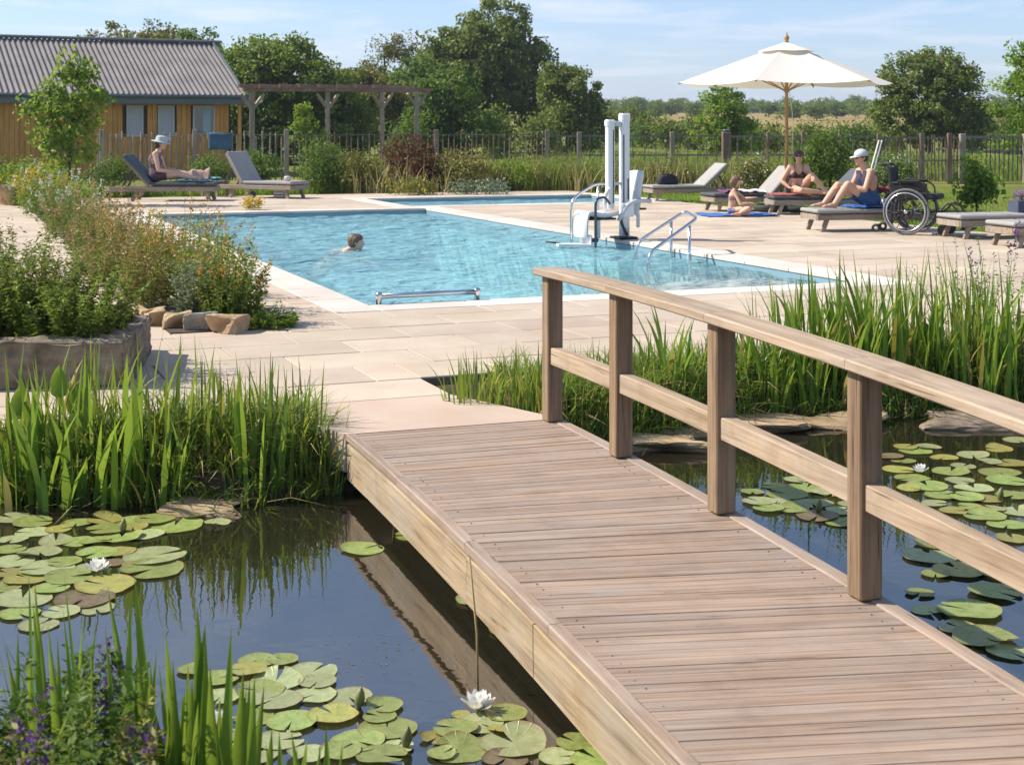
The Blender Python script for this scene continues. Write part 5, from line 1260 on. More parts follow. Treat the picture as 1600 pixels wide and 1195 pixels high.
# ================================================================== LOUNGERS
M_lw = wood('lounger_teak', (.17, .125, .085), (.36, .29, .22), 'x', 20, weather=.7, wcol=(.34, .31, .28))
M_cush = plain('grey_cushion', (.33, .32, .31), .9, .08, 4, .3, 180)
M_cushd = plain('charcoal_cushion', (.075, .08, .085), .9, .12, 4, .3, 180)
M_cushw = plain('pale_cushion', (.62, .61, .59), .9, .05, 4, .3, 180)
M_cusht = plain('slate_teal_cushion', (.075, .115, .14), .9, .12, 4, .3, 180)
M_pipe = plain('dark_piping', (.05, .052, .055), .8)
def lounger(label, foot, ang, back, cush, seat_c=None, scale=1.0, L=1.95, Wd=.68, sh=.27, group='sun loungers round the pool'):
    """foot: middle of the foot end on the ground; the head lies along ang; back: backrest angle"""
    t = empty('sun_lounger', foot, ang, scale=scale); tag(t, label, 'sun lounger', group)
    hy = Wd / 2; hinge = 1.20
    for s_ in (-1, 1):
        MB().box((L / 2, s_ * (hy - .03), sh - .045), (L, .045, .085), ch=.006).build('side_rail', M_lw, t)
        for (xa, xb) in ((.20, .10), (1.42, 1.54)):
            MB().beam((xa, s_ * (hy - .075), sh - .02), (xb, s_ * (hy - .065), 0), .045, .07, up=(1, 0, 0), ch=.005).build('leg', M_lw, t)
    MB().box((.02, 0, sh - .045), (.045, Wd - .11, .085)).build('end_rail', M_lw, t)
    for i in range(9): MB().box((.12 + i * .125, 0, sh + .0), (.085, Wd - .11, .02)).build('slat', M_lw, t)
    sc = seat_c or cush
    st = MB().box((hinge / 2 - .01, 0, sh + .048), (hinge, Wd - .02, .062), ch=.02).build('seat_cushion', sc, t)
    for x in (.42, .82): MB().box((x, 0, sh + .079), (.012, Wd - .05, .004)).build('seam', M_pipe, st)
    ca, sa = math.cos(back), math.sin(back)
    rot = Matrix.Rotation(-back, 3, 'Y')
    def at(d, n, y=0): return Vector((hinge + d * ca - n * sa, y, sh + .03 + d * sa + n * ca))
    MB().box(at(.37, .018), (.74, Wd - .02, .062), rot, ch=.02).build('backrest_cushion', cush, t)
    for s_ in (-1, 1):
        MB().beam(at(0, -.035, s_ * (hy - .05)), at(.74, -.035, s_ * (hy - .05)), .04, .045).build('back_rail', M_lw, t)
        if back > .2: MB().beam(at(.45, -.05, s_ * (hy - .10)), (hinge + .55, s_ * (hy - .10), sh - .04), .025, .03).build('back_strut', M_pipe, t)
    for i in range(5): MB().box(at(.1 + i * .14, -.03), (.08, Wd - .14, .016), rot).build('slat', M_lw, t)
    return t
def uvang(extra=0): return PA + R(extra)
LG = {}
LG['a'] = lounger('slate lounger with raised back that the hatted woman sits on', Vector((-6.50, 31.4, 0)), R(180 + 2), R(48), M_cusht, M_cushd, scale=1.17)
LG['b'] = lounger('pale grey empty lounger with raised back before the cabin fence', Vector((-4.80, 32.2, 0)), R(180 - 26), R(58), M_cush, M_cush, scale=1.12)
LG['1'] = lounger('grey lounger with the dark bag, behind the pool lift', P(1012, 314), uvang(-8), R(42), M_cush)
LG['2'] = lounger('grey lounger behind the sitting girl', P(1108, 331) + Vector((0, .25, 0)), uvang(-6), R(46), M_cush, M_cushd)
LG['3'] = lounger('lounger with pale back and red towel that the woman in the bikini uses', P(1203, 335) + Vector((0, .1, 0)), uvang(-16), R(44), M_cushw, M_cushd)
LG['4'] = lounger('charcoal backed lounger the man in the cap sits on', P(1264, 361), uvang(-10), R(36), M_cushd, M_cush)
LG['5'] = lounger('flat grey lounger right of the wheelchair', P(1482, 372), uvang(-8), R(0), M_cush)
LG['6'] = lounger('flat grey lounger closest to the right picture edge', P(1562, 386), uvang(-6), R(0), M_cush)
def on_l(k, x, y, z): return LG_m[k] @ Vector((x, y, z))
LG_m = {k: Matrix.Translation(o.location) @ Matrix.Rotation(o.rotation_euler.z, 4, 'Z') @ Matrix.Scale(o.scale.x, 4) for k, o in LG.items()}
SEAT = .27 + .08

def cloth(name, label, cat, loc, ang, sx, sy, mat, seed, amp=.012, drop=0, group=None, thick=.012, zfun=None):
    rg = np.random.default_rng(seed); a, b = np.meshgrid(np.linspace(-.5, .5, 34), np.linspace(-.5, .5, 24)); ph = rg.uniform(0, 6, 6)
    z = amp * (np.sin(a * 11 + ph[0] + 3 * b) + np.sin(b * 13 + ph[1] - 2 * a) + .7 * np.sin(a * 23 + b * 17 + ph[2])) * .6 + amp * 1.2
    if zfun is not None: z = z + zfun(a, b)
    X = a * sx * (1 + .03 * np.sin(b * 9 + ph[3])); Y = b * sy * (1 + .03 * np.sin(a * 8 + ph[4])); i = np.arange(a.size).reshape(a.shape)
    f = np.stack([i[:-1, :-1], i[:-1, 1:], i[1:, 1:], i[1:, :-1]], -1).reshape(-1, 4)
    o = link(name, np_mesh(name, np.stack([X, Y, z], -1).reshape(-1, 3), f, True), mat); o.location = loc; o.rotation_euler = (0, 0, ang); tag(o, label, cat, group)
    md = o.modifiers.new('thick', 'SOLIDIFY'); md.thickness = thick; md.offset = 1
    return o
M_blue = plain('bright_blue_towel', (.035, .13, .40), .95, .35, 7, .6, 90)
M_pinkt = plain('blush_towel', (.52, .36, .31), .95, .15, 5, .6, 90)
M_redt = plain('rose_towel', (.33, .10, .10), .95, .3, 9, .6, 90)
M_whitet = plain('white_towel', (.66, .62, .64), .95, .12, 5, .6, 90)
M_plum = plain('plum_towel', (.16, .06, .16), .95, .3, 6, .6, 90)
M_teal2 = plain('aqua_towel', (.16, .38, .46), .95, .3, 6, .6, 90)
M_navy = plain('navy_fabric', (.016, .018, .032), .85, .2, 5, .5, 120)
ea = LG['4'].rotation_euler.z
q = P(1152, 337); cloth('ground_towel', 'bright blue towel spread on the paving under the girl', 'towel', (q.x, q.y, .004), uvang(-14), 1.35, .85, M_blue, 5, .012)
cloth('seat_towel', 'blue towel on the lounger under the man in the cap', 'towel', on_l('4', .98, 0, SEAT), ea, .62, .60, M_blue, 6, .014)
cloth('seat_towel', 'rose coloured towel on the bikini woman\'s lounger', 'towel', on_l('3', .50, 0, SEAT), LG['3'].rotation_euler.z, .95, .60, M_redt, 7, .012)
cloth('seat_towel', 'white and pale towel on the lounger behind the girl', 'towel', on_l('2', .82, 0, SEAT), LG['2'].rotation_euler.z, .6, .60, M_whitet, 8, .02)
cloth('seat_towel', 'plum towel at the edge of the lounger behind the girl', 'towel', on_l('2', .40, -.14, SEAT), LG['2'].rotation_euler.z, .34, .34, M_plum, 9, .02)
cloth('seat_towel', 'aqua towel under the hatted woman\'s feet', 'towel', on_l('a', .45, 0, SEAT), LG['a'].rotation_euler.z, .8, .56, M_teal2, 10, .012)
cloth('draped_towel', 'blush pink towel draped beside the hatted woman\'s shins', 'towel', on_l('a', .42, -.12, SEAT + .02), LG['a'].rotation_euler.z, .60, .32, M_pinkt, 11, .03, zfun=lambda a, b: .20 * np.exp(-((b - .1) / .22) ** 2) * (1 - .3 * a))
cloth('crumpled_towel', 'crumpled teal patterned cloth beside the bikini woman', 'towel', on_l('3', .98, -.12, SEAT + .01), LG['3'].rotation_euler.z, .36, .28, plain('patterned_cloth', (.16, .30, .29), .95, .6, 14), 12, .045)
cloth('crumpled_towel', 'deep red cloth over the back of the man\'s lounger', 'towel', on_l('4', 1.45, .12, SEAT + .22), ea, .45, .4, plain('crimson_cloth', (.20, .03, .045), .95, .4, 9), 13, .04)
cloth('folded_towel', 'small aqua towel on the low table by the pale lounger', 'towel', on_l('b', 2.13, .0, .362), LG['b'].rotation_euler.z, .26, .2, M_teal2, 14, .014)
# the bag
def bag(label, loc, ang, sx, sy, sz, mat):
    t = empty('beach_bag', loc, ang); tag(t, label, 'bag')
    vs = []; rows_ = [(0, .92), (.25, 1.0), (.6, .96), (.85, .86), (1, .80)]; n = 20
    for h, f in rows_:
        for i in range(n):
            a = 2 * math.pi * i / n; c, s_ = math.cos(a), math.sin(a); pw_ = .45
            vs.append((sx / 2 * f * abs(c) ** pw_ * (1 if c > 0 else -1), sy / 2 * f * abs(s_) ** pw_ * (1 if s_ > 0 else -1), h * sz + (.012 * math.sin(3 * a) if h == 1 else 0)))
    fs = [(r * n + i, r * n + (i + 1) % n, (r + 1) * n + (i + 1) % n, (r + 1) * n + i) for r in range(4) for i in range(n)] + [tuple(reversed(range(n)))]
    fs.append(tuple(4 * n + i for i in range(n)))
    MB().add(vs, fs, True).build('body', mat, t)
    for s_ in (-1, 1): MB().tube(bezier_path([(-sx * .22, s_ * sy * .3, sz * .95), (-sx * .15, s_ * sy * .34, sz * 1.12), (sx * .15, s_ * sy * .34, sz * 1.12), (sx * .22, s_ * sy * .3, sz * .95)], 4), .009, 6).build('handle', mat, t)
bag('navy beach bag on the lounger behind the pool lift', on_l('1', .48, .05, SEAT + .0), LG['1'].rotation_euler.z, .46, .26, .20, M_navy)
# low table beside the pale lounger, with cup and ball beneath
tb = empty('side_table', on_l('b', 2.13, 0, 0), LG['b'].rotation_euler.z); tag(tb, 'low wooden side table beside the pale grey lounger', 'table')
for i in range(5): MB().box((-.20 + i * .1, 0, .345), (.09, .48, .03), ch=.004).build('top_slat', M_lw, tb)
for sx in (-.2, .2):
    for sy in (-.19, .19): MB().beam((sx * .9, sy, .33), (sx * 1.1, sy, 0), .05, .05).build('leg', M_lw, tb)
    MB().box((sx * .92, 0, .30), (.04, .40, .06)).build('apron', M_lw, tb)
o = MB().lathe((0, 0, 0), [(.05, 0), (.07, .04), (.075, .09), (.06, .115), (.01, .12)], 16).build('rolled_towel', M_whitet); o.location = on_l('b', .25, .08, SEAT - .002); tag(o, 'small white rolled towel at the foot of the pale lounger', 'towel')
t = empty('drinks_crate', on_l('b', .42, .05, 0), LG['b'].rotation_euler.z); tag(t, 'small white slatted crate under the pale grey lounger', 'crate')
for i in range(3):
    for s_ in (-1, 1): MB().box((0, s_ * .12, .05 + i * .07), (.26, .012, .045)).build('slat', M_frame, t)
    for s_ in (-1, 1): MB().box((s_ * .13, 0, .05 + i * .07), (.012, .225, .045)).build('slat', M_frame, t)
for sx in (-.11, .11):
    for sy in (-.10, .10): MB().box((sx, sy, .11), (.02, .02, .22)).build('post', M_frame, t)
MB().box((0, 0, .012), (.24, .22, .012)).build('floor', M_frame, t)
bm = bmesh.new(); bmesh.ops.create_uvsphere(bm, u_segments=16, v_segments=10, radius=.075)
for v in bm.verts: v.co *= 1 + .10 * math.sin(v.co.x * 60 + v.co.z * 40)
me = bpy.data.meshes.new('shoe_bag'); bm.to_mesh(me); bm.free(); o = link('swim_bag', me, plain('indigo_cloth', (.05, .05, .16), .9, .3, 20)); o.location = on_l('b', 1.0, .22, .07); tag(o, 'small indigo drawstring bag on the ground under the pale lounger', 'bag')

# ================================================================== PARASOL
M_canvas = plain('cream_canvas', (.80, .77, .72), .9, .03, 3, .15, 200)
m, nt = new_mat('parasol_canvas'); d = N(nt, 'ShaderNodeBsdfDiffuse', {'Color': (.82, .79, .74, 1)}).outputs[0]; tt_ = N(nt, 'ShaderNodeBsdfTranslucent', {'Color': (.80, .72, .60, 1)}).outputs[0]
finish(nt, N(nt, 'ShaderNodeMixShader', {0: .22, 1: d, 2: tt_}).outputs[0]); M_para = m
M_pole = wood('parasol_pole_wood', (.32, .17, .07), (.52, .32, .15), 'z', 20, knots=False, rough=.45)
UB = P(1229, 330); um = empty('parasol', UB, R(4)); tag(um, 'large cream parasol on a wooden pole over the loungers', 'parasol')
RIM, APX, RAD = 2.46, 3.22, 2.09
MB().tube([(0, 0, .08), (0, 0, 2.5), (0, 0, 3.22)], [.032, .032, .026], 14).build('pole', M_pole, um)
MB().lathe((0, 0, 3.24), [(.02, -.02), (.055, .0), (.03, .03), (.055, .07), (.05, .11), (.02, .14), (.015, .17), (.004, .20)], 14).build('finial', M_pole, um)
NR = 6; mb = MB(); vs = []; fs = []; rings = 7; per_ = 9
for k in range(NR):
    a0_, a1_ = 2 * math.pi * k / NR, 2 * math.pi * (k + 1) / NR
    p0, p1 = Vector((math.cos(a0_), math.sin(a0_), 0)), Vector((math.cos(a1_), math.sin(a1_), 0)); vs = []; fs = []
    for i in range(rings + 1):
        t_ = .09 + .91 * i / rings; z = APX - (APX - RIM) * t_
        for j in range(per_ + 1):
            s_ = j / per_; sag = -.07 * 4 * s_ * (1 - s_) * t_ * (1 - .15 * t_); pq = (p0.lerp(p1, s_)) * RAD * t_; vs.append((pq.x * (1 - .012 * 4 * s_ * (1 - s_) * t_), pq.y * (1 - .012 * 4 * s_ * (1 - s_) * t_), z + sag))
    for i in range(rings):
        for j in range(per_): a = i * (per_ + 1) + j; fs.append((a, a + per_ + 1, a + per_ + 2, a + 1))
    MB().add(vs, fs, True).build('canopy_panel', M_para, um)
    MB().beam((p0 * .06) + Vector((0, 0, APX - .075)), p0 * RAD * 1.005 + Vector((0, 0, RIM - .022)), .022, .026).build('rib', M_pole, um)
    MB().beam(p0 * .05 + Vector((0, 0, 2.32)), p0 * RAD * .52 + Vector((0, 0, APX - (APX - RIM) * .52 - .05)), .018, .022).build('strut', M_pole, um)
mb = MB(); vs = []; fs = []
for i in range(4):
    t_ = .02 + .24 * i / 3
    for j in range(24): a = 2 * math.pi * j / 24; vs.append((math.cos(a) * RAD * t_, math.sin(a) * RAD * t_, APX + .035 - (APX - RIM) * t_ * .97 + .008 * math.cos(6 * a) * t_ * 4))
for i in range(3):
    for j in range(24): fs.append((i * 24 + j, (i + 1) * 24 + j, (i + 1) * 24 + (j + 1) % 24, i * 24 + (j + 1) % 24))
MB().add(vs, fs, True).build('vent_cap', M_para, um)
MB().lathe((0, 0, 2.28), [(.04, 0), (.06, .02), (.06, .07), (.04, .09)], 12).build('runner_hub', M_pole, um)
MB().tube([(.05, -.03, 2.3), (.12, -.05, 1.7), (.09, -.04, 1.1)], .006, 5).build('cord', M_canvas, um)
MB().lathe((0, 0, 0), [(.42, .0), (.43, .04), (.40, .09), (.12, .11), (.05, .30), (.045, .46)], 24).build('base', M_pipe, um)

# white folded parasol leaning by the flowered shrub
q = g(1360, 33.5); t = empty('folded_parasol', (q.x, q.y, 0)); tag(t, 'pale wooden deck chair frame leaning by the white flowered shrub', 'deck chair'); t.name = 'deck_chair'
for dx_ in (0, .07): MB().beam((dx_ - .1, 0, .2), (dx_ + .28, .3, 1.30), .022, .03).build('leg', M_canvas, t)
MB().beam((-.08, .02, .25), (.0, .02, .25), .03, .03).build('stretcher', M_canvas, t)

# lavender pot on the flat lounger
t = empty('lavender_pot', on_l('5', 1.38, .12, SEAT + .001), LG['5'].rotation_euler.z); tag(t, 'dark blue tub of purple lavender standing on the flat grey lounger', 'planter')
t.name = 'flower_tub'
MB().prism([(-.24, -.13), (.24, -.13), (.24, .13), (-.24, .13)], 0, .17).build('tub', plain('blue_grey_tub', (.06, .075, .12), .7, .15), t)
h_ = herb('lavender', 'purple lavender flowering in the dark blue tub', 'flowers', None, on_l('5', 1.38, .12, SEAT + .168), (.22, .12), 60, (.12, .27), .04, 10, L_silver, np.random.default_rng(9), leaf_mat('lavender_flowers', [(.24, .08, .32), (.34, .14, .42), (.42, .2, .45)], .2, (.5, .2, .5)), 16, .02, .9, flen=.12, fspread=.014)
MB().lathe((0, 0, 0), [(.03, 0), (.036, .02), (.034, .1)], 12)
# small dark footstool things under the woman's lounger: a bowl and jug
o = MB().lathe((0, 0, 0), [(.20, .0), (.30, .05), (.32, .13), (.29, .14), (.27, .06), (.05, .05)], 24).build('rubber_tub', M_pipe); o.location = on_l('2', 1.05, -.55, 0.0); tag(o, 'black rubber tub on the paving beside the blue towel', 'tub')
o = MB().lathe((0, 0, 0), [(.075, 0), (.085, .02), (.09, .18), (.07, .20), (.02, .205)], 16).build('bucket', plain('grey_bucket', (.30, .32, .35), .4), None); o.location = on_l('2', 1.05, -.53, .06); tag(o, 'small grey bucket standing in the black tub', 'bucket')
# ================================================================== POOL FITTINGS
M_steel = plain('polished_steel', (.62, .63, .64), .18, .04, 3, 0, metal=1.0)
M_white = plain('white_gloss_plastic', (.74, .75, .76), .35, .03, 3, .05, 60)
M_offw = plain('pale_grey_plastic', (.55, .58, .60), .4, .05, 3, .05, 60)
M_black = plain('black_rubber', (.02, .02, .022), .55, .2)
gb = empty('grab_bar', (0, 0, 0)); tag(gb, 'low polished steel grab bar on the near pool edge', 'grab bar')
a, b = UV(.10, .02, .075), UV(1.05, .02, .075)
MB().tube([a, b], .026, 14).build('bar', M_steel, gb)
for q in (a, b): MB().lathe(q, [(.028, -.085), (.028, -.02), (.036, 0), (.034, .022), (.02, .036), (.003, .04)], 14).build('mount', M_steel, gb)

sr = empty('step_handrail'); tag(sr, 'looped steel handrail pair rising from the pool steps', 'handrail')
near = [(1.67, 17.42, -.5), (1.67, 17.42, .06), (2.36, 18.12, .45)]; far_ = [(2.30, 18.86, .50), (1.62, 18.55, .10), (1.60, 18.54, -.45)]
MB().tube(rounded(near + far_, .14, 6), .021, 12).build('rail', M_steel, sr)
for (x, y, z0, z1) in ((2.245, 18.0, -.4, .375), (2.10, 18.76, -.4, .37)): MB().tube([(x, y, z0), (x, y, z1)], .019, 12).build('upright', M_steel, sr)
MB().box((2.245, 17.985, -.05), (.05, .04, .14), ch=.01).build('flange', M_offw, sr)

# ---- the pool lift
LO = UV(5.55, 6.0, .003)
lift = empty('pool_lift', LO, PA + math.pi); tag(lift, 'white pool access lift with seat, tower and footrest at the pool edge', 'pool lift')
# local +x points over the water (towards -u), +y towards the camera side
def lb(c, s, ch=.012): return MB().box(c, s, ch=ch)
lb((0, 0, .02), (.30, .34, .035)).build('base_plate', M_black, lift)
lb((0, .02, .95), (.125, .125, 1.62), .018).build('tower', M_white, lift)
lb((0, .02, 1.745), (.14, .14, .12), .02).build('tower_cap', M_white, lift)
lb((.23, .02, 1.04), (.11, .11, 1.22), .016).build('guide_column', M_white, lift)
lb((.235, .02, 1.66), (.125, .125, .11), .02).build('guide_cap', M_white, lift)
lb((.115, .02, 1.655), (.10, .09, .075), .01).build('cross_arm', M_offw, lift)
lb((.04, .085, .95), (.018, .006, 1.1), .002).build('slot', M_black, lift)
lb((.20, .077, 1.04), (.016, .008, 1.05), .002).build('slot', M_black, lift)
lb((-.03, .084, .72), (.022, .008, .30), .003).build('lever_slot', M_black, lift)
lb((.115, .03, .80), (.12, .05, .04)).build('link_bar', M_offw, lift)
lb((0, .02, .10), (.115, .13, .16), .012).build('foot_block', M_offw, lift)
def shell(name, pts, w, mat, parent, th=.03):
    """a moulded shell: side profile pts (x, z) swept across w with rounded sides"""
    vs = []; fs = []; n = len(pts); cols = 9
    for j in range(cols):
        s_ = -1 + 2 * j / (cols - 1); curl = .05 * abs(s_) ** 4
        for i, (x, z) in enumerate(pts):
            nx0 = pts[min(i + 1, n - 1)][0] - pts[max(i - 1, 0)][0]; nz0 = pts[min(i + 1, n - 1)][1] - pts[max(i - 1, 0)][1]; l = math.hypot(nx0, nz0)
            endf = 1 - .12 * (abs(2 * i / (n - 1) - 1) ** 6)
            vs.append((x + curl * nz0 / l, s_ * w / 2 * endf, z - curl * nx0 / l * -1))
    for j in range(cols - 1):
        for i in range(n - 1): a = j * n + i; fs.append((a, a + 1, a + n + 1, a + n))
    o = MB().add(vs, fs, True).build(name, mat, parent); md = o.modifiers.new('t', 'SOLIDIFY'); md.thickness = th; md2 = o.modifiers.new('b', 'BEVEL'); md2.width = .01; md2.segments = 2; return o
seat = shell('seat', bezier_path([(.24, 0, .36), (.40, 0, .345), (.60, 0, .375), (.70, 0, .36), (.745, 0, .30), (.75, 0, .05)], 5) and [(p.x, p.z) for p in bezier_path([(.20, 0, .37), (.40, 0, .345), (.60, 0, .372), (.70, 0, .355), (.742, 0, .29), (.75, 0, .17), (.745, 0, .05)], 4)], .46, M_white, lift, .035)
seat.location = (0, .02, 0)
lb((.44, .02, .305), (.46, .36, .03), .01).build('seat_frame', M_black, lift)
lb((.49, .19, .16), (.05, .03, .26), .008).build('seat_leg', M_offw, lift)
bkr = shell('backrest', [(p.x, p.z) for p in bezier_path([(-.13, 0, .34), (-.16, 0, .52), (-.17, 0, .75), (-.21, 0, .98)], 5)], .42, M_offw, lift, .05); bkr.location = (-.04, .02, 0)
shell('back_panel', [(p.x, p.z) for p in bezier_path([(-.12, 0, .55), (-.15, 0, .80), (-.185, 0, .95)], 5)], .22, M_white, lift, .03).location = (-.07, .10, 0)
MB().tube(rounded([(-.30, .27, .55), (-.05, .27, .56), (.08, .27, .50), (.20, .24, .28)], .06), [.03] * len(rounded([(-.30, .27, .55), (-.05, .27, .56), (.08, .27, .50), (.20, .24, .28)], .06)), 10).build('armrest', M_offw, lift)
lb((.06, .25, .43), (.20, .035, .20), .03).build('arm_bracket', M_white, lift)
MB().tube(rounded([(.12, .1, .36), (.08, .12, .20), (.0, .12, .06)], .05), .022, 8).build('lever_arm', M_pipe, lift)
MB().tube(rounded([(.22, .06, .72), (.30, .12, .72), (.36, .12, .62), (.34, .1, .38)], .06), .028, 10).build('support_loop', M_white, lift)
lb((-.15, .16, .27), (.05, .03, .20), .008).build('prop', M_offw, lift)
lb((-.19, .23, .44), (.10, .03, .03), .005).build('hook', M_black, lift)
lb((.10, .20, .04), (.14, .05, .03)).build('pedal', M_black, lift)
# footrest hung over the water
fr_ = MB().prism([(.60, -.02), (1.02, -.10), (1.05, .06), (.62, .30)], -.075, -.04).build('footrest', M_white, lift)
lb((.64, .14, .02), (.03, .28, .14), .01).build('footrest_back', M_white, lift)
MB().tube([(.70, .06, .20), (.70, .06, -.05)], .018, 8).build('footrest_stem', M_white, lift)
MB().tube([(.95, -.1, -.045), (1.14, -.2, -.02)], .012, 6).build('foot_loop', M_black, lift)
lb((.60, .30, .02), (.10, .03, .06), .01).build('control_box', M_black, lift)
er = empty('entry_handrail'); tag(er, 'curved steel handrail on the pool side of the lift', 'handrail')
def lw(x, y, z): return Matrix.Translation(LO) @ Matrix.Rotation(PA + math.pi, 4, 'Z') @ Vector((x, y, z))
MB().tube(rounded([lw(.76, -.15, -.6), lw(.76, -.15, .58), lw(.30, -.32, .78), lw(.1, -.34, .78)], .16, 7), .02, 12).build('rail', M_steel, er)
MB().tube([lw(.25, -.33, .775), lw(.25, -.33, 0)], .018, 10).build('upright', M_steel, er)
er = empty('entry_handrail'); tag(er, 'dark bent handrail in front of the lift seat', 'handrail')
MB().tube(rounded([lw(.60, .32, -.6), lw(.60, .32, .60), lw(.40, .20, .62), lw(.30, .16, .52)], .10, 6), .019, 12).build('rail', plain('dark_grey_tube', (.08, .09, .10), .3, .05, metal=.6), er)

# ================================================================== WHEELCHAIR
WA = R(-28); wf = Vector((math.cos(WA), math.sin(WA), 0)); wl = Vector((-math.sin(WA), math.cos(WA), 0))
WC = P(1416, 367.5) + wl * .29 * 1.14
wc = empty('wheelchair', WC, WA, scale=1.14); tag(wc, 'empty black wheelchair with large spoked wheels beside the man\'s lounger', 'wheelchair')
M_tyre = plain('grey_tyre', (.16, .16, .165), .8)
M_rimm = plain('alloy_rim', (.68, .69, .70), .25, .04, 3, 0, metal=1.0)
M_seatb = plain('black_nylon', (.012, .012, .014), .75, .2, 6, .4, 160)
def ring(c, r, rr, n=40, m_=8):
    vs = []; fs = []
    for i in range(n):
        a = 2 * math.pi * i / n
        for j in range(m_): b_ = 2 * math.pi * j / m_; q = r + rr * math.cos(b_); vs.append((c[0] + q * math.cos(a), c[1] + rr * math.sin(b_), c[2] + q * math.sin(a)))
    for i in range(n):
        for j in range(m_): fs.append((i * m_ + j, i * m_ + (j + 1) % m_, ((i + 1) % n) * m_ + (j + 1) % m_, ((i + 1) % n) * m_ + j))
    return MB().add(vs, fs, True)
for s_ in (-1, 1):
    w = MB().lathe((0, s_ * .29, .305), [(.012, -.05), (.028, -.04), (.028, .04), (.012, .05)], 14, 'y').build('wheel', M_rimm, wc)
    ring((0, s_ * .29, .305), .288, .017).build('tyre', M_tyre, w); ring((0, s_ * .29, .305), .266, .009).build('rim', M_black, w); ring((0, s_ * .335, .305), .250, .0095).build('hand_rim', M_rimm, w)
    for i in range(12):
        a = 2 * math.pi * i / 12; MB().tube([(.02 * math.cos(a), s_ * (.29 + (.02 if i % 2 else -.02)), .305 + .02 * math.sin(a)), (.262 * math.cos(a), s_ * .29, .305 + .262 * math.sin(a))], .0055, 5).build('spoke', M_black, w)
    c = ring((.46, s_ * .235, .075), .055, .020, 20).build('caster', M_black, wc); MB().lathe((.46, s_ * .235, .075), [(.045, -.01), (.045, .01)], 14, 'y').build('caster_hub', M_pipe, c)
    MB().tube(rounded([(.46, s_ * .235 + .03, .075), (.45, s_ * .235 + .03, .17), (.43, s_ * .235, .20), (.43, s_ * .235, .30)], .03), .011, 7).build('fork', M_black, wc)
    MB().tube(rounded([(-.20, s_ * .22, .28), (.38, s_ * .22, .28), (.52, s_ * .21, .44), (.62, s_ * .20, .36), (.70, s_ * .17, .10)], .07), .0125, 8).build('side_frame', M_black, wc)
    MB().tube(rounded([(-.20, s_ * .22, .14), (-.20, s_ * .22, .50), (-.24, s_ * .22, .90), (-.36, s_ * .22, .925)], .05), .0125, 8).build('back_tube', M_black, wc)
    MB().tube([(-.28, s_ * .22, .908), (-.385, s_ * .22, .93)], .017, 8).build('push_grip', M_black, wc)
    MB().tube(rounded([(-.20, s_ * .24, .68), (.18, s_ * .24, .69), (.26, s_ * .24, .62), (.26, s_ * .24, .42)], .06), .011, 7).build('arm_frame', M_black, wc)
    MB().box((.02, s_ * .24, .705), (.30, .05, .03), ch=.012).build('arm_pad', M_seatb, wc)
    MB().box((-.02, s_ * .235, .56), (.36, .008, .20), ch=.003).build('side_guard', M_seatb, wc)
    MB().box((.74, s_ * .11, .09), (.16, .15, .018), ch=.006).build('footplate', M_black, wc)
    MB().tube([(-.2, s_ * .2, .18), (-.40, s_ * .2, .12)], .010, 6).build('anti_tip_bar', M_black, wc)
    c = ring((-.42, s_ * .2, .075), .04, .018, 16).build('anti_tip_wheel', M_black, wc)
    MB().tube([(-.30, s_ * .24, .36), (-.32, s_ * .24, .46)], .012, 6).build('brake_lever', M_rimm, wc)
MB().box((.17, 0, .50), (.44, .42, .075), ch=.02).build('seat_cushion', M_seatb, wc)
vs = []; fs = []
for i in range(9):
    for j in range(7):
        y = -.215 + .43 * j / 6; vs.append((-.205 - .03 * i / 8 - .035 * (1 - (y / .215) ** 2), y, .50 + .385 * i / 8 - (.012 * (1 - (y / .215) ** 2) if i == 8 else 0)))
for i in range(8):
    for j in range(6): a = i * 7 + j; fs.append((a, a + 1, a + 8, a + 7))
o = MB().add(vs, fs, True).build('backrest', M_seatb, wc); md = o.modifiers.new('t', 'SOLIDIFY'); md.thickness = .025
MB().tube([(-.05, -.21, .26), (.05, .21, .30)], .010, 6).build('cross_brace', M_black, wc); MB().tube([(-.05, .21, .26), (.05, -.21, .30)], .010, 6).build('cross_brace', M_black, wc)
MB().box((.66, 0, .22), (.01, .34, .10)).build('calf_strap', M_seatb, wc)
# ================================================================== PEOPLE
M_skin = plain('skin', (.60, .36, .25), .5, .08, 9, .08, 90, spec=.35)
M_skin2 = plain('skin_pale', (.63, .40, .30), .5, .08, 9, .08, 90, spec=.35)
M_hairb = plain('brown_hair', (.055, .030, .018), .5, .4, 30, .6, 120)
M_hairl = plain('fair_brown_hair', (.13, .08, .045), .5, .4, 30, .6, 120)
_b = bmesh.new(); bmesh.ops.create_icosphere(_b, subdivisions=2, radius=1.0); ICO = [v.co.copy() for v in _b.verts]; _b.free()
def capsule(bm, a, b, ra, rb):
    """rounded cone: hull of two spheres"""
    vs = [bm.verts.new(c + v * r) for c, r in ((a, ra), (b, rb)) for v in ICO]
    h = bmesh.ops.convex_hull(bm, input=vs, use_existing_faces=False)
    dead = {v for v in list(h['geom_interior']) + list(h['geom_unused']) if isinstance(v, bmesh.types.BMVert)}
    bmesh.ops.delete(bm, geom=list(dead), context='VERTS')
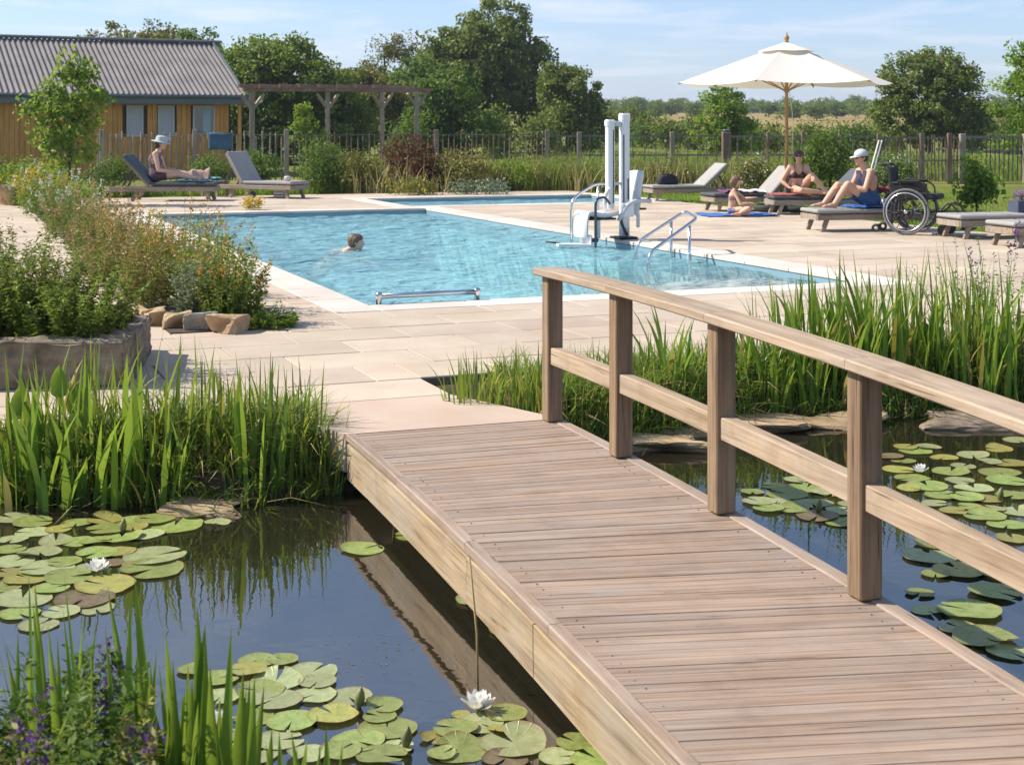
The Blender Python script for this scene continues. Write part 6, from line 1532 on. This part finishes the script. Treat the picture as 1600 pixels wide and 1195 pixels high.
def solid(name, prims, voxel=.008, sm=4):
    """one continuous surface over all the rounded cones"""
    bm = bmesh.new()
    for (a, b, ra, rb, tg) in prims:
        b2 = bmesh.new(); capsule(b2, Vector(a), Vector(b), ra, rb); me = bpy.data.meshes.new('t'); b2.to_mesh(me); b2.free(); bm.from_mesh(me); bpy.data.meshes.remove(me)
    me = bpy.data.meshes.new(name); bm.to_mesh(me); bm.free()
    o = bpy.data.objects.new(name, me); COL.objects.link(o)
    md = o.modifiers.new('r', 'REMESH'); md.mode = 'VOXEL'; md.voxel_size = voxel; md.use_smooth_shade = True
    md = o.modifiers.new('s', 'SMOOTH'); md.factor = .5; md.iterations = sm
    bpy.context.view_layer.update(); dg = bpy.context.evaluated_depsgraph_get(); out = bpy.data.meshes.new_from_object(o.evaluated_get(dg)); out.name = name
    bpy.data.objects.remove(o); out.polygons.foreach_set('use_smooth', np.ones(len(out.polygons), bool))
    return out
def sdf(p, prim):
    a, b, ra, rb, tg = prim; a, b = np.array(a), np.array(b); ab = b - a; L2 = max(ab @ ab, 1e-9); t = np.clip((p - a) @ ab / L2, 0, 1)
    return np.linalg.norm(p - a - t[:, None] * ab, axis=1) - (ra + (rb - ra) * t)
def garment(name, me, prims, pick, mat, parent, off=.006, cond=None):
    """cloth cut from the body's own surface where the nearest limb is one of the picked ones"""
    n = len(me.vertices); co = np.empty(n * 3, np.float32); me.vertices.foreach_get('co', co); co = co.reshape(-1, 3).astype(float)
    no = np.empty(n * 3, np.float32); me.vertices.foreach_get('normal', no); no = no.reshape(-1, 3)
    d = np.stack([sdf(co, q) for q in prims], 1); near_ = d.argmin(1); tags = np.array([q[4] for q in prims])[near_]
    ok = np.isin(tags, list(pick))
    if cond is not None: ok &= cond(co)
    vs = (co + no * off); fs = [tuple(f.vertices) for f in me.polygons if all(ok[i] for i in f.vertices)]
    used = sorted({i for f in fs for i in f}); mp = {i: k for k, i in enumerate(used)}
    if not fs: return None
    m2 = bpy.data.meshes.new(name); m2.from_pydata([tuple(vs[i]) for i in used], [], [tuple(mp[i] for i in f) for f in fs]); m2.polygons.foreach_set('use_smooth', np.ones(len(fs), bool)); m2.update()
    return link(name, m2, mat, parent)
def V(*a): return Vector(a)
def hand(prims, wrist, fingers_dir, palm_n, side, sc, curl=.5):
    """palm, four unequal bent fingers, thumb leaving the side of the palm"""
    f = Vector(fingers_dir).normalized(); n = Vector(palm_n); n = (n - f * n.dot(f)).normalized(); s_ = f.cross(n) * side
    w = Vector(wrist); k0 = w + f * .035 * sc
    for q in (-.024, 0, .024): prims.append((w + s_ * q * .7 * sc + f * .015 * sc, w + s_ * q * sc + f * .075 * sc, .016 * sc, .014 * sc, 'hand'))
    for q, ln in ((-.030, .060), (-.010, .074), (.010, .078), (.030, .070)):
        b = w + s_ * q * sc + f * .085 * sc; m_ = b + (f * math.cos(curl * .5) - n * -math.sin(curl * .5)) * ln * .55 * sc; e = m_ + (f * math.cos(curl) + n * math.sin(curl)) * ln * .5 * sc
        prims.append((b, m_, .0105 * sc, .0095 * sc, 'hand')); prims.append((m_, e, .0095 * sc, .008 * sc, 'hand'))
    b = w + s_ * .028 * sc + f * .03 * sc; m_ = b + (f * .6 + s_ * .8).normalized() * .04 * sc; prims.append((b, m_, .0125 * sc, .0105 * sc, 'hand')); prims.append((m_, m_ + (f * .85 + s_ * .3 + n * .3).normalized() * .032 * sc, .0105 * sc, .009 * sc, 'hand'))
def head_prims(prims, hc, face, sc):
    """hc: middle of the skull; face: direction looked in"""
    f = Vector(face).normalized(); up = V(0, 0, 1); up = (up - f * up.dot(f)).normalized(); s_ = f.cross(up)
    prims.append((hc + up * .025 * sc - f * .015 * sc, hc + up * .02 * sc + f * .025 * sc, .090 * sc, .080 * sc, 'head'))
    prims.append((hc + f * .02 * sc, hc - up * .085 * sc + f * .055 * sc, .072 * sc, .034 * sc, 'head'))
    prims.append((hc - up * .055 * sc + f * .02 * sc + s_ * .03 * sc, hc - up * .055 * sc + f * .02 * sc - s_ * .03 * sc, .036 * sc, .036 * sc, 'head'))
    prims.append((hc + f * .093 * sc + up * .008 * sc, hc + f * .112 * sc - up * .026 * sc, .010 * sc, .015 * sc, 'head'))       # nose
    prims.append((hc + f * .092 * sc - up * .055 * sc + s_ * .016 * sc, hc + f * .092 * sc - up * .055 * sc - s_ * .016 * sc, .0095 * sc, .0095 * sc, 'head'))  # lips
    prims.append((hc + f * .078 * sc + up * .03 * sc + s_ * .035 * sc, hc + f * .078 * sc + up * .03 * sc - s_ * .035 * sc, .016 * sc, .016 * sc, 'head'))   # brow
    for q in (-1, 1):
        prims.append((hc + s_ * q * .086 * sc + up * .01 * sc - f * .005 * sc, hc + s_ * q * .083 * sc - up * .022 * sc, .016 * sc, .011 * sc, 'ear'))
    return f, up, s_
def person(label, loc, ang, J, sc=1.0, female=False, skin=None, build=1.0):
    """J: joints in metres about loc, facing +x"""
    t = empty('person', loc, ang); tag(t, label, 'person')
    g_ = build * sc; pr = []; pel, ch, nk = J['pelvis'], J['chest'], J['neck']
    up = (nk - pel).normalized(); lat = J.get('lat', V(0, 1, 0)); lat2 = J.get('lat2', lat)
    hw = .085 if not female else .095; cw = .10 if not female else .078
    wst = pel.lerp(ch, .48)
    for s_ in (-1, 1):
        pr.append((pel - lat * hw * s_ * g_, pel, .112 * g_, .112 * g_, 'hips'))
        pr.append((pel - lat * hw * .8 * s_ * g_ + up * .04, wst - lat * (.055 if female else .075) * s_ * g_, .10 * g_, (.088 if female else .10) * g_, 'belly'))
        pr.append((wst - lat * (.05 if female else .07) * s_ * g_, ch - lat2 * cw * s_ * g_, (.088 if female else .10) * g_, (.098 if female else .115) * g_, 'torso'))
        sh = nk - up * .055 * sc - lat2 * (.185 if not female else .158) * s_ * g_ if build >= 1 else nk - up * .05 * sc - lat2 * .15 * s_ * sc
        J['sh%d' % s_] = sh
        pr.append((ch - lat2 * cw * .8 * s_ * g_ + up * .05, sh, .085 * g_, .056 * g_, 'torso'))
        pr.append((nk - up * .03 * sc, sh, .045 * g_, .05 * g_, 'shoulder'))
    if female:
        fw = lat2.cross(up) * -1 if lat2.cross(up).dot(V(1, 0, 0)) < 0 else lat2.cross(up)
        for s_ in (-1, 1): pr.append((ch + fw * .055 * g_ - lat2 * .07 * s_ * g_ - up * .015, ch + fw * .075 * g_ - lat2 * .075 * s_ * g_ - up * .035, .062 * g_, .052 * g_, 'bust'))
    hc = J['head']; pr.append((nk - up * .04 * sc, hc - V(0, 0, .05) * sc, .056 * g_, .050 * g_, 'neck'))
    f, hup, hs = head_prims(pr, hc, J['face'], sc)
    for i, s_ in enumerate((-1, 1)):                        # -1 is the person's left (+y), 1 the right
        k = 'LR'[i]; sh = J['sh%d' % s_]; el, wr = J['elbow' + k], J['wrist' + k]
        pr.append((sh, el, .052 * g_, .040 * g_, 'arm')); pr.append((el, el.lerp(wr, .35), .040 * g_, .041 * g_, 'forearm')); pr.append((el.lerp(wr, .35), wr, .041 * g_, .027 * g_, 'forearm'))
        hand(pr, wr, J['hand' + k], J.get('palm' + k, V(0, 0, -1)), 1 if i else -1, .95 * sc, J.get('curl', .6))
        hip, kn, an = pel - lat * .09 * s_ * g_ + V(0, 0, -.01), J['knee' + k], J['ankle' + k]
        pr.append((hip, hip.lerp(kn, .5), .092 * g_, .080 * g_, 'thigh')); pr.append((hip.lerp(kn, .5), kn, .080 * g_, .057 * g_, 'thigh'))
        pr.append((kn, kn.lerp(an, .3), .055 * g_, .057 * g_, 'calf')); pr.append((kn.lerp(an, .3), an, .057 * g_, .036 * g_, 'calf'))
        toe = J['toe' + k]; fd = (toe - an).normalized(); pr.append((an - fd * .025 * sc + V(0, 0, -.02), toe, .034 * sc, .024 * sc, 'foot')); pr.append((an, an.lerp(toe, .5), .036 * sc, .032 * sc, 'foot'))
        sd = Vector((-fd.y, fd.x, 0)).normalized() * .022 * sc
        for q, e in ((-1, .0), (-.4, .012), (.2, .010), (.8, .002)): pr.append((toe + sd * q, toe + sd * q + fd * (.03 + e) * sc, .015 * sc, .011 * sc, 'foot'))
    me = solid('body', pr); link('body', me, skin or M_skin, t)
    return t, pr, me, (hc, f, hup, hs)
def face_bits(t, hd, sc, eyes=True):
    hc, f, u, s_ = hd
    for q in (-1, 1):
        if eyes: MB().lathe((0, 0, 0), [(.001, -.007), (.009, -.003), (.010, .002), (.002, .006)], 8).build('eye', M_black, t).location = hc + f * .088 * sc + u * .012 * sc + s_ * q * .033 * sc
def hair_cap(t, hd, sc, mat, extra=(), low=-.02, front=.045, name='hair'):
    hc, f, u, s_ = hd; pr = [(hc + u * .035 * sc - f * .03 * sc, hc + u * .04 * sc + f * .02 * sc, .096 * sc, .083 * sc, 'h'), (hc - f * .035 * sc + u * .01 * sc, hc - f * .045 * sc + u * low * sc, .088 * sc, .07 * sc, 'h')]
    for q in (-1, 1): pr.append((hc + s_ * q * .045 * sc + u * .04 * sc, hc + s_ * q * .055 * sc - f * .02 * sc, .06 * sc, .045 * sc, 'h'))
    pr += list(extra); o = link(name, solid(name, pr, .008, 3), mat, t); return o
def shades(t, hd, sc):
    hc, f, u, s_ = hd; g_ = MB()
    rot = Matrix((s_, f, u)).transposed()
    for q in (-1, 1): g_.box(hc + f * .103 * sc + u * .014 * sc + s_ * q * .035 * sc, (.054 * sc, .012, .040 * sc), rot, .008); g_.beam(hc + f * .095 * sc + u * .018 * sc + s_ * q * .064 * sc, hc - f * .005 * sc + u * .015 * sc + s_ * q * .092 * sc, .007, .009)
    g_.beam(hc + f * .107 * sc + u * .02 * sc - s_ * .01, hc + f * .107 * sc + u * .02 * sc + s_ * .01, .006, .008)
    g_.build('sunglasses', plain('dark_lens', (.01, .008, .008), .08), t)

# ---- the man in the cap (faces the foot of his lounger)
sz = SEAT + .02
J = dict(pelvis=V(0, 0, sz + .10), chest=V(.05, 0, sz + .42), neck=V(.09, 0, sz + .60), head=V(.15, 0, sz + .755), face=V(1, .12, -.06),
         elbowL=V(.20, .25, sz + .27), wristL=V(.38, .13, sz + .32), handL=V(1, -.15, .05), elbowR=V(.20, -.25, sz + .27), wristR=V(.40, -.13, sz + .31), handR=V(1, .2, 0),
         kneeL=V(.44, .15, sz + .35), ankleL=V(.66, .13, sz + .04), toeL=V(.82, .15, sz + .02), kneeR=V(.47, -.14, sz + .33), ankleR=V(.72, -.12, sz + .04), toeR=V(.88, -.13, sz + .02))
mp_ = on_l('4', 1.02, 0, 0); t, pr, me, hd = person('man in a navy sleeveless top and pale cap sitting with knees raised', mp_, ea + math.pi, J, 1.02, False, None, 1.08)
garment('vest', me, pr, ('torso', 'belly', 'shoulder'), plain('navy_vest', (.045, .045, .085), .9, .5, 7, .3, 120), t, .007, lambda c: (np.abs(c[:, 1]) < .185) & (c[:, 2] < sz + .565) & (c[:, 2] > sz + .04))
garment('shorts', me, pr, ('hips', 'thigh', 'belly'), plain('blue_shorts', (.03, .09, .22), .85, .25, 8, .3, 120), t, .010, lambda c: (c[:, 0] < .27) & (c[:, 2] < sz + .30))
hair_cap(t, hd, .96, M_hairb, low=.01); shades(t, hd, 1)
hc, f, u, s_ = hd; M_cap = plain('pale_cap', (.50, .54, .56), .85, .06, 8, .3, 120); rt = Matrix((f, -s_, u)).transposed()
cp = MB().lathe((0, 0, 0), [(.108, 0), (.110, .03), (.100, .065), (.07, .095), (.03, .108), (.006, .112)], 22).build('cap', M_cap, t); cp.matrix_local = Matrix.Translation(hc + u * .035 - f * .008) @ rt.to_4x4()
vs = [(.075 + .12 * math.cos(a) * (1 if abs(a) < 9 else 0), .095 * math.sin(a), -.012 * math.cos(a) * 1.5 + .004) for a in np.linspace(-math.pi / 2, math.pi / 2, 13)] + [(.03, .095 * math.sin(a), .012) for a in np.linspace(-math.pi / 2, math.pi / 2, 13)]
bmv = MB().add(vs, [(i, i + 1, 14 + i, 13 + i) for i in range(12)], True).build('brim', M_cap, cp); md = bmv.modifiers.new('t', 'SOLIDIFY'); md.thickness = .006

# ---- the woman in the brown bikini: faces the camera, one knee up
wz = SEAT + .02; wp_ = on_l('3', .52, -.02, 0)
J = dict(pelvis=V(0, 0, wz + .10), chest=V(.02, .02, wz + .39), neck=V(.03, .03, wz + .555), head=V(.06, .03, wz + .705), face=V(1, -.25, -.08), lat=V(0, 1, 0),
         elbowR=V(.02, -.28, wz + .24), wristR=V(.16, -.16, wz + .12), handR=V(.5, .85, -.1), elbowL=V(.16, .27, wz + .27), wristL=V(.34, .24, wz + .33), handL=V(.8, -.2, -.35),
         kneeL=V(.30, .22, wz + .36), ankleL=V(.36, .48, wz + .05), toeL=V(.44, .60, wz + .03), kneeR=V(.38, .02, wz + .08), ankleR=V(.30, .40, wz + .045), toeR=V(.32, .53, wz + .03))
t, pr, me, hd = person('woman in a brown bikini and sunglasses sitting with one knee up', wp_, R(-90), J, .97, True)
M_bik = plain('brown_bikini_cloth', (.045, .018, .014), .8, .15, 12, .3, 120)
garment('bikini_top', me, pr, ('bust', 'torso'), M_bik, t, .005, lambda c: (c[:, 2] > wz + .295) & (c[:, 2] < wz + .435 - 1.1 * np.clip(np.abs(np.abs(c[:, 1] - .02) - .075), 0, 1)) | ((c[:, 2] > wz + .30) & (c[:, 2] < wz + .325)))
garment('bikini_bottom', me, pr, ('hips', 'thigh', 'belly'), plain('black_bikini_cloth', (.015, .014, .016), .8), t, .006, lambda c: (c[:, 0] < .13) & (c[:, 2] < wz + .17))
ch_, nk_ = J['chest'], J['neck']
for s_ in (-1, 1): MB().tube(bezier_path([ch_ + V(.115, s_ * .07, .02), ch_ + V(.10, s_ * .078, .09), V(nk_.x + .045, nk_.y + s_ * .075, nk_.z + .005), V(nk_.x - .04, nk_.y + s_ * .06, nk_.z - .0)], 4), .006, 6).build('strap', M_bik, t)
hc, f, u, s_ = hd
hair_cap(t, hd, .97, M_hairb, [(hc - f * .07 + s_ * .02 + u * .0, hc - f * .09 + s_ * .07 - u * .05, .062, .045, 'h'), (hc - f * .09 + s_ * .07 - u * .05, hc - f * .08 + s_ * .075 - u * .10, .045, .02, 'h')], low=-.04); shades(t, hd, .97)

# ---- the girl: cross legged on the towel, facing right
gq = P(1143, 338); k_ = .80; gz_ = .03
J = dict(pelvis=V(0, 0, gz_ + .085), chest=V(.03, 0, gz_ + .345), neck=V(.055, 0, gz_ + .475), head=V(.085, 0, gz_ + .605), face=V(1, .25, .02),
         elbowL=V(.22, .19, gz_ + .28), wristL=V(.36, .12, gz_ + .30), handL=V(.8, .1, .15), elbowR=V(.17, -.20, gz_ + .20), wristR=V(.34, -.15, gz_ + .22), handR=V(.9, .1, -.1),
         kneeL=V(.34, .20, gz_ + .16), ankleL=V(.30, -.10, gz_ + .03), toeL=V(.20, -.16, gz_ + .02), kneeR=V(.32, -.24, gz_ + .13), ankleR=V(.14, -.02 - .2, gz_ + .03), toeR=V(.03, -.25, gz_ + .02))
t, pr, me, hd = person('girl in a patterned bikini sitting cross legged on the blue towel', (gq.x, gq.y, 0), R(-12), J, k_, False, M_skin, .86)
garment('bikini_top', me, pr, ('torso', 'belly'), plain('patterned_bikini', (.28, .20, .24), .85, .6, 40), t, .005, lambda c: (c[:, 2] > gz_ + .26) & (c[:, 2] < gz_ + .335))
garment('bikini_bottom', me, pr, ('hips', 'belly', 'thigh'), plain('lilac_bikini', (.24, .22, .36), .85, .3, 30), t, .005, lambda c: (c[:, 2] < gz_ + .13) & (c[:, 0] < .07))
hc, f, u, s_ = hd; hair_cap(t, hd, k_ * 1.03, M_hairl, [(hc - f * .07 - u * .02, hc - f * .06 - u * .09, .055, .032, 'h'), (hc - f * .06 - u * .09, hc + f * .01 - u * .17 + s_ * .06, .030, .02, 'h')], low=-.05); face_bits(t, hd, k_)

# ---- the woman in the sun hat: sits along her lounger facing its foot
hz_ = SEAT + .015; hp_ = on_l('a', 1.16, 0, 0)
J = dict(pelvis=V(0, 0, hz_ + .10), chest=V(-.02, 0, hz_ + .40), neck=V(.03, 0, hz_ + .57), head=V(.10, 0, hz_ + .71), face=V(1, -.05, -.12),
         elbowL=V(.12, .22, hz_ + .22), wristL=V(.34, .12, hz_ + .20), handL=V(1, -.1, -.05), elbowR=V(.10, -.22, hz_ + .21), wristR=V(.34, -.10, hz_ + .19), handR=V(1, .1, -.1),
         kneeL=V(.44, .10, hz_ + .15), ankleL=V(.84, .08, hz_ + .045), toeL=V(.90, .09, hz_ + .16), kneeR=V(.44, -.10, hz_ + .13), ankleR=V(.84, -.08, hz_ + .045), toeR=V(.90, -.09, hz_ + .16))
t, pr, me, hd = person('woman in a pale sun hat and floral top sitting upright on her lounger', hp_, LG['a'].rotation_euler.z + math.pi, J, .96, True, M_skin2); t.scale = (1.17,) * 3
M_floral = plain('floral_top', (.20, .16, .22), .9, .75, 26, .3, 120)
garment('top', me, pr, ('torso', 'belly', 'bust', 'shoulder'), M_floral, t, .010, lambda c: (c[:, 2] < hz_ + .54) & (np.abs(c[:, 1]) < .15))
garment('shorts', me, pr, ('hips', 'thigh'), plain('dark_floral_shorts', (.09, .05, .08), .9, .7, 26), t, .012, lambda c: (c[:, 0] < .24))
hair_cap(t, hd, .96, M_hairb, low=-.06)
hc, f, u, s_ = hd; M_hat = plain('pale_blue_hat', (.42, .50, .54), .9, .10, 14, .5, 120); rt = Matrix((f, -s_, u)).transposed()
ht = MB().lathe((0, 0, 0), [(.185, -.012), (.19, -.005), (.15, .008), (.112, .012), (.110, .06), (.100, .095), (.075, .112), (.02, .118), (.004, .118)], 30).build('sun_hat', M_hat, t); ht.matrix_local = Matrix.Translation(hc + u * .03) @ rt.to_4x4() @ Matrix.Rotation(.08, 4, 'Y')
MB().box((.10, .10, .07), (.09, .01, .08), Matrix.Rotation(.4, 3, 'Z'), .004).build('bow', M_hat, ht)
face_bits(t, hd, .96)

# ---- the swimmer: head and shoulders above the water, swimming to the right
sq = P(548, 390, PW); sz_ = PW
J = dict(pelvis=V(-.56, .0, sz_ - .34), chest=V(-.20, 0, sz_ - .085), neck=V(-.04, 0, sz_ + .015), head=V(.075, 0, sz_ + .13), face=V(1, -.15, .02),
         elbowL=V(.12, .28, sz_ - .14), wristL=V(.30, .12, sz_ - .18), handL=V(1, -.1, 0), elbowR=V(.12, -.28, sz_ - .14), wristR=V(.30, -.12, sz_ - .18), handR=V(1, .1, 0),
         kneeL=V(-.95, .12, sz_ - .48), ankleL=V(-1.32, .10, sz_ - .42), toeL=V(-1.46, .10, sz_ - .42), kneeR=V(-.95, -.12, sz_ - .46), ankleR=V(-1.32, -.14, sz_ - .40), toeR=V(-1.46, -.14, sz_ - .40))
t, pr, me, hd = person('swimmer with short brown hair, head above the pool water', (sq.x, sq.y, -.03), R(8), J, 1.0, False, M_skin2)
garment('trunks', me, pr, ('hips', 'thigh', 'belly'), plain('dark_trunks', (.03, .03, .05), .85), t, .008, lambda c: (c[:, 0] > -.82) & (c[:, 0] < -.52))
hair_cap(t, hd, 1, M_hairl, low=-.035); face_bits(t, hd, 1)

# ================================================================== AIR
m, nt = new_mat('summer_haze')
N(nt, 'ShaderNodeOutputMaterial', {1: N(nt, 'ShaderNodeVolumePrincipled', {'Color': (.78, .86, 1.0, 1), 'Density': .00032, 'Anisotropy': .2}).outputs[0]})
tag(MB().box((0, 2085, 38), (5260, 4260, 84)).build('haze', m), 'thin summer haze over the far fields', 'haze', kind='stuff')
